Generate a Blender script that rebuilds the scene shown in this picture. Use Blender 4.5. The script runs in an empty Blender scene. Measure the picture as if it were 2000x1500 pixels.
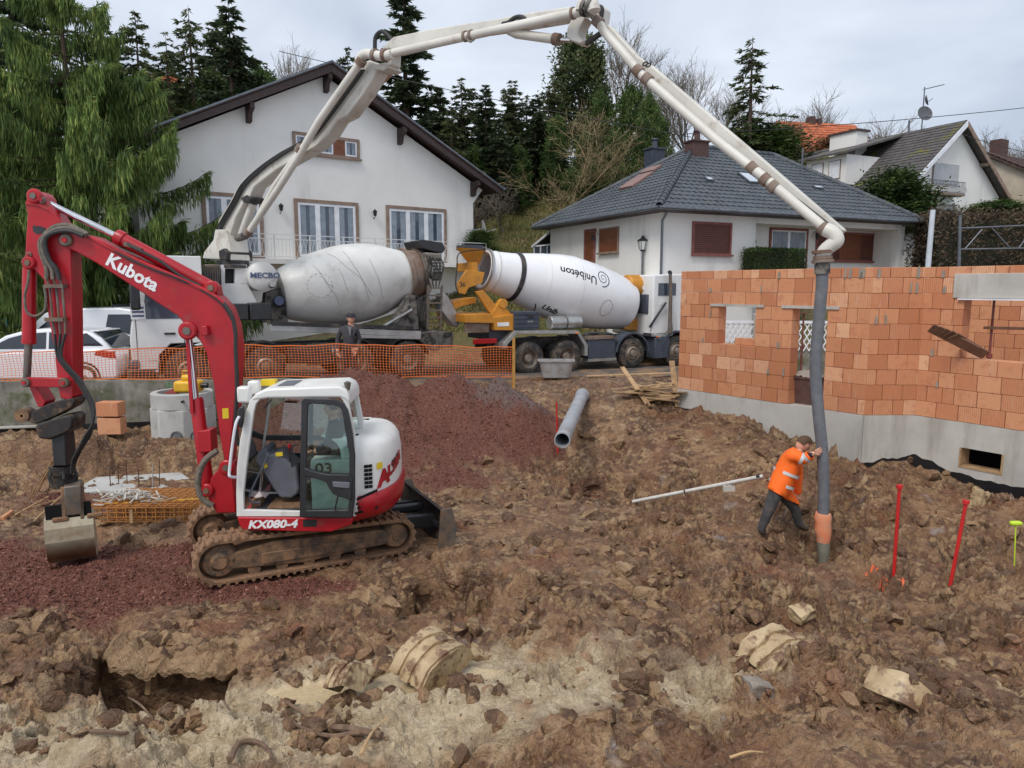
import bpy, bmesh, math, random
import numpy as np
from mathutils import Vector, Matrix, noise as mnoise
R = math.radians
rnd = random.Random(7)
scene = bpy.context.scene
COL = scene.collection
# ---------------------------------------------------------------- camera
FPX, CX, CY, CAMZ = 1400.0, 1000.0, 750.0, 4.0
PITCH = math.atan(190/1400)
cam_d = bpy.data.cameras.new('camera'); cam = bpy.data.objects.new('camera', cam_d); COL.objects.link(cam)
cam.location = (0, 0, CAMZ); cam.rotation_euler = (math.pi/2 - PITCH, 0, 0)
cam_d.sensor_width = 36; cam_d.lens = 36*FPX/2000; cam_d.clip_start = .1; cam_d.clip_end = 3000
scene.camera = cam
# ---------------------------------------------------------------- sky, sun, exposure
SUN_EL, SUN_AZ = R(54), R(212)          # azimuth clockwise from +Y (behind the camera, a bit left)
w = bpy.data.worlds.new('World'); scene.world = w; w.use_nodes = True
nt = w.node_tree; nt.nodes.clear()
def wn(t, **k):
    n = nt.nodes.new(t)
    for a, b in k.items(): setattr(n, a, b)
    return n
out = wn('ShaderNodeOutputWorld'); bg = wn('ShaderNodeBackground'); bg.inputs[1].default_value = .1
sky = wn('ShaderNodeTexSky', sky_type='NISHITA', sun_disc=False, sun_elevation=SUN_EL, sun_rotation=SUN_AZ)
sky.air_density = 1.0; sky.dust_density = 2.0
tc = wn('ShaderNodeTexCoord'); mp = wn('ShaderNodeMapping'); mp.inputs['Scale'].default_value = (1.0, 1.0, 3.2)
nz = wn('ShaderNodeTexNoise'); nz.inputs['Scale'].default_value = 2.3; nz.inputs['Detail'].default_value = 5; nz.inputs['Roughness'].default_value = .5; nz.inputs['Distortion'].default_value = .4
rp = wn('ShaderNodeValToRGB'); rp.color_ramp.elements[0].position = .33; rp.color_ramp.elements[1].position = .68
rp.color_ramp.elements[0].color = (4.0, 4.5, 5.4, 1); rp.color_ramp.elements[1].color = (7.0, 7.4, 8.1, 1)
mx = wn('ShaderNodeMixRGB'); mx.inputs[0].default_value = .86
nt.links.new(tc.outputs['Generated'], mp.inputs[0]); nt.links.new(mp.outputs[0], nz.inputs['Vector']); nt.links.new(nz.outputs[0], rp.inputs[0])
nt.links.new(sky.outputs[0], mx.inputs[1]); nt.links.new(rp.outputs[0], mx.inputs[2]); nt.links.new(mx.outputs[0], bg.inputs[0]); nt.links.new(bg.outputs[0], out.inputs[0])
sd = bpy.data.lights.new('sun', 'SUN'); sd.energy = 1.5; sd.angle = R(22); sd.color = (1, .95, .89)
so = bpy.data.objects.new('sun', sd); COL.objects.link(so)
dv = Vector((math.sin(SUN_AZ)*math.cos(SUN_EL), math.cos(SUN_AZ)*math.cos(SUN_EL), math.sin(SUN_EL)))
so.rotation_euler = (-dv).to_track_quat('-Z', 'Y').to_euler()
vs = scene.view_settings; vs.view_transform = 'Standard'; vs.look = 'None'; vs.gamma = 1; vs.use_curve_mapping = False; vs.exposure = .48
# ---------------------------------------------------------------- pixel -> place
SP, CP = math.sin(PITCH), math.cos(PITCH)
def ray(px, py):
    a = (px-CX)/FPX; b = (CY-py)/FPX
    return a, CP + b*SP, -SP + b*CP
def atY(px, py, Y):
    a, b, c = ray(px, py); t = Y/b; return Vector((a*t, Y, CAMZ + c*t))
def atZ(px, py, Z):
    a, b, c = ray(px, py); t = (Z-CAMZ)/c; return Vector((a*t, b*t, Z))
class Plane:
    """vertical plane through (ox,oy); s runs along angle th, off along its normal (away from camera)"""
    def __init__(s, ox, oy, deg, z0=0.0):
        s.o = (ox, oy); s.th = R(deg); s.c = math.cos(s.th); s.s = math.sin(s.th); s.z0 = z0
    def sz(s, px, py, off=0.0):
        a, b, c = ray(px, py)
        ox = s.o[0] - s.s*off; oy = s.o[1] + s.c*off
        # t*(a,b) = o + S*(c,s)
        t = (ox*s.s - oy*s.c)/(a*s.s - b*s.c)
        S = (t*a-ox)*s.c + (t*b-oy)*s.s
        return S, CAMZ + c*t - s.z0
    def w(s, S, off, z):
        return Vector((s.o[0] + S*s.c - off*s.s, s.o[1] + S*s.s + off*s.c, z + s.z0))
    def at(s, px, py, off=0.0):
        S, z = s.sz(px, py, off); return s.w(S, off, z)
    def poly(s, pts, off=0.0): return [s.sz(x, y, off) for x, y in pts]
# ---------------------------------------------------------------- materials
MATS = {}
def srgb(r, g, b):
    f = lambda c: (c/255/12.92 if c/255 <= .04045 else ((c/255+.055)/1.055)**2.4)
    return (f(r), f(g), f(b))
class NT:
    def __init__(s, name):
        m = bpy.data.materials.new(name); m.use_nodes = True; s.m = m; s.t = m.node_tree; s.t.nodes.clear()
        s.out = s.n('ShaderNodeOutputMaterial'); s.p = s.n('ShaderNodeBsdfPrincipled'); s.l(s.p, 0, s.out, 0)
        MATS[name] = m
    def n(s, t, **k):
        n = s.t.nodes.new(t)
        for a, b in k.items():
            if a.startswith('i_'):
                n.inputs[a[2:].replace('_', ' ')].default_value = b
            else: setattr(n, a, b)
        return n
    def l(s, a, ao, b, bi): s.t.links.new(a.outputs[ao], b.inputs[bi])
    def noise(s, scale, detail=4, rough=.55, vec=None, dist=0):
        n = s.n('ShaderNodeTexNoise'); n.inputs['Scale'].default_value = scale; n.inputs['Detail'].default_value = detail; n.inputs['Roughness'].default_value = rough; n.inputs['Distortion'].default_value = dist
        if vec: s.t.links.new(vec, n.inputs['Vector'])
        return n
    def ramp(s, src, a, b, ca=(0, 0, 0), cb=(1, 1, 1)):
        r = s.n('ShaderNodeValToRGB'); e = r.color_ramp.elements
        e[0].position = a; e[1].position = b; e[0].color = (*ca, 1); e[1].color = (*cb, 1)
        s.t.links.new(src, r.inputs[0]); return r.outputs[0]
    def mix(s, fac, a, b, mode='MIX'):
        m = s.n('ShaderNodeMixRGB', blend_type=mode)
        for i, x in ((0, fac), (1, a), (2, b)):
            if isinstance(x, (int, float)): m.inputs[i].default_value = x
            elif isinstance(x, tuple): m.inputs[i].default_value = (*x, 1)
            else: s.t.links.new(x, m.inputs[i])
        return m.outputs[0]
    def math(s, op, a, b=0.0):
        m = s.n('ShaderNodeMath', operation=op)
        for i, x in ((0, a), (1, b)):
            if isinstance(x, (int, float)): m.inputs[i].default_value = x
            else: s.t.links.new(x, m.inputs[i])
        return m.outputs[0]
    def attr(s, name): return s.n('ShaderNodeAttribute', attribute_name=name).outputs['Fac']
    def obj(s): return s.n('ShaderNodeTexCoord').outputs['Object']
    def geo(s): return s.n('ShaderNodeNewGeometry').outputs['Position']
    def mapv(s, vec, scale):
        m = s.n('ShaderNodeMapping'); m.inputs['Scale'].default_value = scale; s.t.links.new(vec, m.inputs[0]); return m.outputs[0]
    def bump(s, h, strength, dist=.02):
        b = s.n('ShaderNodeBump'); b.inputs['Strength'].default_value = strength; b.inputs['Distance'].default_value = dist
        s.t.links.new(h, b.inputs['Height']); s.l(b, 0, s.p, 'Normal'); return b
    def set(s, col=None, rough=None, metal=None, spec=None):
        for k, v in (('Base Color', col), ('Roughness', rough), ('Metallic', metal), ('Specular IOR Level', spec)):
            if v is None: continue
            if isinstance(v, tuple): s.p.inputs[k].default_value = (*v, 1)
            elif isinstance(v, (int, float)): s.p.inputs[k].default_value = v
            else: s.t.links.new(v, s.p.inputs[k])
def mat(name, col, col2=None, scale=3.0, rough=.5, metal=0.0, bump=0.0, bscale=40.0, dirt=None, dlo=.5, dhi=.7, dscale=4.0, streak=False, var=.0, spec=None):
    """painted / plain surface: colour variation, patches of dirt, fine relief"""
    if name in MATS: return MATS[name]
    t = NT(name); o = t.obj()
    c2 = col2 or tuple(c*.82 for c in col)
    c = t.mix(t.ramp(t.noise(scale, 5, .6, o).outputs[0], .35, .68), col, c2)
    r = rough
    if var:
        oi = t.n('ShaderNodeObjectInfo').outputs['Random']
        hs = t.n('ShaderNodeHueSaturation'); t.t.links.new(c, hs.inputs['Color'])
        t.t.links.new(t.math('ADD', t.math('MULTIPLY', oi, 2*var), 1-var), hs.inputs['Value']); c = hs.outputs[0]
    if dirt:
        dv = t.mapv(o, (1, 1, .15)) if streak else o
        f = t.ramp(t.noise(dscale, 7, .65, dv).outputs[0], dlo, dhi)
        c = t.mix(f, c, dirt); r = t.mix(f, (rough,)*3, (.85,)*3)
    t.set(c, r, metal, spec)
    if bump: t.bump(t.noise(bscale, 4, .6, o).outputs[0], bump, .01)
    return t.m
def M(name): return MATS[name]
# ---------------------------------------------------------------- mesh building
ROOT = {}
class MB:
    def __init__(s): s.v = []; s.f = []
    def add(s, vs, fs):
        k = len(s.v); s.v += [tuple(v) for v in vs]; s.f += [tuple(i+k for i in f) for f in fs]; return s
    def bx(s, x0, x1, y0, y1, z0, z1, mtx=None):
        vs = [Vector((x, y, z)) for x in (x0, x1) for y in (y0, y1) for z in (z0, z1)]
        if mtx is not None: vs = [mtx @ v for v in vs]
        return s.add(vs, [(0, 1, 3, 2), (4, 6, 7, 5), (0, 4, 5, 1), (2, 3, 7, 6), (0, 2, 6, 4), (1, 5, 7, 3)])
    def beam(s, a, b, wd, ht, up=(0, 0, 1)):
        a = Vector(a); b = Vector(b); d = b-a; L = d.length; x = d/L; y = Vector(up).cross(x)
        if y.length < 1e-4: y = Vector((0, 1, 0)).cross(x)
        y.normalize(); z = x.cross(y)
        m = Matrix((( x.x, y.x, z.x, a.x), (x.y, y.y, z.y, a.y), (x.z, y.z, z.z, a.z), (0, 0, 0, 1)))
        return s.bx(0, L, -wd/2, wd/2, -ht/2, ht/2, m)
    def prism(s, pts, y0, y1):
        """polygon [(s,z)...] in the x-z plane, extruded along y"""
        n = len(pts)
        vs = [(p[0], y0, p[1]) for p in pts] + [(p[0], y1, p[1]) for p in pts]
        return s.add(vs, [tuple(range(n)), tuple(range(2*n-1, n-1, -1))] + [(i, i+n, (i+1) % n + n, (i+1) % n) for i in range(n)])
    def slab(s, pts, vec):
        """polygon of 3-D points extruded by a vector"""
        n = len(pts); vec = Vector(vec); pts = [Vector(p) for p in pts]
        return s.add(pts + [p+vec for p in pts], [tuple(range(n)), tuple(range(2*n-1, n-1, -1))] + [(i, i+n, (i+1) % n + n, (i+1) % n) for i in range(n)])
    def tube(s, path, r, n=8, caps=True):
        P = [Vector(p) for p in path]; m = len(P)
        if m < 2: return s
        rs = r if isinstance(r, (list, tuple)) else [r]*m
        k = len(s.v); prev = None
        for i in range(m):
            t = (P[min(i+1, m-1)] - P[max(i-1, 0)])
            t = t.normalized() if t.length > 1e-9 else Vector((0, 0, 1))
            if prev is None:
                u = t.orthogonal().normalized()
            else:
                u = prev - t*prev.dot(t); u = u.normalized() if u.length > 1e-6 else t.orthogonal().normalized()
            prev = u; q = t.cross(u)
            for j in range(n):
                a = 2*math.pi*j/n
                s.v.append(tuple(P[i] + (u*math.cos(a) + q*math.sin(a))*rs[i]))
        for i in range(m-1):
            for j in range(n):
                a = k+i*n+j; b = k+i*n+(j+1) % n
                s.f.append((a, b, b+n, a+n))
        if caps:
            s.f.append(tuple(k+j for j in range(n-1, -1, -1))); s.f.append(tuple(k+(m-1)*n+j for j in range(n)))
        return s
    def lathe(s, prof, o, axis, n=24, a0=0.0, a1=2*math.pi):
        """profile [(t,r)] turned about axis through o"""
        o = Vector(o); ax = Vector(axis).normalized(); u = ax.orthogonal().normalized()
        if abs(ax.z) < .99: u = (Vector((0, 0, 1)) - ax*ax.z).normalized()
        q = ax.cross(u); k = len(s.v); full = abs(a1-a0-2*math.pi) < 1e-6; cols = n if full else n+1
        for t, r in prof:
            for j in range(cols):
                a = a0 + (a1-a0)*j/n
                s.v.append(tuple(o + ax*t + (u*math.cos(a) + q*math.sin(a))*max(r, 1e-4)))
        for i in range(len(prof)-1):
            for j in range(n):
                a = k+i*cols+j; b = k+i*cols+(j+1) % cols
                s.f.append((a, b, b+cols, a+cols))
        return s
    def build(s, name, m, parent=None, bevel=0.0, smooth=35, recalc=True, seg=2, off=None):
        me = bpy.data.meshes.new(name)
        vs = s.v
        if off is not None: vs = [(v[0]-off[0], v[1]-off[1], v[2]-off[2]) for v in vs]
        me.from_pydata(vs, [], s.f); me.validate(verbose=False)
        if recalc and len(s.v) < 60000:
            b = bmesh.new(); b.from_mesh(me); bmesh.ops.remove_doubles(b, verts=b.verts, dist=1e-5); bmesh.ops.recalc_face_normals(b, faces=b.faces); b.to_mesh(me); b.free()
        if smooth:
            me.polygons.foreach_set('use_smooth', [True]*len(me.polygons)); me.set_sharp_from_angle(angle=R(smooth))
        me.materials.append(MATS[m] if isinstance(m, str) else m)
        o = bpy.data.objects.new(name, me); COL.objects.link(o)
        if parent is not None: o.parent = parent
        if bevel:
            bv = o.modifiers.new('bevel', 'BEVEL'); bv.width = bevel; bv.segments = seg; bv.limit_method = 'ANGLE'; bv.angle_limit = R(40); bv.harden_normals = False
        return o
def tag(o, label=None, cat=None, group=None, kind=None):
    for k, v in (('label', label), ('category', cat), ('group', group), ('kind', kind)):
        if v: o[k] = v
    return o
def thing(name, label, cat, loc=(0, 0, 0), rz=0.0, group=None):
    o = bpy.data.objects.new(name, None); COL.objects.link(o); o.location = loc; o.rotation_euler = (0, 0, rz); o.empty_display_size = .2
    return tag(o, label, cat, group)
def pthing(name, label, cat, pl, group=None):
    """a thing whose local frame is a traced plane (x along it, y away from the camera, z up from z0)"""
    return thing(name, label, cat, (pl.o[0], pl.o[1], pl.z0), pl.th, group)
def part(mb, name, m, parent, **k): return mb.build(name, m, parent, **k)
def dup(o, parent=None):
    c = o.copy(); COL.objects.link(c)
    c.parent = parent
    for ch in list(o.children): dup(ch, c)
    return c
def text_mesh(body, size, depth=.004, align='CENTER', shear=0.0, spacing=1.0, bold=0.0):
    cu = bpy.data.curves.new('txt', 'FONT'); cu.body = body; cu.size = size; cu.extrude = depth; cu.align_x = align; cu.align_y = 'CENTER'; cu.shear = shear; cu.space_character = spacing; cu.offset = bold; cu.resolution_u = 3
    ob = bpy.data.objects.new('txt', cu); COL.objects.link(ob)
    bpy.context.view_layer.update()
    dg = bpy.context.evaluated_depsgraph_get(); me = bpy.data.meshes.new_from_object(ob.evaluated_get(dg))
    vs = [v.co.copy() for v in me.vertices]; fs = [tuple(p.vertices) for p in me.polygons]
    bpy.data.objects.remove(ob); bpy.data.curves.remove(cu); bpy.data.meshes.remove(me)
    return vs, fs
def lettering(body, size, fn, m, parent, name='lettering', **k):
    """text laid through fn(u, v, depth) -> local point"""
    vs, fs = text_mesh(body, size, **k)
    b = MB(); b.add([fn(v.x, v.y, v.z) for v in vs], fs); return b.build(name, m, parent, smooth=0, recalc=False)
def spline(P, n=8):
    P = [Vector(p) for p in P]; out_ = []
    for i in range(len(P)-1):
        a, b_, c, d = P[max(i-1, 0)], P[i], P[i+1], P[min(i+2, len(P)-1)]
        for k in range(n):
            t_ = k/n; out_.append(.5*((2*b_) + (c-a)*t_ + (2*a-5*b_+4*c-d)*t_*t_ + (3*b_-3*c+d-a)*t_**3))
    return out_+[P[-1]]
# ---------------------------------------------------------------- noise on arrays
_rs = np.random.RandomState(3); _perm = _rs.permutation(4096); _g = _rs.rand(4096)*2*np.pi; _gx = np.cos(_g); _gy = np.sin(_g); _val = _rs.rand(4096); _val2 = _rs.rand(4096); _val3 = _rs.rand(4096)
def _h(i, j, s): return _perm[(_perm[(i + s*131) & 4095] + j) & 4095]
def pn(x, y, s=0):
    i = np.floor(x).astype(np.int64); j = np.floor(y).astype(np.int64); fx = x-i; fy = y-j
    u = fx*fx*fx*(fx*(fx*6-15)+10); v = fy*fy*fy*(fy*(fy*6-15)+10)
    def gr(a, b): k = _h(i+a, j+b, s); return _gx[k]*(fx-a) + _gy[k]*(fy-b)
    return ((gr(0, 0)*(1-u) + gr(1, 0)*u)*(1-v) + (gr(0, 1)*(1-u) + gr(1, 1)*u)*v)*1.45
def fbm(x, y, o=4, s=0, g=.5):
    t = 0; a = 1.0; f = 1.0
    for k in range(o): t = t + a*pn(x*f + 17.3*k, y*f - 9.1*k, s+k); a *= g; f *= 2.03
    return t
def worley(x, y, s=0):
    """distance to nearest cell point, and that cell's random value"""
    i = np.floor(x).astype(np.int64); j = np.floor(y).astype(np.int64)
    best = np.full(x.shape, 9.0); sec = np.full(x.shape, 9.0); val = np.zeros(x.shape)
    for a in (-1, 0, 1):
        for b in (-1, 0, 1):
            k = _h(i+a, j+b, s); d = np.hypot(i+a+_val[k]-x, j+b+_val2[k]-y)
            c = d < best; sec = np.where(c, best, np.minimum(sec, d)); val = np.where(c, _val3[k], val); best = np.where(c, d, best)
    return best, sec, val
def facet(x, y, s=0, tilt=.6):
    """broken-clay relief: every cell is a tilted plane"""
    i = np.floor(x).astype(np.int64); j = np.floor(y).astype(np.int64); best = np.full(x.shape, 9.0); sec = np.full(x.shape, 9.0); h = np.zeros(x.shape)
    for a in (-1, 0, 1):
        for b in (-1, 0, 1):
            k = _h(i+a, j+b, s); dx = x-(i+a+_val[k]); dy = y-(j+b+_val2[k]); d = np.hypot(dx, dy); c = d < best
            sec = np.where(c, best, np.minimum(sec, d)); h = np.where(c, _val3[k]-.5 + tilt*(_gx[k]*dx+_gy[k]*dy), h); best = np.where(c, d, best)
    return h, sec-best
def sstep(a, b, x): t = np.clip((x-a)/(b-a), 0, 1); return t*t*(3-2*t)
# ================================================================ GROUND
PUMP = Plane(-8.22, 18.15, 28, 1.38)      # near side of the pump truck, front axle
MIX = Plane(.575, 22.7, 28, 1.2)          # near side of the drum truck, last axle
def zroad(x): return np.clip(1.34 - .016*(np.asarray(x)+6), 1.1, 1.5)
ctl = []
def cz(px, py, z): p = atZ(px, py, z); ctl.append((p.x, p.y, z))
for q in [(-200,1500,.3),(0,1500,.28),(300,1500,.3),(700,1500,.3),(1000,1500,.3),(1300,1500,.4),(1600,1500,.5),(2000,1500,.75),(2300,1500,.8),
          (0,1390,.1),(300,1400,.12),(450,1440,.3),(620,1372,.04),(850,1345,.02),(760,1360,.05),(300,1270,.08),(1000,1400,.25),(1300,1370,.3),(1700,1400,.4),(1900,1330,.45),(2200,1300,.4),
          (-200,1250,.05),(0,1270,.08),(120,1365,.0),(300,1365,.0),(420,1360,.02),(500,1280,.16),(600,1220,.12),(1000,1230,.12),(1150,1180,.18),(1450,1240,.25),(1500,1180,.12),(1900,1200,.15),(2200,1150,.15),
          (430,1148,0),(640,1118,0),(820,1088,0),(900,1095,.02),(365,1090,0),(560,1060,0),(120,1118,-.12),(0,1100,0),(250,1100,-.03),(-200,1050,0),
          (0,1000,.02),(250,1040,0),(300,940,0),(150,940,0),(450,940,0),(0,938,0),(-200,938,0),
          (900,970,.02),(900,1040,.05),(1100,935,0),(1150,960,0),(1300,990,.05),(1200,1060,.06),(1000,1090,.05),(1350,1100,.1),
          (1490,1048,0),(1560,1034,0),(1400,1010,.02),(1450,1100,.06),(1520,1130,.05),(1700,1120,.0),(1746,1120,0),(1850,1152,0),(1985,1117,.05),(1950,1060,.12),(1800,1000,.3),(1700,985,.25),(1900,985,.36),(2100,1000,.3),
          (1690,925,.42),(1785,915,.45),(1850,940,.36),(2000,968,.22),(2200,1000,.35),(1650,930,.42),(1590,895,.55),
          (1325,805,.92),(1400,830,.9),(1460,850,.86),(1520,868,.8),(1430,890,.45),(1300,850,.7),(1240,840,.75),(1180,850,.55),(1210,890,.2),(1300,930,.12),(1120,905,.05),(1040,905,.05),(1400,960,.05),
          (1200,790,1.1),(1260,790,1.15),(1150,770,1.25),(1080,770,1.3),(1040,800,.95),(1080,840,.5)]: cz(*q)
for X in (-24, -20, -16, -13, -10, -7.5):       # terrace below the old wall
    for Y in (15.6, 17.0): ctl.append((X, Y + .12*(X+10), .66))
for X in range(-30, 32, 3):
    for Y in (21.5, 25.0):
        ctl.append((X, Y + (.25*X if X > -6 and Y < 22 else 0) if X < 8 else Y, float(zroad(X))))
for X in (0.2, 1.2, 2.5, 4.0): ctl.append((X, 19.6, 1.36))
for X, Y, Z in ((9, 12.5, .35), (10, 14, .5), (12, 15, 1.0), (9, 18, 1.2), (6, 18, 1.2), (14, 11, .4), (16, 18, 1.2), (-9, 5, .3), (9, 5, .7), (-6, 3, .4), (0, 3, .4), (6, 3, .8), (-14, 8, .1), (-20, 10, .1), (14, 7, .4), (22, 14, .8)): ctl.append((X, Y, Z))
C = np.array(ctl)
_A = np.hypot(C[:, None, 0]-C[None, :, 0], C[:, None, 1]-C[None, :, 1]); _A += np.eye(len(C))*(-.12)
_W = np.linalg.solve(np.block([[_A, np.ones((len(C), 1))], [np.ones((1, len(C))), np.zeros((1, 1))]]), np.append(C[:, 2], 0))
def base(x, y):
    z = np.full(x.shape, _W[-1])
    for k in range(len(C)): z += _W[k]*np.hypot(x-C[k, 0], y-C[k, 1])
    return z
def gauss(x, y, cx, cy, rx, ry, a=0.0):
    c, s = math.cos(a), math.sin(a); u = (x-cx)*c + (y-cy)*s; v = -(x-cx)*s + (y-cy)*c
    return np.exp(-(u/rx)**2 - (v/ry)**2)
def pit(x, y, x0, x1, y0, y1, e, wob=.12, s=0):
    wx = x + wob*fbm(x*2.1, y*2.1, 3, 40+s); wy = y + wob*fbm(x*2.1+7, y*2.1, 3, 44+s)
    return sstep(x0-e, x0+e, wx)*(1-sstep(x1-e, x1+e, wx))*sstep(y0-e, y0+e, wy)*(1-sstep(y1-e, y1+e, wy))
WALL = Plane(atY(0, 745, 16.3).x, 16.3, 13, 0)      # the old concrete wall
def heap(x, y):
    n = .22*fbm(x*.9, y*.9, 3, 60) 
    def cone(cx, cy, h, rx, ry, a=0.0):
        c, s = math.cos(a), math.sin(a); u = (x-cx)*c + (y-cy)*s; v = -(x-cx)*s + (y-cy)*c
        d = np.sqrt((u/rx)**2 + (v/ry)**2 + .012); return h*(1.06-d + .35*n)
    z = np.maximum(cone(-3.75, 17.35, 2.12, 3.6, 3.2), cone(-1.5, 17.5, 1.95, 3.1, 2.6))
    z = np.maximum(z, cone(-.3, 17.5, 1.7, 2.4, 2.1)); z = np.maximum(z, cone(-2.6, 16.0, .95, 2.4, 2.0))
    return z
def hill(x, y):
    yy = y + .12*np.abs(x)*(x > 6)
    z = np.interp(yy, [0, 26, 30, 36, 45, 60, 80, 120, 200, 500], [0, 0, .8, 3.6, 7.6, 12, 16, 19, 21, 22])
    return z*(1-.38*sstep(12, 26, x)) + sstep(28, 45, y)*(1.0*pn(x*.06, y*.06, 5))
def ground(x, y, detail=True):
    z = base(x, y); near = y < 26.5
    # terrace cut bank at the left
    bx = x + .25*fbm(x*.8, y*.8, 3, 20); bank = (1-sstep(-6.6, -5.2, x))
    wob = .16*fbm(x*1.3, y*1.3, 3, 21)
    zl = np.where(y + wob > 15.05 + .05*(x+10), .66, np.minimum(z, .06))
    zl = .06*(1-sstep(14.85, 15.2, y+wob)) + .66*sstep(14.85, 15.2, y+wob)
    m = bank*sstep(13.2, 14.4, y)*(1-sstep(16.6, 18.0, y + .1*(x+10)))
    z = z*(1-m) + (zl - .22*sstep(-11, -14, x)*0)*m
    hp = heap(x, y); z = np.where(hp > z-.25, z + .5*((hp-z) + np.sqrt((hp-z)**2 + .02)), z)
    # pits
    P1 = pit(x, y, -4.4, -2.9, 6.4, 7.36, .06, .1, 1); z = z - P1*1.6
    P2 = pit(x, y, 4.45, 5.6, 10.0, 11.75, .15, .16, 2)*sstep(9.9, 11.0, y); z = z - P2*.8
    P2b = pit(x, y, 5.5, 6.7, 11.2, 12.1, .12, .2, 3); z = z - P2b*.3
    P3 = pit(x, y, -1.45, -.15, 8.35, 9.55, .08, .18, 4); z = z - P3*(.16 + .3*sstep(8.3, 9.5, y))
    P4 = pit(x, y, 1.2, 3.2, 13.4, 14.6, .15, .3, 5); z = z - P4*.3
    P5 = pit(x, y, -1.3, -.4, 9.5, 10.2, .15, .15, 6)*0
    # road shelf and hill
    rd = sstep(18.0, 19.5, y - .26*np.clip(x+6, -20, 20))
    z = np.where(y > 26, zroad(x), z); z = z + hill(x, y)
    if not detail: return z
    # --- masks
    grav = np.clip(sstep(-.05, .25, hp - base(x, y) + .25*fbm(x*1.5, y*1.5, 3, 30)), 0, 1)
    g2 = gauss(x, y, -6.9, 10.3, 2.9, .75, -.05) + gauss(x, y, -5.2, 8.95, 2.6, .55, .06) + gauss(x, y, -7.2, 9.2, 2.2, .8) + .9*gauss(x, y, -3.2, 9.15, 1.0, .35) + .8*gauss(x, y, -8, 13.2, 1.4, .6) + .9*gauss(x, y, -1.9, 14.2, 1.6, .8)
    g2 = sstep(.22, .8, g2 + .4*fbm(x*1.3, y*1.3, 5, 31)); grav = np.maximum(grav, g2*near)
    tan = 1.15*gauss(x, y, -2.6, 5.8, 3.4, .85, .12) + gauss(x, y, -1.2, 6.9, 1.3, .6, .3) + .32*gauss(x, y, .9, 7.2, 1.0, 1.3) + .38*gauss(x, y, 2.3, 6.6, 1.2, .6)
    tan = sstep(.3, .75, tan + .3*fbm(x*1.4, y*1.4, 4, 32))
    smooth = np.clip(gauss(x, y, -3.0, 10.2, 2.6, 1.6, .35) + gauss(x, y, -6, 12.8, 3.5, 1.4) + .9*gauss(x, y, .6, 12.3, 1.8, 1.2), 0, 1)
    pud = np.maximum(sstep(.25, .5, gauss(x, y, -1.85, 6.5, .5, .2, .1) + .25*fbm(x*2, y*2, 3, 33)), sstep(.25, .5, gauss(x, y, -.72, 6.75, .6, .26, .2) + .25*fbm(x*2, y*2, 3, 34)))
    site = near*(1-rd)
    amp = np.clip(1.0 - .72*grav - .55*smooth, .15, 1)*(1-.9*pud)*(.4+.95*sstep(-.3, .45, fbm(x*.55+3, y*.55, 3, 51)))
    amp = amp*(1 + .35*sstep(0, 3, x)*(1-sstep(13, 16, y)))
    d = .16*fbm(x*.75, y*.75, 3, 1)
    wx = x + .18*fbm(x*2.3, y*2.3, 2, 70); wy = y + .18*fbm(x*2.3+5, y*2.3+3, 2, 72)
    h, e = facet(wx*1.7, wy*1.7, 2, .8); d = d + .13*(h+.3)*sstep(-.05, .45, e)
    h, e = facet(wx*3.9, wy*3.9, 3, .9); d = d + .105*(h+.35)*sstep(-.03, .42, e)
    h, e = facet(wx*8.5+.25*pn(x*9, y*9, 4), wy*8.5, 4, .9); d = d + .055*(h+.4)*sstep(0, .5, e)
    h, e = facet(x*19+.5*pn(x*20, y*20, 6), y*19+.5*pn(x*17, y*17, 7), 5, .8); d = d + .018*(h+.45)*sstep(0, .5, e)
    d = d + .07*(np.abs(pn(wx*2.6, wy*2.6, 8))-.2) + .04*np.abs(pn(x*6.3, y*6.3, 9)) + .02*pn(x*15, y*15, 10) + .008*pn(x*36, y*36, 11) - .09
    lvl = .07*fbm(x*.7+4, y*.7, 2, 12) 
    d = d*amp*site + lvl*site
    f1, f2, v = worley(x*16, y*16, 14); d = d + grav*site*(.022*v*np.sqrt(np.clip(1-f1*f1*2, 0, 1)) + .09*fbm(x*1.6, y*1.6, 5, 15) + .05*facet(wx*3, wy*3, 16, .8)[0])
    # ruts pressed by the tracks behind the machine
    z = z + d
    zp = np.where(pud > .02, .03, z); z = z*(1-pud) + np.minimum(z, .06)*pud
    grass = np.clip(sstep(26.5, 29, y), 0, 1)
    pits = np.clip(P1 + P2 + P3*.6 + P4*.3, 0, 1)
    grey = sstep(.25, .6, fbm(x*1.3+9, y*1.3, 4, 36))*(1-grav)*sstep(-2, 1, x)
    gblue = sstep(.0, .5, gauss(x, y, -.1, 17.5, 1.4, .9) + .8*gauss(x, y, -3.9, 18.2, 1.6, .45) - .35 + .2*fbm(x*3, y*3, 3, 37))
    return z, grav, tan, pud, grass, grey, gblue
def gz(x, y): return float(ground(np.array([float(x)]), np.array([float(y)]))[0][0])
def gzs(x, y): return float(ground(np.array([float(x)]), np.array([float(y)]), False)[0])
_ys = [2.6]
while _ys[-1] < 600: _ys.append(_ys[-1]*(1.0026 if 5.0 < _ys[-1] < 18.7 else (1.006 if _ys[-1] < 27 else 1.035)))
_ys = np.array(_ys); _xs = np.concatenate([np.linspace(-1.6, -.8, 60, endpoint=False), np.linspace(-.8, .8, 600), np.linspace(.8, 1.6, 60)[1:]])
GX = _ys[:, None]*_xs[None, :]; GY = np.repeat(_ys[:, None], len(_xs), 1)
res = [a.reshape(GX.shape) for a in ground(GX.ravel(), GY.ravel())]
nr, nc = GX.shape
me = bpy.data.meshes.new('ground'); me.vertices.add(nr*nc)
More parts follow.
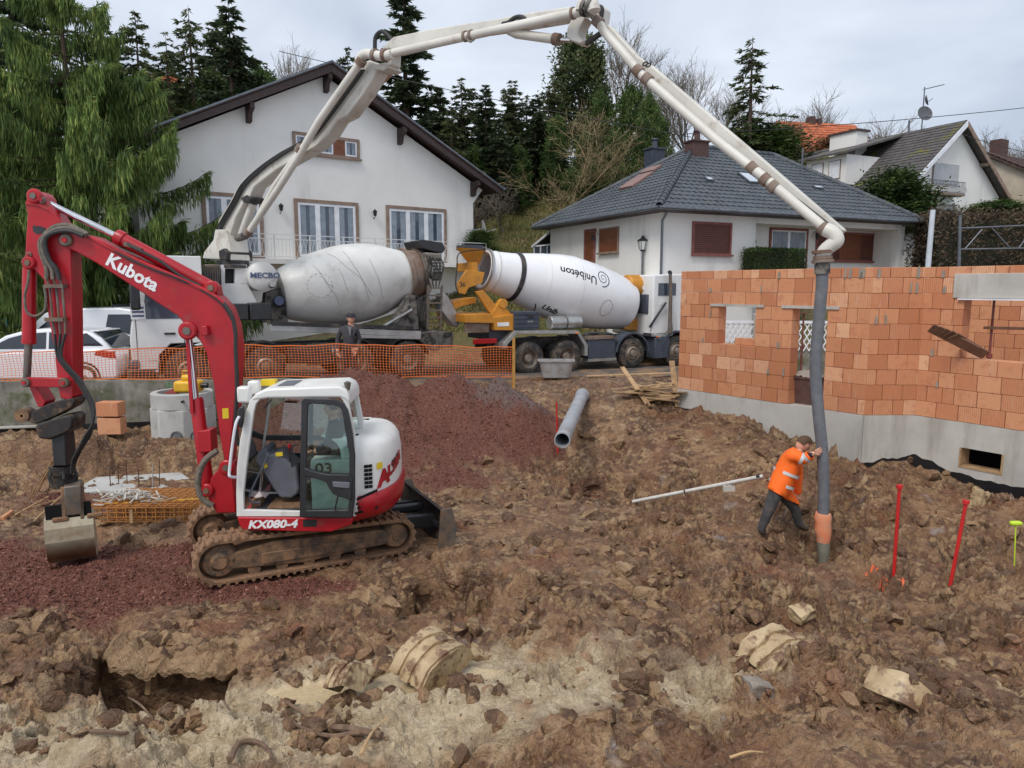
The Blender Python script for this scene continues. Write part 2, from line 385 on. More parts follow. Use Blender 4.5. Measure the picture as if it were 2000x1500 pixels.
me.vertices.foreach_set('co', np.stack([GX, GY, res[0]], -1).astype(np.float32).ravel())
ii = (np.arange(nr-1)[:, None]*nc + np.arange(nc-1)[None, :]).ravel()
quads = np.stack([ii, ii+1, ii+nc+1, ii+nc], -1).astype(np.int32)
me.loops.add(len(quads)*4); me.polygons.add(len(quads))
me.loops.foreach_set('vertex_index', quads.ravel()); me.polygons.foreach_set('loop_start', np.arange(len(quads), dtype=np.int32)*4)
me.polygons.foreach_set('use_smooth', np.ones(len(quads), dtype=bool)); me.update(calc_edges=True)
for nm, a in zip(('grav', 'tan', 'pud', 'grass', 'grey', 'gblue'), res[1:]):
    at = me.attributes.new(nm, 'FLOAT', 'POINT'); at.data.foreach_set('value', a.astype(np.float32).ravel())
def mud_material(name, with_attr=True):
    t = NT(name); g = t.geo()
    n1 = t.noise(1.1, 4, .6, g).outputs[0]; n2 = t.noise(5.5, 4, .65, g).outputs[0]; n3 = t.noise(28, 4, .65, g).outputs[0]
    wq = t.n('ShaderNodeMixRGB', blend_type='ADD'); wq.inputs[0].default_value = .12; t.t.links.new(g, wq.inputs[1]); t.t.links.new(t.noise(6, 2, .6, g).outputs[1], wq.inputs[2])
    def vor(sc):
        v = t.n('ShaderNodeTexVoronoi'); v.inputs['Scale'].default_value = sc; t.t.links.new(wq.outputs[0], v.inputs['Vector']); sp = t.n('ShaderNodeSeparateColor'); t.t.links.new(v.outputs['Color'], sp.inputs[0]); return sp.outputs[0], v.outputs['Distance']
    sm_ = t.ramp(t.noise(1.7, 3, .6, g, .5).outputs[0], .36, .62, (.1,)*3, (.72,)*3)
    v1, _q = vor(5.5); v2, d2 = vor(17); v3, d3 = vor(55)
    c = t.mix(t.ramp(n1, .38, .64), srgb(112, 80, 56), srgb(156, 122, 90))
    c = t.mix(t.math('MULTIPLY', t.ramp(v1, .5, .62), sm_), c, srgb(92, 66, 47))
    c = t.mix(t.math('MULTIPLY', t.ramp(v1, .22, .3, (1, 1, 1), (0, 0, 0)), t.math('MULTIPLY', sm_, .8)), c, srgb(176, 145, 106))
    c = t.mix(t.math('MULTIPLY', t.ramp(v2, .62, .75), t.math('MULTIPLY', sm_, .9)), c, srgb(76, 55, 41))
    c = t.mix(t.math('MULTIPLY', t.ramp(v2, .15, .25, (1, 1, 1), (0, 0, 0)), t.math('MULTIPLY', sm_, .6)), c, srgb(184, 156, 120))
    c = t.mix(t.ramp(t.noise(2.3, 4, .6, g, .8).outputs[0], .58, .7), c, srgb(176, 150, 116))
    c = t.mix(t.ramp(t.noise(.8, 3, .6, g, .3).outputs[0], .56, .72), c, srgb(132, 86, 60))
    gm = t.ramp(t.noise(3.4, 5, .6, g).outputs[0], .58, .72)
    if not with_attr:
        ri = t.n('ShaderNodeNewGeometry').outputs['Random Per Island']; c = t.mix(t.math('MULTIPLY', t.ramp(ri, .55, .7), .6), c, srgb(84, 60, 44)); c = t.mix(t.math('MULTIPLY', t.ramp(ri, .2, .3, (1, 1, 1), (0, 0, 0)), .6), c, srgb(172, 142, 106))
    if with_attr:
        c = t.mix(t.math('MULTIPLY', gm, t.math('ADD', t.math('MULTIPLY', t.attr('grey'), .8), .12)), c, srgb(160, 152, 148))
        tn = t.mix(t.ramp(n2, .4, .65), srgb(204, 187, 156), srgb(168, 148, 118))
        c = t.mix(t.math('MULTIPLY', t.attr('tan'), .9), c, tn)
        gv = t.mix(t.ramp(t.noise(45, 3, .7, g).outputs[0], .35, .65), srgb(84, 47, 37), srgb(130, 80, 64))
        gb = t.mix(t.ramp(t.noise(60, 3, .7, g).outputs[0], .35, .65), srgb(80, 64, 60), srgb(128, 110, 104))
        gv = t.mix(t.attr('gblue'), gv, gb)
        c = t.mix(t.math('MULTIPLY', t.attr('grav'), .95), c, gv)
        c = t.mix(t.attr('pud'), c, srgb(190, 170, 134))
        gs = t.mix(t.ramp(t.noise(.9, 4, .6, g).outputs[0], .38, .62), srgb(92, 100, 52), srgb(128, 108, 72))
        gs = t.mix(t.ramp(n2, .45, .7), gs, srgb(62, 76, 34))
        c = t.mix(t.attr('grass'), c, gs)
    c = t.mix(.45, c, t.mix(t.ramp(n3, .3, .7), (.55, .55, .55), (1.25, 1.22, 1.2)), 'MULTIPLY')
    r = t.ramp(n2, .35, .65, (.24,)*3, (.62,)*3)
    if with_attr: r = t.mix(t.attr('pud'), r, (.12,)*3)
    t.set(c, r, 0, .45)
    h = t.math('ADD', t.math('ADD', t.math('MULTIPLY', n3, .7), t.math('MULTIPLY', t.noise(95, 2, .6, g).outputs[0], .4)), t.math('ADD', t.math('MULTIPLY', d2, -.7), t.math('MULTIPLY', d3, -.3)))
    b = t.bump(h, .9, .04)
    if with_attr:
        t.t.links.new(t.math('SUBTRACT', .9, t.math('MULTIPLY', t.attr('pud'), .85)), b.inputs['Strength'])
    return t.m
mud_material('mud'); me.materials.append(M('mud'))
gob = bpy.data.objects.new('ground', me); COL.objects.link(gob); tag(gob, 'churned brown mud of the building site with red gravel and grass beyond', 'ground', kind='structure')
# loose clods lying on the mud
def clods():
    base_b = bmesh.new(); bmesh.ops.create_icosphere(base_b, subdivisions=2, radius=1)
    bv = np.array([v.co for v in base_b.verts]); bf = np.array([[v.index for v in f.verts] for f in base_b.faces]); base_b.free()
    rs = np.random.RandomState(11); shapes = []
    for k in range(22):
        o = rs.rand(3)*50; q = bv.copy()
        for _ in range(9):
            nn = rs.normal(size=3); nn /= np.linalg.norm(nn); dd = rs.uniform(.35, .8); ex_ = np.maximum(q@nn-dd, 0); q = q-ex_[:, None]*nn*.92
        d = np.array([1 + .22*mnoise.fractal(Vector(v*2.2+o), .8, 2.1, 4) + .12*mnoise.noise(Vector(v*6+o)) for v in bv])
        shapes.append(q*d[:, None]*np.array([1, .6+.4*rs.rand(), .5+.4*rs.rand()])*1.15)
    V = []; F = []; n = 0
    N = 19000; D = np.exp(rs.uniform(math.log(5.4), math.log(17.5), N)); X = D*rs.uniform(-.85, .85, N)
    z, grav, tan, pud, *_ = ground(X, D)
    dens = .06+.94*sstep(-.05, .55, fbm(X*.9, D*.9, 3, 77))
    for i in range(N):
        if grav[i] > .35 or pud[i] > .1 or rs.rand() > dens[i] or D[i] > 14.8 + .1*X[i] and X[i] < -5 or D[i] > 16.5 and X[i] < 1: continue
        if -4.2 < X[i] < -1.2 and 9.4 < D[i] < 12.4 and rs.rand() < .85: continue
        s = .014 + .13*rs.rand()**3.4
        s *= .8+.04*D[i]
        a = rs.rand()*6.28; c, sn = math.cos(a), math.sin(a); tl = rs.uniform(-.5, .5)
        q = shapes[rs.randint(22)]*s; ct, st = math.cos(tl), math.sin(tl)
        q = np.stack([q[:, 0], q[:, 1]*ct - q[:, 2]*st, q[:, 1]*st + q[:, 2]*ct], -1)
        q = np.stack([q[:, 0]*c - q[:, 1]*sn + X[i], q[:, 0]*sn + q[:, 1]*c + D[i], q[:, 2] + z[i] - s*.12], -1)
        V.append(q); F.append(bf+n); n += len(q)
    V = np.concatenate(V); F = np.concatenate(F)
    me = bpy.data.meshes.new('mud_clods'); me.from_pydata(V.tolist(), [], F.tolist()); me.polygons.foreach_set('use_smooth', [True]*len(F)); me.set_sharp_from_angle(angle=R(32))
    mud_material('clod_mud', False); me.materials.append(M('clod_mud'))
    o = bpy.data.objects.new('mud_clods', me); COL.objects.link(o); tag(o, 'loose clods of brown clay scattered over the churned mud', 'clods', kind='stuff')
    # loose stones on the red gravel
    bb_ = bmesh.new(); bmesh.ops.create_icosphere(bb_, subdivisions=1, radius=1); gv = np.array([v.co for v in bb_.verts]); gf_ = np.array([[v.index for v in f.verts] for f in bb_.faces]); bb_.free()
    N = 90000; D = np.exp(rs.uniform(math.log(8.2), math.log(18.8), N)); X = D*rs.uniform(-.8, .12, N); z, grav, *_r = ground(X, D); k = np.where((grav > .3+.5*rs.rand(N)))[0][:24000]; m_ = len(k)
    S = (.007+.017*rs.rand(m_)**2.5)*(.7+.025*D[k]); P = gv[None]*(1+.35*rs.normal(size=(m_, len(gv), 1)))*S[:, None, None]*rs.uniform(.6, 1.2, (m_, 1, 3)) + np.stack([X[k], D[k], z[k]+S*.2], -1)[:, None, :]
    F2 = (gf_[None]+(np.arange(m_)*len(gv))[:, None, None]).reshape(-1, 3); me2 = bpy.data.meshes.new('gravel_stones'); me2.from_pydata(P.reshape(-1, 3).tolist(), [], F2.tolist())
    t = NT('gravel_stone'); g = t.n('ShaderNodeNewGeometry'); rp_ = t.n('ShaderNodeValToRGB'); e = rp_.color_ramp.elements; e[0].color = (*srgb(84, 48, 38), 1); e[1].color = (*srgb(152, 110, 94), 1); x_ = e.new(.75); x_.color = (*srgb(120, 73, 59), 1); t.t.links.new(g.outputs['Random Per Island'], rp_.inputs[0]); t.set(rp_.outputs[0], .85); me2.materials.append(t.m)
    o = bpy.data.objects.new('gravel_stones', me2); COL.objects.link(o); tag(o, 'loose red gravel stones on the heap and around the excavator', 'gravel', kind='stuff')
clods()
# ================================================================ ROAD AND BUILDINGS
b = MB(); xs = np.linspace(-60, 60, 61)
for i, x in enumerate(xs):
    yc = 21.6 + .53*(x+2) if -14 < x < 12 else (21.6 + .53*(-12) if x <= -14 else 21.6+.53*14)
    for o in (-3.2, 3.6): b.v.append((x, max(yc + o, WALL.o[1] + .55 + math.tan(WALL.th)*(x-WALL.o[0])) if o < 0 else max(yc + o, 23 + .25*x), float(zroad(x)) + .035))
for i in range(60): b.f.append((2*i, 2*i+2, 2*i+3, 2*i+1))
mat('asphalt', srgb(96, 92, 88), srgb(70, 66, 63), 1.3, .8, bump=.4, bscale=120, dirt=srgb(140, 112, 86), dlo=.46, dhi=.62, dscale=1.2)
tag(b.build('road', 'asphalt'), 'muddy grey asphalt street under the lorries', 'road', kind='structure')

mat('white_render', srgb(236, 234, 229), srgb(224, 222, 217), .5, .85, bump=.25, bscale=160, dirt=srgb(196, 194, 190), dlo=.56, dhi=.8, dscale=.7, streak=True)
mat('stone_trim', srgb(150, 128, 112), srgb(122, 104, 92), 4, .8, bump=.2)
mat('red_trim', srgb(146, 92, 84), srgb(120, 74, 68), 4, .8)
mat('white_frame', srgb(232, 234, 238), rough=.35)
mat('dark_wood', srgb(66, 48, 46), srgb(50, 36, 35), 6, .6, bump=.2, bscale=60)
mat('brown_shutter', srgb(104, 56, 40), srgb(84, 44, 32), 5, .55)
mat('wood_door', srgb(128, 74, 44), srgb(104, 58, 34), 5, .5)
mat('zinc', srgb(120, 124, 130), srgb(98, 102, 108), 5, .4, .7)
mat('rail_paint', srgb(224, 224, 224), rough=.5)
mat('curtain', srgb(148, 158, 170), srgb(120, 130, 140), 3, .8)
mat('black_iron', (.02, .02, .022), rough=.5)
mat('slate_tile', srgb(82, 88, 93), srgb(62, 68, 73), 1.6, .55, bump=.3, bscale=50, dirt=srgb(104, 108, 100), dlo=.55, dhi=.75, dscale=2.5, spec=.4)
mat('old_slate', srgb(96, 92, 90), srgb(70, 66, 66), 3, .8, bump=.5, bscale=30, dirt=srgb(108, 106, 34), dlo=.57, dhi=.66, dscale=.9)
mat('orange_tile', srgb(196, 112, 74), srgb(160, 86, 58), 2, .8, bump=.3, bscale=30, dirt=srgb(120, 80, 60), dlo=.6, dhi=.75)
mat('brown_tile', srgb(90, 70, 62), srgb(66, 52, 48), 3, .8)
def glass_mat(name, tint, rough=.05):
    t = NT(name); o = t.obj(); t.set(t.mix(t.ramp(t.noise(.8, 3, .5, o).outputs[0], .35, .65), tint, tuple(c*.6 for c in tint)), rough, 0, .8); return t.m
glass_mat('house_glass', srgb(74, 84, 98))
def rect(pl, xl, yt, xr, yb, off=0.0):
    s0, z1 = pl.sz(xl, yt, off); s1, z0 = pl.sz(xr, yb, off); return s0, s1, z0, z1
def ring_frame(b, s0, s1, z0, z1, w_, y0, y1):
    b.bx(s0, s1, y0, y1, z1-w_, z1); b.bx(s0, s1, y0, y1, z0, z0+w_); b.bx(s0, s0+w_, y0, y1, z0+w_, z1-w_); b.bx(s1-w_, s1, y0, y1, z0+w_, z1-w_)
def window(par, s0, s1, z0, z1, n=2, sur='stone_trim', sw=.1, fw=.06, infill=None, y=0.0, sill=True, name='window', curtain=True):
    b = MB(); ring_frame(b, s0, s1, z0, z1, sw, y-.07, y+.02); 
    win = b.build(name, sur, par, bevel=.008)
    a0, a1, c0, c1 = s0+sw, s1-sw, z0+sw, z1-sw
    if sill: MB().bx(s0-.06, s1+.06, y-.14, y-.07, z0-.03, z0+.045).build('sill', sur, win, bevel=.006)
    wd = (a1-a0)/n
    for k in range(n):
        p0, p1 = a0+k*wd, a0+(k+1)*wd
        if infill and infill[k] == 's':
            q = MB(); nn = max(4, int((c1-c0)/.075)); st = (c1-c0)/nn
            for i in range(nn): q.slab([(p0, y-.012, c0+i*st), (p0, y-.034, c0+i*st+.01), (p0, y-.026, c0+i*st+st*.95), (p0, y-.012, c0+i*st+st)], (p1-p0, 0, 0))
            q.build('shutter', 'brown_shutter', win)
        elif infill and infill[k] == 'w':
            MB().bx(p0, p1, y-.045, y-.005, c0, c1).build('panel', 'wood_door', win)
        else:
            q = MB(); ring_frame(q, p0+.002, p1-.002, c0, c1, fw, y-.05, y-.002); q.build('frame', 'white_frame' if sur != 'dark_frame' else 'dark_wood', win, bevel=.006)
            MB().bx(p0+fw-.01, p1-fw+.01, y-.02, y-.012, c0+fw-.01, c1-fw+.01).build('pane', 'house_glass', win)
            if curtain:
                q = MB(); m = 14
                for sd, wf in ((0, .36), (1, .36)):
                    x0 = p0+fw+.01 if sd == 0 else p1-fw-.01; x1 = x0 + (wf if sd == 0 else -wf)*(p1-p0-2*fw)
                    for i in range(m+1):
                        x = x0+(x1-x0)*i/m; yy = y-.026 + .004*math.sin(i*2.4)
                        q.v += [(x, yy, c0+fw), (x, yy, c1-fw)]
                    kk = len(q.v)-2*(m+1)
                    for i in range(m): q.f.append((kk+2*i, kk+2*i+2, kk+2*i+3, kk+2*i+1))
                q.build('curtain', 'curtain', win, recalc=False)
    return win
def tiled(b, o, u, v, W0, W1, H, pitch=.34, tw=.3, amp=.022, step=.03, du=.075, flat=False):
    """rows of tiles on a roof face: o eave start, u unit along eave, v unit up the slope, W0(h), W1(h) limits along u at height h"""
    o = Vector(o); u = Vector(u); v = Vector(v); nrm = u.cross(v); nrm = nrm if nrm.z > 0 else -nrm
    rows = max(1, int(round(H/pitch))); ph = H/rows
    for r in range(rows):
        h0, h1 = r*ph, (r+1)*ph + .03
        a0, a1 = W0(r*ph), W1(r*ph); b0, b1 = W0((r+1)*ph), W1((r+1)*ph)
        n = max(2, int((a1-a0)/du)); k = len(b.v); sh = (r % 2)*.5*tw if flat else 0
        for i in range(n+1):
            f = i/n; x0 = a0+(a1-a0)*f; x1 = b0+(b1-b0)*f
            wv = lambda x: (amp*math.cos(2*math.pi*(x+sh)/tw) if not flat else (amp*((int(math.floor((x+sh)/tw))*7919) % 13)/13)) 
            b.v.append(tuple(o + u*x0 + v*h0 + nrm*(wv(x0)+step))); b.v.append(tuple(o + u*x1 + v*h1 + nrm*(wv(x1)*.8)))
            b.v.append(tuple(o + u*x0 + v*h0 + nrm*(wv(x0)-.01)))
        for i in range(n):
            a = k+3*i; b.f.append((a, a+3, a+4, a+1)); b.f.append((a+2, a+5, a+3, a))
# ---------------------------------------------------------------- white gable house
p = atY(350, 400, 26.5); H1 = Plane(p.x, 26.5, 37, 1.3)
h1 = pthing('gable_house', 'white rendered gable house with dark brown eaves and balcony behind the pump truck', 'house', H1)
sR, zE = H1.sz(924, 397); sr, zr = H1.sz(648, 118, -.7); sE, zEe = H1.sz(981, 366, -.7)
slope = (zr-zEe)/(sE-sr); sL = 2*sr-sE; SL = 2*sr-sR
sF, zF = H1.sz(942, 372)
zw = lambda s_: zr - abs(s_-sr)*slope - .42
b = MB(); b.prism([(SL, 0), (sR, 0), (sR, zE), (sF, zw(sF)), (sr, zw(sr)), (2*sr-sF, zw(2*sr-sF)), (SL, zE)], 0, 10.5); b.build('wall', 'white_render', h1)
for sg, nm in ((1, 'roof'), (-1, 'roof')):
    e = sr + sg*(sE-sr)
    b = MB(); b.prism([(sr, zr), (e, zEe), (e, zEe-.1), (sr, zr-.12)], -.72, 11.2); ro = b.build('roof', 'brown_tile', h1)
    b = MB(); b.prism([(sr, zr-.13), (e-sg*.02, zEe-.11), (e-sg*.02, zEe-.36), (sr, zr-.42)], -.68, -.60); b.build('fascia', 'dark_wood', ro, bevel=.01)
    b = MB(); b.prism([(sr, zr-.13), (e-sg*.03, zEe-.11), (e-sg*.03, zEe-.22), (sr, zr-.24)], -.595, 10.9); b.build('soffit', 'dark_wood', ro)
    b = MB(); b.prism([(sr, zr+.012), (e+sg*.02, zEe+.012), (e+sg*.02, zEe-.06), (sr, zr-.07)], -.75, -.722); b.build('verge', 'zinc', ro)
    b = MB(); b.tube([(e+sg*.06, -.8, zEe-.06), (e+sg*.06, 11, zEe-.06)], .08, 8); b.build('gutter', 'zinc', ro)
for px, py in ((638, 150), (487, 222), (783, 252), (926, 350)):
    s_, z_ = H1.sz(px, py, -.2); zt = zw(s_)
    b = MB(); b.slab([(s_-.09, 0, zt), (s_-.09, -.6, zt+.02), (s_-.09, -.6, zt-.2), (s_-.09, -.3, zt-.34), (s_-.09, -.22, zt-.62), (s_-.09, 0, zt-.66)], (.18, 0, 0)); b.build('corbel', 'dark_wood', h1, bevel=.01)
window(h1, *rect(H1, 570, 256, 702, 314), n=5, infill='gwgwg', sw=.12, fw=.06)
for x0, y0, x1, y1 in ((392, 373, 517, 506), (573, 387, 702, 510), (753, 400, 872, 512)):
    s0, s1, z0, z1 = rect(H1, x0, y0, x1, y1); zb = H1.sz(640, 509)[1]
    window(h1, s0, s1, zb, z1, n=3, sw=.14, fw=.1, sill=False, name='french_window')
for px, py in ((546, 405), (729, 416)):
    s_, z_ = H1.sz(px, py); b = MB(); b.lathe([(-.16, .0), (-.13, .06), (.02, .085), (.06, .1), (.12, .03), (.16, .01)], (s_, -.17, z_), (0, 0, 1), 6); b.tube([(s_, 0, z_-.2), (s_, -.1, z_-.24), (s_, -.17, z_-.16)], .015, 5); b.build('wall_lantern', 'black_iron', h1)
# balcony
zb = H1.sz(640, 509)[1]; s0 = H1.sz(392, 500)[0]; s1 = H1.sz(924, 500)[0]
b = MB(); b.bx(s0-.4, s1, -1.15, -.003, zb-.2, zb-.02); b.build('balcony_slab', 'white_render', h1)
b = MB(); zt = H1.sz(640, 462, -1.1)[1]; zl = zb+.06; S0, S1 = s0-.4, s1-.02
for z_ in (zt, zt-.17, zl): b.beam((S0, -1.1, z_), (S1, -1.1, z_), .03, .03)
for s_ in np.arange(S0, S1+.01, (S1-S0)/9): b.bx(s_-.02, s_+.02, -1.12, -1.08, zb-.02, zt)
k = 0
for s_ in np.arange(S0, S1-.1, .14):
    inw = any(H1.sz(a, 480, -1.1)[0] < s_ < H1.sz(c, 480, -1.1)[0] for a, c in ((392, 517), (573, 702), (753, 872)))
    if inw:
        b.beam((s_, -1.1, zl), (s_+.14, -1.1, zt-.17), .012, .012); b.beam((s_+.14, -1.1, zl), (s_, -1.1, zt-.17), .012, .012)
    else: b.bx(s_-.006, s_+.006, -1.106, -1.094, zl, zt-.17)
b.build('balcony_railing', 'rail_paint', h1, smooth=0)
# satellite dish on the right wall
s_, z_ = H1.sz(932, 445); b = MB(); b.lathe([(0, .02), (.02, .2), (.09, .42), (.1, .42), (.03, .2), (.0, .0)], (s_+.5, .3, z_), (1, -.5, .3), 20); b.tube([(s_+.0, .3, z_-.1), (s_+.5, .3, z_)], .03, 6); b.tube([(s_+.5, .3, z_-.2), (s_+1.1, .0, z_+.0)], .015, 5); b.build('satellite_dish', 'rail_paint', h1)

# ---------------------------------------------------------------- hip-roofed bungalow
p = atY(1293, 460, 27); H2 = Plane(p.x, 27, 25, 1.3)
h2 = pthing('hip_roof_house', 'white bungalow with blue grey tiled hip roof and brown shutters', 'house', H2)
LF = H2.sz(1765, 480)[0]; H2s = Plane(p.x, 27, 115, 1.3); LS = H2s.sz(1075, 480)[0]
zt = H2.sz(1293, 404)[1]; rS0, rS1 = H2.sz(1475, 480)[0], H2.sz(1753, 480)[0]
b = MB(); b.bx(0, rS0, 0, LS, 0, zt); b.bx(rS0-.001, LF-.35, 1.3, LS-.01, 0, zt-.01); b.bx(LF-.35, LF, .0, LS-.02, 0, zt-.02); b.bx(rS0, LF-.35, .02, 1.3, zt-.42, zt-.015); b.build('wall', 'white_render', h2)
oh = .62
def hip_roof(par, x0, x1, y0, y1, ze, rx0, rx1, ry, zr_, m, cap):
    E = [Vector((x0, y0, ze)), Vector((x1, y0, ze)), Vector((x1, y1, ze)), Vector((x0, y1, ze))]; A = Vector((rx0, ry, zr_)); B_ = Vector((rx1, ry, zr_))
    b = MB(); d = Vector((0, 0, -.02)); b.add([e+d for e in E]+[A+d, B_+d]+[e+Vector((0, 0, -.14)) for e in E], [(0, 1, 5, 4), (1, 2, 5), (2, 3, 4, 5), (3, 0, 4), (6, 7, 8, 9), (0, 1, 7, 6), (1, 2, 8, 7), (2, 3, 9, 8), (3, 0, 6, 9)]); ro = b.build('roof', 'dark_wood', par)
    b = MB()
    for P, Q, T0, T1 in ((E[0], E[1], A, B_), (E[1], E[2], B_, B_), (E[3], E[0], A, A)):
        u = (Q-P).normalized(); L = (Q-P).length; w_ = T0-P; h0 = w_.dot(u); vv = w_-u*h0; H = vv.length; h1_ = (T1-P).dot(u)
        tiled(b, P, u, vv.normalized(), lambda h, h0=h0, H=H: h0*h/H, lambda h, L=L, h1_=h1_, H=H: L+(h1_-L)*h/H, H)
    tag(b.build('roof_tiles', m, ro, recalc=False, smooth=50), kind='stuff')
    for P, Q in ((E[0], A), (E[1], B_), (E[3], A), (A, B_), (E[2], B_)):
        b = MB(); n = int((Q-P).length/.36); 
        for i in range(n): b.tube([P+(Q-P)*(i/n)+Vector((0, 0, .02)), P+(Q-P)*((i+1.12)/n)+Vector((0, 0, .02))], [.125, .1], 8, False)
        b.build('ridge_cap', cap, ro)
    b = MB(); b.tube([E[0]+Vector((-.06, -.08, -.06)), E[1]+Vector((.06, -.08, -.06))], .075, 8); b.tube([E[0]+Vector((-.07, -.06, -.06)), E[3]+Vector((-.07, 0, -.06))], .075, 8); b.build('gutter', 'zinc', ro)
    return ro
sa, za = H2.sz(1354, 287, LS/2); sb, _ = H2.sz(1510, 300, LS/2)
sEr = H2.sz(1800, 430, -oh)[0]
roof2 = hip_roof(h2, -oh, max(sEr, LF+.4), -oh, LS+oh, zt-.05, sa, sb, LS/2, za, 'slate_tile', 'slate_tile')
b = MB(); b.tube([(-.05, -.45, zt-.1), (-.07, -.09, zt-.5), (-.07, -.09, 0)], .05, 8); b.build('downpipe', 'zinc', h2)
# front openings
window(h2, *rect(H2, 1352, 432, 1426, 500), n=1, sur='red_trim', infill='s', sw=.09)
window(h2, *rect(H2, 1503, 444, 1573, 530, 1.3), n=2, sur='red_trim', sw=.1, y=1.3, sill=False, name='front_door')
window(h2, *rect(H2, 1594, 451, 1720, 513, 1.3), n=3, sur='red_trim', infill='sws', sw=.09, y=1.3)
s_, z_ = H2.sz(1589, 460, 1.3); b = MB(); b.lathe([(-.2, .0), (-.16, .05), (.05, .1), (.1, .02)], (s_, 1.1, z_), (0, 0, 1), 6); b.tube([(s_, 1.3, z_+.1), (s_, 1.1, z_+.25), (s_, 1.1, z_+.1)], .015, 5); b.build('wall_lantern', 'black_iron', h2)
s_, z_ = H2.sz(1482, 455, 0.4)
b = MB()
for k in range(5): b.tube([(rS0+.08, .25+k*.12, z_+.5), (rS0+.12, .25+k*.12, z_-.1), (rS0+.3, .25+k*.12, z_-.4), (rS0+.08, .25+k*.12, z_-.5)], .012, 5)
b.build('window_grille', 'black_iron', h2)
# left side openings: a wall of its own frame
def side_rect(xl, yt, xr, yb):
    s0, z1 = H2s.sz(xl, yt); s1, z0 = H2s.sz(xr, yb); return s0, s1, z0, z1
def side_win(xl, yt, xr, yb, **k):
    s1, s0, z0, z1 = side_rect(xl, yt, xr, yb)
    r = bpy.data.objects.new('tmp', None)
    w_ = window(h2, -s1, -s0, z0, z1, **k); w_.rotation_euler = (0, 0, math.pi*1.5); return w_
side_win(1172, 447, 1209, 493, n=2, sur='stone_trim', infill='ww', sw=.06)
side_win(1143, 449, 1163, 520, n=1, sur='red_trim', infill='w', sw=.12, sill=False, name='side_door')
s0, s1, z0, z1 = side_rect(1168, 450, 1172, 470); b = MB(); b.lathe([(-.15, 0), (-.1, .06), (.08, .08), (.12, .02)], (-.25, s0, z1-.3), (0, 0, 1), 6); b.tube([(0, s0, z1-.2), (-.1, s0, z1+.05), (-.25, s0, z1-.18)], .015, 5); b.build('wall_lantern', 'black_iron', h2)
# roof windows and chimneys
def on_roof(px, py):     # front face
    n = Vector((0, -(za-zt), 1)); 
    lo, hi = -oh, LS/2
    for _ in range(40):
        m_ = (lo+hi)/2; s_, z_ = H2.sz(px, py, m_); zz = (zt-.05) + (m_+oh)/(LS/2+oh)*(za-zt+.05)
        if z_ > zz: lo = m_
        else: hi = m_
    return s_, m_, zz
fs = (za-zt+.05)/(LS/2+oh); fv = Vector((0, 1, fs)).normalized(); fn = Vector((0, -fs, 1)).normalized()
mat('skylight_glass', srgb(190, 200, 210), rough=.1)
for (px, py, ww, hh) in ((1462, 350, .62, .9), (1384, 352, .35, .3), (1597, 368, .5, .25)):
    o = Vector(on_roof(px, py)); q = MB(); u = Vector((1, 0, 0))
    q.slab([o-u*ww/2-fv*hh/2+fn*.02, o+u*ww/2-fv*hh/2+fn*.02, o+u*ww/2+fv*hh/2+fn*.02, o-u*ww/2+fv*hh/2+fn*.02], fn*.07); sk = q.build('roof_window', 'zinc', h2)
    q = MB(); w2, h2_ = ww/2-.06, hh/2-.07; q.slab([o-u*w2-fv*h2_+fn*.092, o+u*w2-fv*h2_+fn*.092, o+u*w2+fv*h2_+fn*.092, o-u*w2+fv*h2_+fn*.092], fn*.006); q.build('pane', 'skylight_glass', sk)
ls = (za-zt+.05)/(sa+oh); lv = Vector((1, 0, ls)).normalized(); ln = Vector((-ls, 0, 1)).normalized()
def on_left(px, py):
    lo, hi = -oh, sa
    for _ in range(40):
        m_ = (lo+hi)/2; sy, z_ = H2s.sz(px, py, -m_); zz = (zt-.05) + (m_+oh)*ls
        if z_ > zz: lo = m_
        else: hi = m_
    return Vector((m_, sy, zz))
mat('copper_flash', srgb(150, 120, 112), rough=.5, metal=.2)
for px, py, ww, hh in ((1243, 356, 1.1, 1.3), (1272, 334, 1.1, .5)):
    o = on_left(px, py); u = Vector((0, 1, 0)); q = MB(); q.slab([o-u*ww/2-lv*hh/2+ln*.02, o+u*ww/2-lv*hh/2+ln*.02, o+u*ww/2+lv*hh/2+ln*.02, o-u*ww/2+lv*hh/2+ln*.02], ln*.1); q.build('roof_window', 'copper_flash', h2, bevel=.01)
mat('chimney_brown', srgb(88, 62, 56), srgb(70, 50, 46), 6, .7); mat('chimney_slate', srgb(62, 70, 82), rough=.5)
def chimney(par, pl, x0, x1, yt, yb, off, m, dep=.6, cap=True):
    s0, z1 = pl.sz(x0, yt, off); s1, z0 = pl.sz(x1, yb, off); b = MB(); b.bx(s0, s1, off, off+dep, z0-.5, z1); c = b.build('chimney', m, par, bevel=.01)
    if cap:
        b = MB(); b.bx(s0-.06, s1+.06, off-.06, off+dep+.06, z1, z1+.07); b.lathe([(0, .14), (.35, .12), (.4, .18), (.46, .16)], ((s0+s1)/2, off+dep/2, z1+.07), (0, 0, 1), 10); b.build('chimney_cap', m, c, bevel=.01)
chimney(h2, H2, 1355, 1384, 275, 312, LS/2-.9, 'chimney_brown'); chimney(h2, H2, 1273, 1298, 290, 330, LS/2+2.2, 'chimney_slate')
b = MB(); s_, z_ = H2.sz(1568, 290, 3.0); b.tube([(s_, 3, z_), (s_, 3, z_-2)], .04, 6); b.build('vent_pipe', 'zinc', h2)
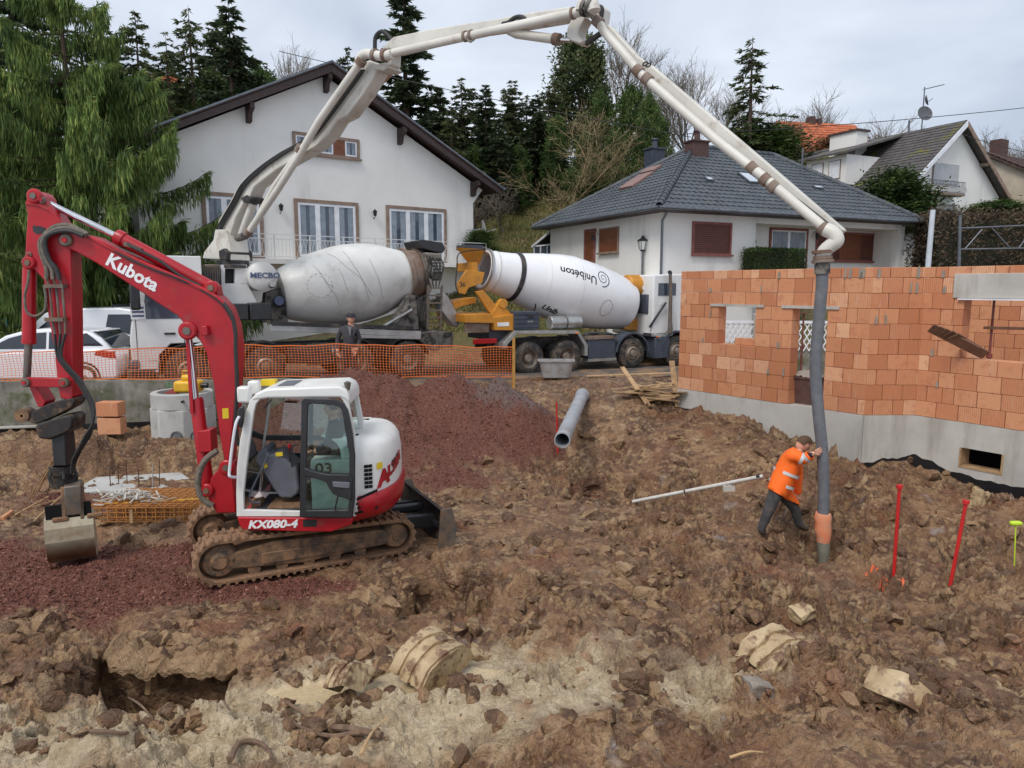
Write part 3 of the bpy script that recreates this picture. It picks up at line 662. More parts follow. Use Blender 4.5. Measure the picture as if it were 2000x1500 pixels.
# lean-to at the right, conservatory at the left
b = MB(); s0, z1 = H2.sz(1768, 446, 1.5); s1, z0 = H2.sz(1842, 492, 1.5); b.prism([(s0, 0), (s1, 0), (s1, z0), (s0, z1)], 1.5, 7); b.build('annex_wall', 'white_render', h2)
b = MB(); b.prism([(s0-.0, z1+.01), (s1+.3, z0-.1), (s1+.3, z0+.04), (s0, z1+.14)], 1.3, 7.2); b.build('annex_roof', 'brown_tile', h2)
b = MB(); s0 = H2s.sz(1075, 470)[0]; s1 = s0+2.2; zz = H2s.sz(1075, 446)[1]; zl = zz-.75
b.bx(.2, 3, s0, s1, 0, zl-1.0); b.build('conservatory_base', 'white_render', h2)
b = MB()
for x in (.22, 1.1, 2.0, 2.9):
    b.bx(x, x+.07, s1-.07, s1, zl-1.0, zl)
for y in np.linspace(s0, s1-.07, 4): b.bx(.2, .27, y, y+.07, zl-1.0, zl)
b.beam((.2, s0, zz), (.2, s1+.15, zl), .08, .1); b.bx(.2, 3, s1-.08, s1+.02, zl, zl+.07); b.bx(.2, .28, s0, s1, zl-.02, zl+.05); b.build('conservatory_frame', 'white_frame', h2)
b = MB(); b.slab([(.2, s0, zz+.04), (.2, s1+.2, zl+.04), (3, s1+.2, zl+.04), (3, s0, zz+.04)], (0, 0, .05)); b.build('conservatory_roof', 'zinc', h2)
b = MB(); b.bx(.235, .245, s0+.05, s1-.05, zl-1.0, zl); b.build('pane', 'house_glass', h2)

# ---------------------------------------------------------------- house with the mossy slate roof
p = atY(1865, 330, 42); H3 = Plane(p.x, 42, 26, 0); H3.z0 = gzs(p.x, 42)-1.5
h3 = pthing('slate_roof_house', 'white house with steep mossy slate roof and wavy balcony rail on the hill', 'house', H3)
zr3 = H3.sz(1866, 231, -.5)[1]; sE3, zE3 = H3.sz(1981, 396, -.5); sl = zr3-zE3; LZ = 13.5
b = MB(); wl = sE3-.7; zz = lambda s_: zr3-.25-abs(s_)*sl/sE3
b.prism([(-wl, -3), (wl-.6, -3), (wl-.6, zz(wl)-1.0), (wl, zz(wl)), (0, zz(0)), (-wl, zz(wl))], 0, LZ-.6); b.build('wall', 'white_render', h3)
for sg in (1, -1):
    b = MB(); e = sg*sE3; b.prism([(0, zr3), (e, zE3), (e, zE3-.1), (0, zr3-.12)], -.5, LZ); ro = b.build('roof', 'old_slate', h3)
    b = MB(); b.prism([(0, zr3-.02), (e, zE3-.02), (e, zE3-.3), (0, zr3-.34)], -.56, -.503); b.build('fascia', 'white_frame' if sg < 0 else 'stone_trim', ro)
    b = MB(); v = Vector((-e, 0, sl)).normalized(); H = math.hypot(e, sl)
    tiled(b, (e, -.5, zE3), (0, 1, 0), v, lambda h: 0.0, lambda h: LZ+.5, H, pitch=.3, tw=.3, amp=.03, step=.035, du=.3, flat=True); tag(b.build('roof_slates', 'old_slate', ro, recalc=False, smooth=20), kind='stuff')
    for t_ in (.45, .93): b = MB(); b.beam((e*t_, .02, zr3-.3-sl*t_), (e*t_, -.5, zr3-.3-sl*t_), .14, .18); b.build('purlin', 'stone_trim', h3)
s0, s1, z0, z1 = rect(H3, 1822, 317, 1869, 362); b = MB(); b.bx(s0, s1, -.05, .02, z0, z1); wn_ = b.build('window', 'stone_trim', h3); b = MB()
for i in range(22): b.bx(s0+.05, s1-.05, -.075-.008*(i % 2), -.05, z0+(z1-z0)*i/22, z0+(z1-z0)*(i+.9)/22)
b.build('shutter', 'shutter_grey' if 'shutter_grey' in MATS else mat('shutter_grey', srgb(196, 198, 200), rough=.6) and 'shutter_grey', wn_)
b = MB(); s0, z0 = H3.sz(1814, 373, -.7); s1 = H3.sz(1884, 372, -.7)[0]; b.bx(s0, s1, -.75, 0, z0-.12, z0); b.build('balcony_slab', 'stone_trim', h3)
b = MB(); b.beam((s0, -.7, z0+.62), (s1, -.7, z0+.62), .04, .04); b.beam((s0, -.7, z0+.04), (s1, -.7, z0+.04), .04, .04); nn = 26
for i in range(nn+1):
    x = s0+(s1-s0)*i/nn; b.tube([(x, -.7, z0+.04), (x+.04, -.78, z0+.2), (x-.03, -.72, z0+.42), (x, -.7, z0+.62)], .014, 4)
b.build('balcony_railing', 'zinc', h3)
s0, s1, z0, z1 = rect(H3, 1816, 397, 1868, 402); MB().bx(s0, s1, -.25, .01, z0, z1).build('ledge', 'white_frame', h3); MB().bx(s0, s1-.2, -.06, .01, z0-1.3, z0-.25).build('window', 'house_glass', h3)
# dormer and chimney on the left slope
H3s = Plane(p.x, 42, 116, H3.z0)
def dorm(): 
    o_ = sE3*.93; s0, z0 = H3s.sz(1654, 352, o_); s1, z1 = H3s.sz(1572, 330, o_)
    y0, y1 = H3s.sz(1652, 330, o_)[0], H3s.sz(1575, 330, o_)[0]; zt_ = H3s.sz(1640, 303, o_)[1]; zb_ = zt_-1.7
    y0, y1 = min(y0, y1), max(y0, y1)
    b = MB(); b.bx(-o_, -.4, y0, y1, zb_, zt_); d = b.build('dormer', 'white_render', h3)
    for a in (.12, .55):
        ya = y0+(y1-y0)*a; yb_ = ya+(y1-y0)*.3
        MB().bx(-o_-.03, -o_+.02, ya, yb_, zb_+.35, zt_-.25).build('window', 'stone_trim', d); MB().bx(-o_-.045, -o_-.03, ya+.06, yb_-.06, zb_+.4, zt_-.3).build('pane', 'white_frame', d)
    b = MB(); b.slab([(-o_-.4, y0-.3, zt_-.02), (-o_-.4, y1+.3, zt_-.02), (.0, y1+.3, zt_+1.4), (.0, y0-.3, zt_+1.4)], (0, 0, .12)); b.build('dormer_roof', 'old_slate', d)
dorm()
s0, z1 = H3s.sz(1680, 256, 1.6); s1, z0 = H3s.sz(1626, 300, 1.6); b = MB(); b.bx(-1.9, -.9, s0, s1, z0-1, z1); ch = b.build('chimney', 'white_render', h3); MB().bx(-2.0, -.8, s0-.12, s1+.12, z1, z1+.12).build('chimney_cap', 'brown_tile', ch)
# aerial and two dishes
a = H3s.sz(1803, 212, 0); yA = a[0]; b = MB(); zt_ = H3s.sz(1806, 170, 0)[1]; b.tube([(0, yA, zr3-.2), (0, yA, zt_)], .035, 6); b.tube([(0, yA, zt_-.12), (1.3, yA-.3, zt_+.22)], .025, 5)
for k in range(5): b.tube([(.2+k*.25, yA-.4, zt_-.06+k*.065), (.2+k*.25, yA+.3, zt_-.06+k*.065)], .012, 4)
ant = b.build('aerial', 'zinc', h3); mat('dish_grey', srgb(92, 94, 98), rough=.6)
for px, py, r_ in ((1804, 224, .44), (1810, 197, .3)):
    y_, z_ = H3s.sz(px, py, 0); b = MB(); b.lathe([(0, .01), (.02, r_*.5), (.1, r_), (.12, r_), (.05, r_*.5), (.03, .01)], (-.1, yA-.15, z_), (-.35 if r_ > .4 else .6, -.8, .25), 20); b.tube([(-.1, yA-.2, z_-r_*.5), (-.2, yA-.7, z_)], .015, 4); b.build('satellite_dish', 'dish_grey', ant)
b = MB(); y_, z_ = H3s.sz(1776, 235, 0); b.tube([(0, y_, z_), (0, y_, z_-1.0)], .06, 6); b.build('vent_pipe', 'zinc', h3)
# ---------------------------------------------------------------- far houses
def far_house(name, label, pxr0, pyr0, pxr1, pyr1, D, deg, drop, halfd, mroof, wall, rise, chims=()):
    p = atY(pxr0, pyr0, D); pl = Plane(p.x, D, deg, 0); h = pthing(name, label, 'house', pl)
    z = p.z; L = pl.sz(pxr1, pyr1)[0]
    b = MB(); zl = z-rise
    b.add([(0.3, -halfd+.4, zl-drop), (0.3, halfd-.4, zl-drop), (0.3, halfd-.4, zl+.1), (0.3, 0, z-.25), (0.3, -halfd+.4, zl+.1)] + [(L-.3, y, zz_) for y, zz_ in ((-halfd+.4, zl-drop), (halfd-.4, zl-drop), (halfd-.4, zl+.1), (0, z-.25), (-halfd+.4, zl+.1))], [(0, 1, 2, 3, 4), (9, 8, 7, 6, 5), (0, 4, 9, 5), (4, 3, 8, 9), (3, 2, 7, 8), (2, 1, 6, 7)]); wl_ = b.build('wall', wall, h)
    ro = None
    for sg in (-1, 1):
        b = MB(); b.slab([(0, 0, z), (L, 0, z), (L, sg*halfd, zl), (0, sg*halfd, zl)], (0, 0, -.15)); r_ = b.build('roof', mroof, h)
        if sg < 0:
            v = Vector((0, halfd, rise)).normalized(); b = MB(); tiled(b, (0, -halfd, zl), (1, 0, 0), v, lambda q: 0.0, lambda q: L, math.hypot(halfd, rise), pitch=.4, tw=.3, amp=.03, step=.05, du=.15); tag(b.build('roof_tiles', mroof, r_, recalc=False), kind='stuff')
    for cx, cw, chh in chims: MB().bx(cx, cx+cw, -.3, .4, z-.8, z+chh).build('chimney', 'chimney_brown', h)
    return h, L, zl, halfd
mat('beige_render', srgb(200, 188, 168), srgb(176, 164, 146), 1, .85)
h4 = far_house('orange_roof_house', 'house with orange tiled roof behind the mossy slate roof', 1516, 236, 1670, 249, 66, 12, 9, 5.2, 'orange_tile', 'beige_render', 4.6, ((3.2, .5, .5), (4.0, .3, .35)))
h5, L5, z5, d5 = far_house('brown_roof_house', 'beige house with brown tiled roof at the right edge of the hill', 1918, 296, 2080, 268, 47, 30, 8, 4.0, 'brown_tile', 'beige_render', 2.2, ((1.6, .9, .9),))
MB().bx(1.6, 3.0, -d5+.32, -d5+.42, z5-2.2, z5-.6).build('window', 'wood_door', h5)
h6 = far_house('red_roof_cottage', 'cottage with dull red roof half hidden behind the big weeping conifer', 285, 146, 350, 150, 62, 10, 6, 4.0, 'orange_tile', 'white_render', 2.2)
h6b, L6, z6, d6 = h6
MB().bx(.8, 1.9, -d6+.3, -d6+.42, z6-1.9, z6-.6).build('window', 'house_glass', h6b)
# ---------------------------------------------------------------- clay block building under construction
Dc = 14.0; pc = atY(1687, 811, Dc); ZB = pc.z
B1 = Plane(pc.x, Dc, -53.6, ZB); pr = atY(1786, 808, Dc + .02); B2 = Plane(pc.x, Dc, math.degrees(math.atan2(pr.y-Dc, pr.x-pc.x)), ZB); B3 = Plane(pr.x, pr.y, -57, ZB)
W1 = -B1.sz(1327, 650)[0]; W2 = math.hypot(pr.x-pc.x, pr.y-Dc); W3 = 3.3
t = NT('clay_block'); o = t.obj(); oi = t.n('ShaderNodeObjectInfo').outputs['Random']
rp_ = t.n('ShaderNodeValToRGB'); cr = rp_.color_ramp; cr.elements[0].color = (*srgb(184, 118, 80), 1); cr.elements[1].color = (*srgb(224, 174, 136), 1)
for ps, cc in ((.3, (204, 140, 100)), (.55, (212, 152, 112)), (.75, (190, 122, 84)), (.9, (220, 166, 128))): e = cr.elements.new(ps); e.color = (*srgb(*cc), 1)
t.t.links.new(oi, rp_.inputs[0])
wv = t.n('ShaderNodeTexWave', wave_type='BANDS', bands_direction='X'); wv.inputs['Scale'].default_value = 9.0; wv.inputs['Distortion'].default_value = .3; t.t.links.new(o, wv.inputs['Vector'])
c = t.mix(t.math('MULTIPLY', t.ramp(wv.outputs[1], .7, .95), t.math('MULTIPLY', t.ramp(t.math('FRACT', t.math('MULTIPLY', oi, 7.3)), .45, .6), .6)), rp_.outputs[0], srgb(160, 98, 72))
c = t.mix(t.ramp(t.noise(7, 5, .6, t.geo()).outputs[0], .52, .75), c, srgb(184, 118, 88))
c = t.mix(t.ramp(t.noise(3, 5, .65, t.mapv(t.geo(), (3, 3, .5))).outputs[0], .6, .8), c, srgb(206, 168, 142))
t.set(c, .85); t.bump(t.math('ADD', t.math('MULTIPLY', wv.outputs[1], .6), t.math('MULTIPLY', t.noise(90, 3, .6, o).outputs[0], .6)), .45, .008)
mat('concrete', srgb(196, 192, 184), srgb(172, 168, 160), 1.1, .85, bump=.3, bscale=70, dirt=srgb(146, 140, 128), dlo=.5, dhi=.75, dscale=2.2, streak=True)
mat('bitumen', (.012, .012, .014), rough=.35, bump=.3)
mat('mortar', srgb(160, 150, 138), srgb(134, 124, 112), 6, .95, bump=.6, bscale=60)
bb = thing('clay_block_building', 'unfinished orange clay block building on a grey concrete base', 'building', (pc.x, pc.y, ZB))
TH = .3; CH = .3; BL = .4
_bm = {}
def brick_mesh(L, H):
    k = (round(L, 2), round(H, 3))
    if k not in _bm:
        q = MB(); q.bx(-k[0]/2, k[0]/2, 0, TH, .003, k[1]-.003); ob = q.build('brick', 'clay_block', None, bevel=0, smooth=0); me_ = ob.data
        b_ = bmesh.new(); b_.from_mesh(me_); bmesh.ops.bevel(b_, geom=b_.edges[:], offset=.006, segments=1, affect='EDGES'); b_.to_mesh(me_); b_.free()
        bpy.data.objects.remove(ob); _bm[k] = me_
    return _bm[k]
root_inv = Matrix.Translation((-pc.x, -pc.y, -ZB))
def lay(pl, s0, s1, holes, ncourse, top=.2, start=0, off=0.0):
    for c_ in range(ncourse+(1 if top else 0)):
        H = CH if c_ < ncourse else top; zc = c_*CH; zm = zc+H/2
        iv = [(s0, s1)]
        for a, b_, z0, z1 in holes:
            if z0 < zm < z1:
                nv = []
                for u, v in iv:
                    if b_ <= u or a >= v: nv.append((u, v)); continue
                    if a > u: nv.append((u, a))
                    if b_ < v: nv.append((b_, v))
                iv = nv
        for u, v in iv:
            x = u; first = BL*(.5 if (c_+start) % 2 else 1.0)*rnd.choice((1, 1, .85))
            while x < v-.02:
                L = first if x == u else BL*(rnd.choice((.72, .55)) if rnd.random() < .16 else 1.0)
                if v-(x+L) < .12: L = v-x
                L = min(L, v-x)
                if L > .03:
                    ob = bpy.data.objects.new('brick', brick_mesh(max(.05, L-.006), H)); COL.objects.link(ob); ob.parent = bb
                    wpt = pl.w(x+L/2, off+rnd.uniform(-.004, .004), zc)
                    ob.matrix_basis = root_inv @ Matrix.Translation(wpt) @ Matrix.Rotation(pl.th, 4, 'Z')
                x += L
w0, w1 = B1.sz(1402, 640)[0], B1.sz(1474, 640)[0]; d0, d1 = B1.sz(1543, 700)[0], B1.sz(1611, 700)[0]
lay(B1, -W1, 0, [(w0, w1, 1.2, 2.1), (d0, d1, -1, 2.1)], 9)
lay(B2, .0, W2+.14, [], 9, start=1)
o0 = B3.sz(1879, 640)[0]; lz = B3.sz(1930, 583)[1]; lt = B3.sz(1930, 534)[1]
sill_ = .3*round(B3.sz(1940, 698)[1]/.3)
lay(B3, 0, W3, [(o0, W3+1, sill_, lz+.02), (B3.sz(1862, 560)[0], W3+1, lz, lt)], 9, start=0)
def wpart(pl, name, m, fn, **k):
    q = MB(); fn(q); q.v = [tuple(root_inv @ pl.w(*v)) for v in q.v]; return q.build(name, m, bb, **k)
lay(B3, -1.6, W3+1, [], 8, top=0, off=3.2)                     # inner wall seen through the wide opening
# lintels
for a, c_, z_ in ((w0-.22, w1+.22, 2.1), (d0-.25, d1+.25, 2.1)): wpart(B1, 'lintel', 'concrete', lambda q: q.bx(a, c_, -.03, -.005, z_-.03, z_+.03))
lin = wpart(B3, 'lintel', 'concrete', lambda q: q.bx(B3.sz(1862, 560)[0]+.01, W3+.2, -.02, TH, lz, lt), bevel=.01)
wpart(B3, 'formwork_strip', 'white_frame', lambda q: q.bx(o0-.1, W3+.2, -.05, TH+.1, lz-.03, lz-.004))
# foundation
FB = -1.75
hs0, hz1 = B3.sz(1876, 873); hs1, hz0 = B3.sz(1958, 928)
wpart(B1, 'foundation', 'concrete', lambda q: q.bx(-W1, .0, -.015, TH, FB, -.004))
wpart(B2, 'foundation', 'concrete', lambda q: q.bx(.0, W2, -.02, TH, FB, -.004))
def f3(q):
    q.bx(0, hs0, -.02, TH, FB, -.004); q.bx(hs1, W3, -.02, TH, FB, -.004); q.bx(hs0, hs1, -.02, TH, hz1, -.004); q.bx(hs0, hs1, -.02, TH, FB, hz0)
wpart(B3, 'foundation', 'concrete', f3)
mat('opening_shade', (.004, .004, .004), rough=1)  # near-black colour that paints the darkness inside openings and slots
wpart(B3, 'cellar_shade_sheet', 'opening_shade', lambda q: q.bx(hs0-.3, hs1+.3, TH+.6, TH+.65, hz0-.3, hz1+.3))  # black sheet behind the window hole, shade of the cellar put into colour
wpart(B3, 'cellar_shade_top', 'opening_shade', lambda q: q.bx(hs0-.3, hs1+.3, TH+.005, TH+.6, hz1+.02, hz1+.05))
mat('raw_plank', srgb(188, 156, 116), srgb(160, 128, 92), 8, .8, bump=.3, bscale=50, dirt=srgb(120, 96, 72), dlo=.52, dhi=.7, dscale=6, var=.25)
def f4(q):
    q.bx(hs0, hs0+.03, -.03, TH, hz0, hz1); q.bx(hs1-.03, hs1, -.03, TH, hz0, hz1); q.bx(hs0+.03, hs1-.03, -.03, TH, hz0, hz0+.03)
wpart(B3, 'cellar_window_frame', 'raw_plank', f4)
def bit(pl, s0, s1, pts, off):
    def f(q):
        n = 60
        for i in range(n+1):
            s_ = s0+(s1-s0)*i/n; zt_ = np.interp(s_, [p_[0] for p_ in pts], [p_[1] for p_ in pts]) + .09*mnoise.noise((s_*2.2, 3.1, 0))+.05*mnoise.noise((s_*6, 1, 0))
            q.v += [(s_, off, FB), (s_, off, zt_)]
        for i in range(n): q.f.append((2*i, 2*i+2, 2*i+3, 2*i+1))
    wpart(pl, 'bitumen_coat', 'bitumen', f, recalc=False)
bit(B1, -W1, 0, [B1.sz(1327, 795), B1.sz(1480, 850), B1.sz(1600, 890), B1.sz(1685, 905)], -.022)
bit(B2, 0, W2, [B2.sz(1690, 905), B2.sz(1740, 892), B2.sz(1786, 888)], -.027)
bit(B3, 0, W3, [B3.sz(1787, 888), B3.sz(1860, 918), B3.sz(1930, 940), B3.sz(2000, 955)], -.027)
b = MB(); 
wpart(B1, 'floor_slab', 'concrete', lambda q: q.bx(-W1+TH, -.1, .02, 5.5, -.2, -.006))
# mortar smears in a few joints
sm = MB(); rr = random.Random(5)
for pl, s0, s1, n in ((B1, -W1, 0, 22), (B2, 0, W2, 6), (B3, 0, W3, 10)):
    for _ in range(n):
        s_ = rr.uniform(s0+.1, s1-.1); c_ = rr.choice((9, 9, 8, 6, 4, 2)); z_ = c_*.3 if c_ < 9 else 2.7
        if pl is B1 and (w0-.1 < s_ < w1+.1 or d0-.1 < s_ < d1+.1): continue
        if pl is B3 and s_ > o0-.2: continue
        w_ = rr.uniform(.015, .035); h_ = rr.uniform(.1, .24)
        pts = [pl.w(s_-w_, -.008, z_), pl.w(s_+w_, -.008, z_), pl.w(s_+w_*1.2, -.008, z_+h_*.6), pl.w(s_+w_*.5, -.008, z_+h_), pl.w(s_-w_*.8, -.008, z_+h_*.8)]
        n_ = pl.w(0, -.008, 0)-pl.w(0, 0, 0); sm.slab([root_inv @ q for q in pts], n_)
tag(sm.build('mortar_smears', 'mortar', bb), kind='stuff')
# ================================================================ THINGS ON THE SITE
def hit(px, py, lo=4.0, hi=30.0):
    a, b_, c_ = ray(px, py); ts = np.linspace(lo/b_, hi/b_, 1500)
    z = ground(ts*a, ts*b_)[0]; zz_ = CAMZ + c_*ts; k = np.argmax(zz_ < z) if (zz_ < z).any() else len(ts)-1
    return Vector((ts[k]*a, ts[k]*b_, float(zz_[k])))
ORD = ('first', 'second', 'third', 'fourth', 'fifth', 'rightmost')
# old concrete wall with moss
t = NT('old_concrete'); o = t.geo()
c = t.mix(t.ramp(t.noise(1.6, 6, .65, o).outputs[0], .38, .66), srgb(150, 146, 136), srgb(112, 108, 100))
c = t.mix(t.ramp(t.noise(2.2, 6, .6, t.mapv(o, (1, 1, .25))).outputs[0], .5, .68), c, srgb(86, 82, 74))
c = t.mix(t.math('MULTIPLY', t.ramp(t.noise(3.1, 5, .6, o).outputs[0], .45, .65), t.ramp(t.math('ADD', t.math('MULTIPLY', t.n('ShaderNodeSeparateXYZ').outputs[2], 0), 0.5), .0, .4)), c, srgb(84, 88, 58))
c = t.mix(t.ramp(t.noise(14, 3, .6, o).outputs[0], .68, .74), c, srgb(186, 184, 178))
t.set(c, .9); t.bump(t.noise(38, 5, .65, o).outputs[0], .5, .015)
wl = pthing('retaining_wall', 'old stained grey concrete wall below the orange mesh fence', 'wall', WALL)
S0, S1 = -7.0, WALL.sz(640, 745)[0]; zt0, zt1 = WALL.sz(0, 745)[1], WALL.sz(450, 742)[1]; sA, sB = 0, WALL.sz(450, 742)[0]
ztw = lambda s_: zt0 + (zt1-zt0)*(s_-sA)/(sB-sA)
b = MB()
n = 40
for i in range(n+1):
    s_ = S0+(S1-S0)*i/n; zt_ = ztw(s_)+.015*math.sin(i*2.1); b.v += [(s_, 0, -.3), (s_, .0, zt_), (s_, .28, zt_), (s_, .28, -.3)]
for i in range(n):
    for j in range(3): a_ = 4*i+j; b.f.append((a_, a_+4, a_+5, a_+1))
b.f += [(0, 1, 2, 3), (4*n+3, 4*n+2, 4*n+1, 4*n)]; b.build('wall', 'old_concrete', wl)
mat('membrane', (.015, .015, .016), rough=.3, bump=.2)
b = MB(); zb_ = WALL.sz(200, 828)[1]; b.bx(S0, S1, -.05, -.004, zb_-.3, zb_+.02); b.build('membrane', 'membrane', wl)
b = MB(); b.beam((S0, -.16, zb_+.02), (WALL.sz(150, 828)[0], -.12, zb_+.03), .2, .03); b.build('footing_strip', 'concrete', wl)
mat('green_paint', srgb(110, 170, 120), rough=.7)
s_, z_ = WALL.sz(333, 752, -.01); lettering('EU', .16, lambda u, v, d: Vector((s_+u, -.004-d, z_+v)), 'green_paint', wl)
# orange mesh fence
t = NT('orange_mesh'); t.set(srgb(226, 122, 62), .5); t.p.inputs['Subsurface Weight'].default_value = 0
fe = pthing('mesh_fence', 'orange plastic mesh barrier fence along the street', 'fence', Plane(WALL.o[0], WALL.o[1], 13, 0.0))
FEN = WALL; fo = .12
fx = [-6.0] + [WALL.sz(x, 700, fo)[0] for x in (0, 200, 480, 700, 1003)]
ft = [WALL.sz(0, 690, fo)[1]] + [WALL.sz(x, y, fo)[1] for x, y in ((0, 690), (200, 684), (480, 675), (700, 673), (1003, 678))]
fb = [WALL.sz(0, 744, fo)[1]] + [WALL.sz(x, y, fo)[1] for x, y in ((0, 744), (200, 741), (480, 737), (700, 735), (1003, 737))]
top_ = lambda s_: np.interp(s_, fx, ft) + .015*math.sin(s_*2.7)+.012*math.sin(s_*6.1); bot_ = lambda s_: np.interp(s_, fx, fb)+.012*math.sin(s_*3.3)
wav = lambda s_, f: fo + .05*math.sin(s_*1.3+f*2)+.025*math.sin(s_*4.1+f*3)
b = MB(); NR = 12; ns = 230; SS = np.linspace(fx[0], fx[-1], ns+1)
for r in range(NR+1):
    f = r/NR; hw = (.014 if r in (0, NR) else .005); k = len(b.v)
    for s_ in SS:
        z_ = bot_(s_)+(top_(s_)-bot_(s_))*f; y = wav(s_, f); b.v += [(s_, y, z_-hw), (s_, y, z_+hw)]
    for i in range(ns): b.f.append((k+2*i, k+2*i+2, k+2*i+3, k+2*i+1))
nv = int((fx[-1]-fx[0])/.078)
for j in range(nv+1):
    s_ = fx[0]+(fx[-1]-fx[0])*j/nv; k = len(b.v); hw = .005
    for r in range(7):
        f = r/6; sx = s_+.012*math.sin(f*5+s_*1.7); z_ = bot_(s_)+(top_(s_)-bot_(s_))*f; y = wav(s_, f)-.002; b.v += [(sx-hw, y, z_), (sx+hw, y, z_)]
    for i in range(6): b.f.append((k+2*i, k+2*i+1, k+2*i+3, k+2*i+2))
tag(b.build('mesh', 'orange_mesh', fe, recalc=False, smooth=0), kind='stuff')
mat('yellow_wood', srgb(198, 150, 74), srgb(170, 124, 60), 8, .8)
for px, yt, yb in ((1003, 660, 752), (455, 672, 740)):
    a_, c_ = WALL.sz(px, yt, fo-.06), WALL.sz(px, yb, fo-.06); b = MB(); b.bx(a_[0]-.035, a_[0]+.035, fo-.11, fo-.05, c_[1]-.3, a_[1]); b.build('post', 'yellow_wood', fe, bevel=.006)
# manhole ring with yellow pump on top
p = hit(360, 859); Yr = p.y+.7; p = atY(359, 860, Yr-.6); zr0 = gzs(p.x, Yr)-.02
mat('ring_concrete', srgb(186, 186, 182), srgb(166, 166, 162), 2, .85, bump=.25, bscale=60, dirt=srgb(140, 134, 124), dlo=.55, dhi=.8, dscale=3)
rg = thing('manhole_chamber', 'pale concrete manhole chamber with two round plugs beside the old wall', 'manhole', (atY(359, 820, Yr).x, Yr, atY(359, 860, Yr-.6).z))
hw = (atY(418, 830, Yr-.5).x-atY(299, 830, Yr-.5).x)/2; zA = atY(359, 800, Yr-.5).z-rg.location.z; zB = atY(359, 772, Yr-.5).z-rg.location.z
b = MB(); b.lathe([(-.3, hw*1.02), (zA, hw*1.02), (zA, hw*.8), (zA-.5, hw*.8)], (0, 0, 0), (0, 0, 1), 8, math.pi/8, 2*math.pi+math.pi/8); base_ = b.build('chamber', 'ring_concrete', rg, bevel=.03, smooth=30)
b = MB(); b.lathe([(zA+.004, hw*.97), (zB, hw*.97), (zB+.02, hw*.94), (zB+.02, hw*.76), (zA-.4, hw*.76)], (0, 0, 0), (0, 0, 1), 40); b.build('ring', 'ring_concrete', rg)
b = MB(); b.lathe([(zB-.18, .01), (zB-.18, hw*.77)], (0, 0, 0), (0, 0, 1), 24); b.build('ring_shade_disc', 'membrane', rg)  # black disc painted as the shade inside the ring
for px in (345, 383):
    q = atY(px, 853, Yr-hw*.97); b = MB(); b.lathe([(-.02, 0), (-.02, .09), (-.01, .1), (-.035, .105), (-.035, .125), (.05, .125)], q-rg.location, (0, 1, 0), 22); b.build('plug', 'grey_plug' if 'grey_plug' in MATS else mat('grey_plug', srgb(110, 112, 114), rough=.5) and 'grey_plug', rg)
b = MB(); q = atY(356, 785, Yr-hw*.97); b.lathe([(-.01, 0), (-.01, .03), (.05, .03)], q-rg.location, (0, 1, 0), 10); b.build('lifting_hole', 'membrane', rg)
mat('yellow_plastic', srgb(226, 176, 44), srgb(206, 156, 36), 4, .45, dirt=srgb(150, 112, 70), dlo=.6, dhi=.8)
q = atY(370, 766, Yr-.15); pu = thing('submersible_pump', 'yellow site pump sitting on the manhole chamber', 'pump', (q.x, Yr-.15, rg.location.z+zB+.02))
b = MB(); b.bx(-.28, .28, -.2, .2, .0, .27); b.build('body', 'yellow_plastic', pu, bevel=.07, seg=3); b = MB(); b.bx(-.13, .13, -.12, .12, .26, .4); b.build('motor', 'yellow_plastic', pu, bevel=.05)
b = MB(); b.tube([(-.12, 0, .38), (-.12, 0, .48), (.12, 0, .48), (.12, 0, .38)], .018, 6); b.build('handle', 'yellow_plastic', pu); b = MB(); b.slab([(-.55, -.1, -.02), (-.2, -.15, -.02), (-.2, -.1, .16)], (0, .25, 0)); b.build('base', 'rusty_red' if 'rusty_red' in MATS else mat('rusty_red', srgb(140, 52, 48), rough=.7) and 'rusty_red', pu)
b = MB(); b.lathe([(0, .06), (.14, .06), (.14, 0)], (.28, 0, .15), (1, 0, 0), 12); b.build('outlet', 'chassis' if 'chassis' in MATS else 'bitumen', pu)
# two clay blocks standing by the old wall
p = atY(219, 844, Yr-.3)
for k, (px, y0, y1, lab) in enumerate(((219, 845, 813, 'lower of two orange clay blocks stacked by the old wall'), (216, 812, 784, 'upper of two orange clay blocks stacked by the old wall'))):
    c_ = atY(px, y0, Yr-.3); h_ = atY(px, y1, Yr-.3).z-c_.z
    q = MB(); q.bx(-.25, .25, -.12, .18, 0, h_-.01); ob = q.build('clay_block', 'clay_block', None, bevel=.008); ob.location = (c_.x, c_.y, c_.z + (.0 if k else -.02)); ob.rotation_euler = (0, 0, .06*(1-2*k)); tag(ob, lab, 'brick', 'clay blocks by the wall')
# concrete slab in the mud, starter bars
pts = [hit(137, 958), hit(187, 938), hit(353, 930), hit(384, 942), hit(300, 955)]; z_ = max(q.z for q in pts)-.03
sl_ = MB(); sl_.slab([(q.x, q.y, z_) for q in pts], (0, 0, -.3)); o_ = sl_.build('concrete_footing', 'ring_concrete', None, bevel=.02); tag(o_, 'pale flat concrete footing behind the rebar cages', 'footing')
mat('rebar', srgb(176, 116, 56), srgb(140, 88, 48), 12, .8); mat('rebar_dark', srgb(96, 66, 48), srgb(70, 50, 40), 12, .85); mat('rebar_bright', srgb(204, 146, 74), srgb(176, 120, 60), 12, .7)
for k, px in enumerate((216, 232, 248, 270, 297, 310)):
    q = hit(px, 950); b = MB(); b.tube([(0, 0, -.2), (.01*k, 0, .35+.1*(k % 3))], .009, 6); o_ = b.build('starter_bar', 'rebar_dark' if k != 4 else 'ring_concrete'); o_.location = q; tag(o_, ORD[k]+' thin upright starter bar from the left in the pale footing' if k != 4 else 'pale upright marker rod in the footing', 'bar', 'starter bars in the footing' if k != 4 else None)
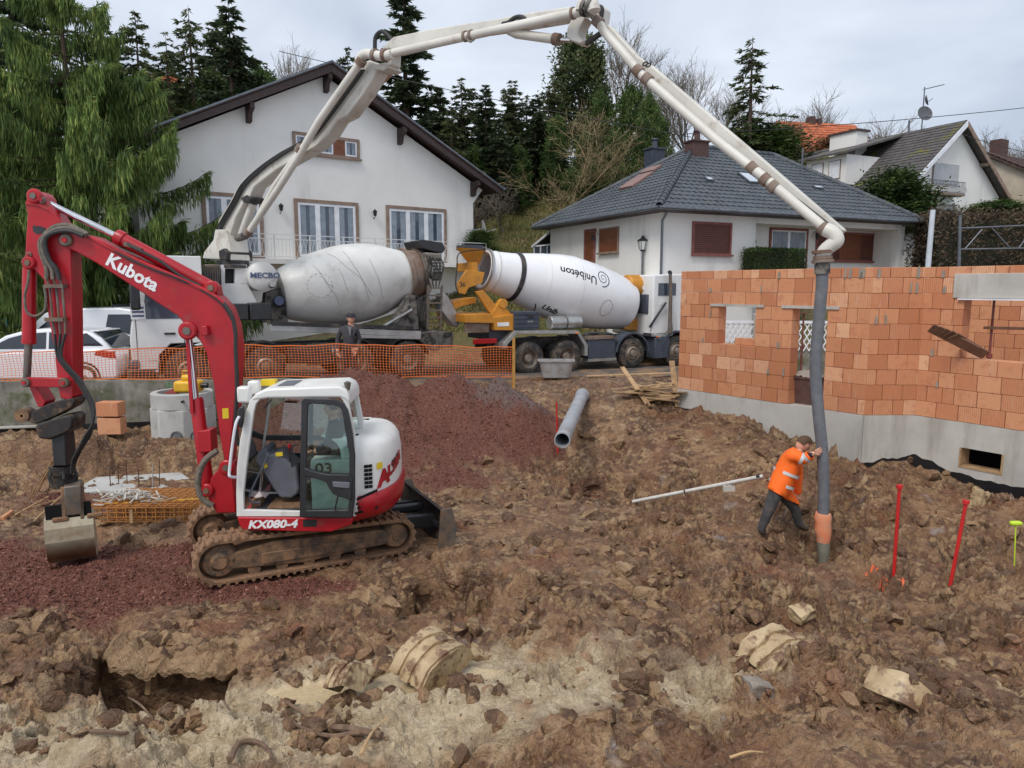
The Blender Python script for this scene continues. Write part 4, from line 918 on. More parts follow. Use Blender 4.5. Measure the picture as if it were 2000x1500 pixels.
# rebar cages stacked in a row
A = hit(166, 1025); B_ = hit(404, 1018); RBP = Plane(A.x, A.y, math.degrees(math.atan2(B_.y-A.y, B_.x-A.x)), 0)
LB = (B_-A).length; cage0 = None; st_me = None
names = ['front', 'second', 'third', 'fourth', 'rearmost']
for i in range(5):
    cz_ = gzs(*RBP.w(LB/2, i*.27+.1, 0)[:2])+.03
    cg = thing('rebar_cage', ['front rebar cage of the rusty row lying behind the bucket', 'second rebar cage from the front in the rusty row', 'middle rebar cage of the five lying in a row', 'fourth rebar cage from the front in the rusty row', 'rearmost rebar cage of the row, next to the footing'][i], 'rebar cage', RBP.w(.04*((i*7) % 3), i*.27, cz_), RBP.th, 'rebar cages lying in a row')
    if i == 0:
        b = MB(); b.tube([(0, 0, 0), (LB, 0, 0)], .009, 6); bar_o = b.build('long_bar', 'rebar', cg); bar_me = bar_o.data; b = MB(); P = [(0, 0, 0), (0, .22, 0), (0, .22, .26), (0, 0, .26), (0, 0, 0)]
        for a_, c_ in zip(P, P[1:]): b.beam(a_, c_, .012, .012)
        so_ = b.build('stirrup', 'rebar_bright', cg, smooth=0); st_me = so_.data; bpy.data.objects.remove(bar_o); bpy.data.objects.remove(so_)
    for (y, z) in ((.01, .012), (.21, .012), (.01, .25), (.21, .25), (.01, .09), (.01, .17), (.11, .25), (.11, .012), (.06, .24), (.16, .245)):
        o_ = bpy.data.objects.new('long_bar', bar_me); COL.objects.link(o_); o_.parent = cg; o_.location = (rnd.uniform(-.06, .06), y, z)
    for k in range(13):
        o_ = bpy.data.objects.new('stirrup', st_me); COL.objects.link(o_); o_.parent = cg; o_.location = (.1+k*(LB-.2)/12+rnd.uniform(-.02, .02), 0, 0)
b = MB(); rr = random.Random(3); c0 = RBP.w(.55, .45, 0); zc_ = gzs(c0.x, c0.y)+.34
for k in range(64):
    a_ = rr.uniform(0, 6.28); l_ = rr.uniform(.15, .3); x, y = rr.gauss(0, .28), rr.gauss(0, .17); z = zc_+rr.uniform(-.02, .06)+.06*max(0, 1-(x*x+y*y)*6)
    d = Vector((math.cos(a_)*l_/2, math.sin(a_)*l_/2, rr.uniform(-.05, .05))); q = Vector((c0.x+x, c0.y+y, z)); b.beam(q-d, q+d, .022, .018)
mat('white_plastic', srgb(206, 204, 196), srgb(180, 176, 166), 6, .6)
tag(b.build('spacer_sticks', 'white_plastic', smooth=0), 'heap of pale plastic spacer sticks on the rebar cages', 'spacers', kind='stuff')
def loose(name, label, cat, a_, c_, w_, h_, m, group=None, up=(0, 0, 1)):
    a_ = Vector(a_); c_ = Vector(c_); b = MB(); b.beam((0, 0, 0), c_-a_, w_, h_, up); o_ = b.build(name, m, None, bevel=min(w_, h_)*.12); o_.location = a_; return tag(o_, label, cat, group)
def ov(px, py, y): return atY(px, py, y)
y0 = RBP.w(1, .3, 0).y
loose('yellow_pipe', 'long yellow plastic pipe lying across the rebar cages', 'pipe', atY(203, 985, y0), atY(392, 975, y0+.25), .05, .03, 'yellow_plastic')
loose('batten', 'short wooden batten standing against the front rebar cage', 'batten', atY(256, 996, A.y-.03), atY(257, 1022, A.y-.05), .05, .03, 'raw_plank'); loose('batten', 'wooden batten lying slanted over the rebar cages', 'batten', atY(262, 993, y0-.1), atY(345, 972, y0+.2), .05, .03, 'raw_plank')
for k, (x0, y0_, x1, y1) in enumerate(((106, 893, 50, 985), (108, 895, 62, 975), (104, 900, 75, 960), (108, 905, 92, 965))):
    q0 = atY(x0, y0_, 12.3); q1 = hit(x1, y1); b = MB(); b.tube([(0, 0, 0), q0-q1], .012, 6); o_ = b.build('leaning_rod', 'raw_plank'); o_.location = q1; tag(o_, ORD[k]+' from the left of the thin pale rods leaning behind the bucket', 'rod', 'rods leaning behind the bucket')
for k, (x0, y0_, x1, y1) in enumerate(((30, 1010, 95, 980), (45, 1000, 150, 975), (60, 1028, 130, 970))):
    q0, q1 = hit(x0, y0_), hit(x1, y1); loose('thin_rod', ['lowest', 'longest', 'steepest'][k]+' thin weathered rod lying on the mud left of the bucket', 'rod', q0+Vector((0, 0, .04)), q1+Vector((0, 0, .1)), .02, .02, 'raw_plank', 'rods lying on the mud')
q0, q1 = hit(5, 1016), hit(24, 1008); loose('orange_pipe_end', 'short orange pipe end in the mud at the left edge', 'pipe', q0+Vector((0, 0, .03)), q1+Vector((0, 0, .08)), .06, .06, 'orange_rag' if 'orange_rag' in MATS else 'clay_block')
# grey pipe over the edge of the pit, with its stake
mat('grey_pipe', srgb(164, 168, 172), srgb(142, 146, 150), 2, .55, dirt=srgb(128, 112, 94), dlo=.56, dhi=.78, dscale=3)
f = hit(1137, 783); nE = atY(1098, 860, 13.3); fE = Vector((atY(1139, 778, f.y).x, f.y+.2, f.z+.12)); rP = (atY(1115, 860, 13.3).x-atY(1083, 860, 13.3).x)/2
dP = (fE-nE); L_ = dP.length; pp = thing('drain_pipe', 'thick grey plastic drain pipe lying over the edge of the pit', 'pipe', nE)
b = MB(); b.lathe([(0, rP*.86), (0, rP), (.25, rP), (.252, rP*.99), (L_*.96, rP*.99), (L_*.965, rP*1.14), (L_, rP*1.14), (L_, rP*.9)], (0, 0, 0), dP, 32); b.build('pipe_wall', 'grey_pipe', pp); b = MB(); b.lathe([(0.002, rP*.86), (L_, rP*.86), (L_, .01)], (0, 0, 0), dP, 32); b.build('bore', 'grey_pipe', pp)
mat('stake_red', srgb(206, 36, 34), srgb(180, 30, 30), 6, .5); mat('lime', srgb(206, 236, 60), rough=.5)
def stake(px0, py0, px1, py1, label, m='stake_red', w_=.028, cap=True, name='marker_stake'):
    q = hit(px1, py1); tp = atY(px0, py0, q.y+.02); st = thing(name, label, 'stake', q, 0, 'red marker stakes' if m == 'stake_red' else None); b = MB(); b.tube([(0, 0, -.3), tp-q], w_*.85, 8); b.build('shaft', m, st)
    if cap: b = MB(); b.lathe([(0, w_*1.5), (.05, w_*1.5), (.055, 0)], tp-q-(tp-q).normalized()*.03, (tp-q), 10); b.build('cap', m, st)
    return st, tp-q
stake(1757, 950, 1746, 1120, 'left of the two tall red stakes near the hose'); stake(1887, 980, 1850, 1152, 'right, leaning one of the two tall red stakes'); stake(1087, 785, 1090, 886, 'thin red stake beside the grey drain pipe', w_=.022, cap=False)
st, tpv = stake(1984, 1022, 1983, 1116, 'thin lime green marker rod at the right edge', 'lime', .01, False, 'marker_rod'); b = MB(); b.bx(-.08, .08, -.04, .04, -.03, .03); b.v = [tuple(Vector(v)+tpv) for v in b.v]; b.build('head', 'lime', st, bevel=.02)
# white tube with bracket
q0 = hit(1236, 982); q1 = atY(1490, 930, 11.75); tb = thing('white_tube', 'long white tube reaching from the mud to behind the worker', 'tube', q0); b = MB(); b.tube([Vector((0, 0, .02)), q1-q0], .032, 12); b.build('tube', 'white_plastic', tb)
for f_ in (.42, .96): b = MB(); m_ = (q1-q0)*f_; b.tube([m_*.995+Vector((0, 0, .012)), m_*1.02+Vector((0, 0, .012))], .036, 10); b.build('black_band', 'membrane', tb)
m_ = (q1-q0)*.76; b = MB(); b.bx(-.1, .09, -.04, .04, -.14, -.05); b.bx(-.03, .03, -.02, .02, -.06, .0); b.v = [tuple(Vector(v)+m_) for v in b.v]; b.build('bracket', 'white_plastic', tb)
# mortar tub by the wheel
q = MIX.w(.35, -1.3, 0); Yt = 20.6; a_, c_ = atY(1051, 707, Yt), atY(1124, 707, Yt); cx_ = (a_.x+c_.x)/2; hw = (c_.x-a_.x)/2; zt_ = a_.z; zb_ = atY(1087, 738, Yt).z
tub = thing('mortar_tub', 'grey plastic mortar tub in front of the lorry wheel', 'tub', (cx_, Yt+.3, zb_)); h_ = zt_-zb_; mat('tub_grey', srgb(170, 168, 166), srgb(150, 148, 146), 4, .6, dirt=srgb(140, 124, 108), dlo=.5, dhi=.75)
def tubmesh(hw, hd, h_, par, m):
    rings = [(.8, 0), (1, h_), (1.08, h_), (1.08, h_+.03), (.97, h_+.03), (.78, .03)]; b = MB(); n = 24
    for sc, z in rings:
        for i in range(n):
            a_ = 2*math.pi*i/n; ca, sa_ = math.cos(a_), math.sin(a_); b.v.append((hw*sc*math.copysign(abs(ca)**.35, ca), hd*sc*math.copysign(abs(sa_)**.35, sa_), z))
    for r in range(len(rings)-1):
        for i in range(n): a_ = r*n+i; c2 = r*n+(i+1) % n; b.f.append((a_, c2, c2+n, a_+n))
    b.f.append(tuple(range(n-1, -1, -1))); b.f.append(tuple((len(rings)-1)*n+i for i in range(n))); return b.build('shell', m, par)
tubmesh(hw*.93, .33, h_, tub, 'tub_grey')
# timber heap at the corner of the new building
rr = random.Random(12); cH = hit(1278, 775)
for k in range(20):
    a_ = rr.uniform(-.5, 1.1) if k % 3 else rr.uniform(1.6, 2.6); l_ = rr.uniform(.7, 1.7); cx_, cy_ = cH.x+rr.gauss(0, .4), cH.y+rr.gauss(.1, .45); z = gzs(cx_, cy_)+.08+.03*(k % 7)+.02*rr.random()
    d = Vector((math.cos(a_)*l_/2, math.sin(a_)*l_/2, rr.uniform(-.12, .12))); loose('plank', 'weathered plank in the timber heap beside the clay block corner', 'plank', Vector((cx_, cy_, z))-d, Vector((cx_, cy_, z))+d, rr.choice((.1, .14, .18)), .027, 'raw_plank', 'planks in the timber heap')
q0, q1 = atY(1215, 717, 19.5), hit(1268, 796); loose('long_plank', 'long pale plank leaning down the mud bank in front of the timber heap', 'plank', q1+Vector((0, 0, .03)), q0, .13, .03, 'raw_plank')
q0, q1 = atY(1312, 705, 18.4), hit(1324, 795); loose('upright_board', 'pale board leaning against the left corner of the block wall', 'plank', q1, q0, .14, .03, 'raw_plank'); q0, q1 = hit(1150, 738), hit(1318, 735); loose('edge_board', 'long board lying along the road edge behind the timber heap', 'plank', q0+Vector((0, 0, .05)), q1+Vector((0, 0, .1)), .2, .04, 'raw_plank')
# inside and around the new building
def propp(px, py0, py1, off, pl, label, red=True):
    s_, z1_ = pl.sz(px, py0, off); z0_ = pl.sz(px, py1, off)[1]; p_ = pl.w(s_, off, 0); pr_ = thing('steel_prop', label, 'prop', (p_.x, p_.y, ZB)); H = z1_; b = MB(); b.tube([(0, 0, 0), (0, 0, H*.55)], .03, 10); b.build('outer_tube', 'prop_red' if 'prop_red' in MATS else mat('prop_red', srgb(130, 52, 42), srgb(100, 60, 50), 5, .7, dirt=srgb(120, 110, 100), dlo=.5, dhi=.7) and 'prop_red', pr_)
    b = MB(); b.tube([(0, 0, H*.5), (0, 0, H)], .022, 10); b.build('inner_tube', 'rusty' if 'rusty' in MATS else 'prop_red', pr_); b = MB(); b.bx(-.09, .09, -.09, .09, H, H+.012); b.build('head_plate', 'prop_red', pr_); b = MB(); b.bx(-.07, .07, -.07, .07, 0, .01); b.build('foot_plate', 'prop_red', pr_); b = MB(); b.lathe([(0, .05), (.08, .05)], (0, 0, H*.53), (0, 0, 1), 10); b.build('collar', 'prop_red', pr_)
s_, zz_ = B3.sz(1942, 586, .35); propp(1942, 586, 700, .35, B3, 'rusty steel prop holding up the concrete lintel'); propp(1554, 612, 720, 1.6, B1, 'red steel prop seen inside the doorway on the left'); propp(1570, 612, 720, 2.4, B1, 'brown steel prop deeper inside the doorway')
q = B1.w(B1.sz(1574, 740, .55)[0], .55, -.006); zt_ = B1.sz(1574, 735, .55)[1]; bk_ = thing('mortar_trough', 'rusty steel trough full of mortar standing in the doorway', 'trough', q, B1.th); mat('trough_steel', srgb(106, 74, 66), srgb(84, 60, 56), 6, .7); tubmesh(.4, .35, max(.3, zt_), bk_, 'trough_steel')
b = MB(); n = 16
for i in range(n):
    for j in range(n): x, y = (i/(n-1)-.5)*.72, (j/(n-1)-.5)*.62; b.v.append((x, y, max(.3, zt_)-.02+.16*math.exp(-(x*x+y*y)*9)+.02*math.sin(i*2.3+j*1.7)))
for i in range(n-1):
    for j in range(n-1): a_ = i*n+j; b.f.append((a_, a_+n, a_+n+1, a_+1))
b.build('mortar', 'mortar', bk_)
for k in range(5):                          # formwork boards jutting out of the wide opening
    a_ = B3.at(1818+k*11, 640+k*4, -.6+.05*k); c_ = B3.at(1925-5*k, 694-k*1, .05+.04*k); loose('formwork_board', ORD[k]+' slanting formwork board from the left at the wide wall opening', 'board', a_, c_+Vector((0, 0, .02*k)), .2, .025, 'old_board' if 'old_board' in MATS else mat('old_board', srgb(124, 88, 66), srgb(96, 68, 52), 7, .85, var=.2) and 'old_board', 'formwork boards at the wide opening', (-.5, -.75, -.6))
a_, c_ = B3.at(1922, 640, .3), B3.at(2010, 642, .3); loose('cross_beam', 'horizontal timber beside the rusty prop', 'beam', a_, c_, .07, .05, 'old_board')
q = B1.w(B1.sz(1455, 660, .12)[0], .1, 1.2); b = MB(); b.bx(-.25, .25, 0, .2, 0, .15); o_ = b.build('clay_block', 'clay_block', None, bevel=.008); o_.location = q; o_.rotation_euler = (0, 0, B1.th+.05); tag(o_, 'single low clay block lying on the window sill', 'brick')
# white lattice fence and rubble seen through the openings
LT = Plane(6.3, 21.5, -5, 1.2); lf = pthing('lattice_fence', 'white lattice garden fence seen through the block wall openings', 'fence', LT); b = MB()
for x in np.arange(-.5, 5.5, .16):
    b.beam((x, 0, .9), (x+.5, 0, 1.75), .02, .03); b.beam((x+.5, .02, .9), (x, .02, 1.75), .02, .03)
tag(b.build('lattice', 'white_frame', lf, smooth=0), kind='stuff'); b = MB(); b.bx(-.5, 6, -.03, .03, 1.72, 1.8); b.build('top_rail', 'white_frame', lf); b = MB(); b.bx(-.5, 6, .05, .3, -.2, .92); b.build('plinth', 'old_concrete', lf)
b = MB(); b.bx(.9, 1.5, -.25, .2, -.2, 2.0); b.build('gate_pier', 'concrete', lf, bevel=.02)
# street lamp, hedge, pole, steel gate frame
q = atY(1252, 620, 27.9); SLm = thing('street_lamp', 'old fashioned lantern street lamp in front of the bungalow', 'street lamp', (q.x, 27.9, 1.2)); zt_ = atY(1252, 462, 27.9).z-1.2; zg_ = atY(1252, 491, 27.9).z-1.2
b = MB(); b.tube([(0, 0, 0), (0, 0, .8), (0, 0, .85), (0, 0, zg_)], [.075, .07, .045, .035], 12); b.build('pole', 'zinc', SLm)
b = MB(); b.lathe([(0, .04), (.03, .1), (.06, .12)], (0, 0, zg_), (0, 0, 1), 6); b.lathe([(.38, .2), (.41, .22), (.46, .15), (.52, .06), (.55, .07), (.6, .02)], (0, 0, zg_), (0, 0, 1), 6)
for k in range(6): a_ = k*math.pi/3; b.tube([(.12*math.cos(a_), .12*math.sin(a_), zg_+.06), (.2*math.cos(a_), .2*math.sin(a_), zg_+.4)], .01, 4)
b.build('lantern_frame', 'black_iron', SLm); b = MB(); b.lathe([(.06, .115), (.39, .19)], (0, 0, zg_), (0, 0, 1), 6); b.build('glass', 'lamp_glass' if 'lamp_glass' in MATS else mat('lamp_glass', srgb(206, 208, 206), rough=.2) and 'lamp_glass', SLm)
q = atY(1822, 410, 25); b = MB(); b.tube([(0, 0, 0), (.05, 0, q.z-1.2)], [.1, .085], 12); o_ = b.build('utility_pole', 'pole_paint' if 'pole_paint' in MATS else mat('pole_paint', srgb(206, 214, 222), srgb(180, 188, 196), 2, .5) and 'pole_paint'); o_.location = (q.x-.05, 25, 1.2); tag(o_, 'pale metal pole in front of the lean-to', 'pole')
gf = Plane(atY(1877, 480, 24).x, 24, -6, 0); gt = pthing('steel_gate_frame', 'grey steel lattice frame standing by the hedge at the right', 'frame', gf)
def gp(x, y): s_, z_ = gf.sz(x, y); return Vector((s_, 0, z_))
for nm, a_, c_, r in (('upright', (1875, 420), (1872, 560), .05), ('top_rail', (1876, 446), (2060, 438), .028), ('bottom_rail', (1876, 487), (2060, 484), .028), ('brace', (1884, 487), (1918, 448), .02), ('brace', (1938, 446), (1972, 484), .02), ('brace', (1990, 484), (2020, 444), .02)): b = MB(); b.tube([gp(*a_), gp(*c_)], r, 8); b.build(nm, 'zinc', gt)
# overhead cables
mat('cable', (.02, .02, .02), rough=.6)
def wire(pts, D0, D1, label, r=.016):
    P = []; n = 24
    for i in range(n+1):
        f_ = i/n; x = pts[0][0]+(pts[1][0]-pts[0][0])*f_; y = np.interp(x, [p_[0] for p_ in pts] if pts[0][0] < pts[1][0] else [], [p_[1] for p_ in pts]) + 16*4*f_*(1-f_)*.4; P.append(atY(x, y, D0+(D1-D0)*f_))
    b = MB(); b.tube(P, r, 5); tag(b.build('overhead_cable', 'cable'), label, 'cable')
wire([(545, 100), (1350, 268)], 36, 31, 'overhead cable running down behind the gable roof to the bungalow'); wire([(1330, 262), (2050, 205)], 31, 34, 'overhead cable in front of the mossy roof house'); wire([(1880, 262), (2060, 305)], 41, 38, 'overhead cable leaving the slate gable to the right')
# clay casts pressed out of a grooved mould, half buried
t = NT('clay_tan'); g = t.geo(); c = t.mix(t.ramp(t.noise(5, 5, .6, g).outputs[0], .35, .65), srgb(188, 166, 130), srgb(164, 140, 104)); c = t.mix(t.ramp(t.noise(9, 6, .65, g).outputs[0], .52, .66), c, srgb(128, 100, 74)); c = t.mix(t.ramp(t.noise(3.3, 6, .7, g).outputs[0], .54, .6), c, srgb(112, 84, 62)); t.set(c, t.ramp(t.noise(6, 3, .5, g).outputs[0], .3, .7, (.35,)*3, (.7,)*3)); t.bump(t.noise(40, 5, .6, g).outputs[0], .5, .01)
def cast(px, py, label, r, w_, ax, lift=0.0, a0=-1.25, a1=1.25, ridges=3, crack=.03, m='clay_tan', sz=(1, 1, 1)):
    q = hit(px, py); o_ = thing('clay_cast', label, 'clay lump', (q.x, q.y, q.z-r*.42+lift)); prof = []
    seg = w_/ridges
    prof.append((0, .01)); prof.append((0, r*.97)); 
    for k in range(ridges):
        x0 = k*seg; prof += [(x0+.012, r), (x0+seg*.35, r*(1.015)), (x0+seg*.8, r), (x0+seg*.83, r*.93), (x0+seg*.97, r*.925)]
    prof += [(w_, r*.97), (w_, .01)]
    b = MB(); b.lathe(prof, (0, 0, 0), ax, 40, a0, a1); rr_ = random.Random(px)
    b.v = [tuple(Vector(v)+(mnoise.noise_vector(Vector(v)*4+Vector((px, 0, 0)))*crack + mnoise.noise_vector(Vector(v)*14)*crack*.35)) for v in b.v]
    b.build('lump', m, o_, smooth=30, recalc=False); return o_
cast(815, 1300, 'large ribbed half round clay lump beside the brown puddle', .40, .46, (.72, -.62, -.16), .2, -1.15, 1.3, 3, .02)
cast(668, 1362, 'small ribbed clay lump tilted in the pale slurry', .27, .26, (.85, -.45, .3), .16, -1.2, .9, 3, .03)
cast(1490, 1275, 'wide flat ribbed clay lump among the brown clods', .56, .5, (.45, -.85, -.05), .0, -.9, .9, 3, .05)
def slab_lump(px, py, label, dims, rot, seed, m='clay_tan', lift=0.0, name='clay_slab'):
    q = hit(px, py); b_ = bmesh.new(); bmesh.ops.create_cube(b_, size=1); bmesh.ops.subdivide_edges(b_, edges=b_.edges[:], cuts=7, use_grid_fill=True)
    for v in b_.verts:
        c_ = v.co.copy(); r_ = c_.length/.87; v.co = Vector((c_.x*dims[0], c_.y*dims[1], c_.z*dims[2])); n_ = mnoise.fractal(c_*2.6+Vector((seed, 0, 0)), .9, 2, 4); v.co += c_.normalized()*n_*.16*min(dims) - c_*.18*r_*min(dims)
        v.co.z += .25*dims[2]*mnoise.noise(c_*1.7+Vector((0, seed, 0)))
    me_ = bpy.data.meshes.new(name); b_.to_mesh(me_); b_.free(); me_.polygons.foreach_set('use_smooth', [True]*len(me_.polygons)); me_.set_sharp_from_angle(angle=R(45)); me_.materials.append(M(m)); o_ = bpy.data.objects.new(name, me_); COL.objects.link(o_); o_.location = q+Vector((0, 0, lift)); o_.rotation_euler = rot; return tag(o_, label, 'clay lump')
def curved_slab(px, py, label, Lx, W, th, bend, rz, tilt, seed):
    q = hit(px, py); b = MB(); nx, ny = 26, 8
    for top in (0, 1):
        for i in range(nx+1):
            for j in range(ny+1):
                u = (i/nx-.5)*Lx; v = (j/ny-.5)*W*(1-.5*abs(i/nx-.5)**1.5) + .05*mnoise.noise((u*4, seed, 0)); zz_ = -bend*(u/Lx*2)**2 - .0*v + .025*mnoise.noise((u*6, v*6, seed)); b.v.append((u, v, zz_ - (0 if top else th)))
    n1 = (nx+1)*(ny+1)
    for i in range(nx):
        for j in range(ny):
            a_ = i*(ny+1)+j; b.f.append((a_, a_+1, a_+ny+2, a_+ny+1)); b.f.append((n1+a_, n1+a_+ny+1, n1+a_+ny+2, n1+a_+1))
    for i in range(nx):
        for j in (0, ny): a_ = i*(ny+1)+j; b.f.append((a_, a_+ny+1, n1+a_+ny+1, n1+a_))
    for j in range(ny):
        for i in (0, nx): a_ = i*(ny+1)+j; b.f.append((a_, a_+1, n1+a_+1, n1+a_))
    o_ = b.build('clay_slab', 'clay_tan', None, smooth=40); o_.location = q+Vector((0, 0, .2)); o_.rotation_euler = (tilt, .15, rz); return tag(o_, label, 'clay lump')
curved_slab(1748, 1380, 'curved cracked clay slab standing up at the lower right', .5, .26, .06, .12, -.75, .75, 3)
slab_lump(935, 1285, 'pointed clay slab leaning right of the large ribbed lump', (.3, .2, .22), (.3, .5, .4), 51)
slab_lump(1915, 985, 'pale block of stiff clay on the mound near the stakes', (.32, .22, .36), (.1, .2, .4), 4, lift=.08)
slab_lump(1565, 1205, 'small pale clay block near the wide ribbed lump', (.26, .22, .16), (.2, -.2, .5), 9, lift=.05)
slab_lump(1215, 1120, 'dark clay block in the middle of the churned mud', (.3, .26, .2), (.2, .1, .9), 15, 'clod_mud', .03)
slab_lump(930, 1195, 'upright lump of crumbly clay by the small pit', (.2, .25, .5), (.15, .1, .4), 21, 'clod_mud', .05)
slab_lump(1900, 1345, 'big grey brown clay boulder at the lower right', (.5, .4, .26), (.1, .0, .3), 33, 'clod_mud', -.08)
slab_lump(1480, 1350, 'grey weathered clod in front of the ribbed lump', (.24, .22, .15), (.0, .1, .1), 37, 'grey_clay' if 'grey_clay' in MATS else mat('grey_clay', srgb(150, 142, 132), srgb(112, 98, 86), 6, .9, bump=.8, bscale=30) and 'grey_clay', .03)
slab_lump(440, 1270, 'flat smooth brown slab at the edge of the square hole', (.16, .1, .24), (.2, .1, .8), 41, 'clod_mud', -.02)
# roots and sticks in the front
mat('root_bark', srgb(128, 104, 84), srgb(96, 76, 62), 9, .9, bump=.4)
mat('root_pale', srgb(196, 164, 120), srgb(168, 136, 98), 9, .85)
def root(pix, label, r, m='root_bark', lift=.05, name='root'):
    P = [hit(x, y)+Vector((0, 0, lift + .02*math.sin(i*2))) for i, (x, y) in enumerate(pix)]; o_ = P[0].copy(); b = MB(); S_ = spline(P, 6); n = len(S_); b.tube([p_-o_ for p_ in S_], [r*(1-.6*i/n) for i in range(n)], 7); ob = b.build(name, m); ob.location = o_; tag(ob, label, 'root')
root([(745, 1448), (690, 1438), (640, 1425), (600, 1405), (560, 1385)], 'thick grey root lying in the pale slurry', .035); root([(740, 1443), (700, 1445), (650, 1445), (600, 1435), (572, 1425)], 'second root just below the thick grey root', .028)
root([(180, 1440), (215, 1445), (245, 1440), (270, 1430)], 'short dark root at the lower left', .022); root([(250, 1370), (275, 1390), (300, 1412)], 'thin dark stick in the pale mud', .014)
root([(450, 1495), (470, 1465), (505, 1458), (525, 1475), (530, 1498)], 'looped brown root at the bottom edge', .028); root([(705, 1496), (725, 1460), (745, 1430), (757, 1420)], 'pale forked twig near the bottom', .014, 'root_pale', .1); root([(708, 1490), (722, 1480), (738, 1470)], 'side shoot of the pale forked twig', .009, 'root_pale', .09)
root([(1425, 1494), (1460, 1487), (1490, 1480)], 'pale twig at the bottom right of centre', .012, 'root_pale', .06)
q = hit(290, 1340); b = MB(); b.tube([(0, 0, -.1), (.02, 0, .1), (.01, .01, .16)], [.045, .04, .015], 7); o_ = b.build('stake_stub', 'root_pale'); o_.location = q+Vector((0, 0, .02)); tag(o_, 'broken pale stake stub beside the square hole', 'stub')
# orange marking paint sprayed on the mud
mat('spray_orange', srgb(232, 104, 60), srgb(200, 110, 76), 20, .8)
def spray(pix, k):
    P = [hit(x, y) for x, y in pix]; b = MB(); n = 20
    for i in range(n+1):
        f_ = i/n*(len(P)-1); j = min(int(f_), len(P)-2); q = P[j].lerp(P[j+1], f_-j); q.z = gz(q.x, q.y)+.012; r_ = .014+.01*math.sin(i*1.9+k); d = (P[j+1]-P[j]).normalized(); s_ = Vector((-d.y, d.x, 0)); a_ = q+s_*r_; c_ = q-s_*r_; a_.z = gz(a_.x, a_.y)+.012; c_.z = gz(c_.x, c_.y)+.012; b.v += [a_, c_]
    b.v = [tuple(v) for v in b.v]
    for i in range(n): 
        if (i*7+k*3) % 5 != 0: b.f.append((2*i, 2*i+1, 2*i+3, 2*i+2))
    return b.build('spray_mark', 'spray_orange', gob, recalc=False)
spray([(1690, 1125), (1730, 1135), (1765, 1145)], 1); spray([(1715, 1142), (1765, 1132)], 2);

# crusts of mud overhanging the pits
def crust(x0, x1, yr, dep, th, seed):
    nx, ny = 44, 12; X = np.zeros((nx+1, ny+1)); Y = np.zeros_like(X)
    for i in range(nx+1):
        f_ = i/nx; e_ = dep*(.8+.4*mnoise.noise((f_*3, seed, 0))+.08*mnoise.noise((f_*11, seed, 2)))*min(1, 6*f_, 6*(1-f_))
        for j in range(ny+1): X[i, j] = x0+(x1-x0)*f_+.02*mnoise.noise((f_*9, j, seed)); Y[i, j] = yr+.3-(.3+e_)*(1-j/ny)**1.0
    zb_ = ground(X.ravel(), np.maximum(Y, yr+.16).ravel())[0].reshape(X.shape); b = MB()
    for lv in (0, 1):
        for i in range(nx+1):
            for j in range(ny+1):
                n_ = .05*mnoise.fractal(Vector((X[i, j]*5, Y[i, j]*5, seed)), .9, 2, 4); t_ = j/ny; z_ = zb_[i, j]+.035+n_-.06*(1-t_)**2; b.v.append((X[i, j], Y[i, j], z_ if lv else z_-th*(.35+.65*t_)-.03*abs(mnoise.noise((X[i, j]*8, Y[i, j]*8, 5)))))
    n1 = (nx+1)*(ny+1)
    for i in range(nx):
        for j in range(ny): a_ = i*(ny+1)+j; b.f.append((a_, a_+1, a_+ny+2, a_+ny+1)); b.f.append((n1+a_, n1+a_+ny+1, n1+a_+ny+2, n1+a_+1))
        a_ = i*(ny+1); b.f.append((a_, a_+ny+1, n1+a_+ny+1, n1+a_))
    b.build('mud_crust', 'clod_mud', gob, smooth=60)
crust(-4.5, -2.85, 7.36, .36, .16, 3);
# ================================================================ EXCAVATOR
EX = Plane(-3.05, 10.5, 4, 0.0); TR = Plane(-4.19, 9.05, 26.5, 0.0)
ex = pthing('excavator', 'red and white tracked excavator with a mud caked undercarriage', 'excavator', EX)
mat('red_paint', srgb(178, 24, 36), srgb(158, 20, 32), 2.5, .35, dirt=srgb(132, 70, 58), dlo=.56, dhi=.8, dscale=6)
mat('white_paint', srgb(228, 228, 224), srgb(216, 215, 210), 2, .35, dirt=srgb(176, 164, 148), dlo=.63, dhi=.85, dscale=4)
mat('black_paint', (.018, .019, .022), (.03, .03, .032), 6, .4, dirt=srgb(110, 92, 76), dlo=.68, dhi=.9, dscale=6)
mat('rubber_hose', (.02, .02, .021), (.035, .033, .03), 20, .6)
mat('dusty_hose', srgb(120, 112, 100), srgb(86, 80, 72), 20, .8)
mat('chrome', (.75, .76, .78), rough=.15, metal=1.0)
mat('steel_worn', srgb(128, 122, 114), srgb(92, 86, 80), 5, .5, .6, bump=.2, dirt=srgb(140, 112, 86), dlo=.45, dhi=.7, dscale=6)
mat('muddy_steel', srgb(84, 72, 62), srgb(60, 52, 46), 5, .7, .2, bump=.6, bscale=30, dirt=srgb(150, 116, 86), dlo=.38, dhi=.6, dscale=5)
mat('hitch_steel', srgb(58, 54, 52), srgb(40, 38, 38), 6, .6, .3, bump=.4, bscale=30, dirt=srgb(124, 100, 78), dlo=.52, dhi=.7, dscale=6)
mat('muddy_track', srgb(148, 114, 84), srgb(116, 86, 64), 6, .85, 0, bump=1.0, bscale=26, dirt=srgb(96, 74, 58), dlo=.5, dhi=.7, dscale=9)
mat('bucket_steel', srgb(182, 172, 148), srgb(156, 144, 122), 4, .5, .1, bump=.25, dirt=srgb(142, 116, 84), dlo=.5, dhi=.75, dscale=5)
mat('grey_plastic', srgb(106, 108, 116), srgb(88, 90, 98), 3, .6)
mat('dark_fabric', srgb(46, 46, 50), rough=.9)
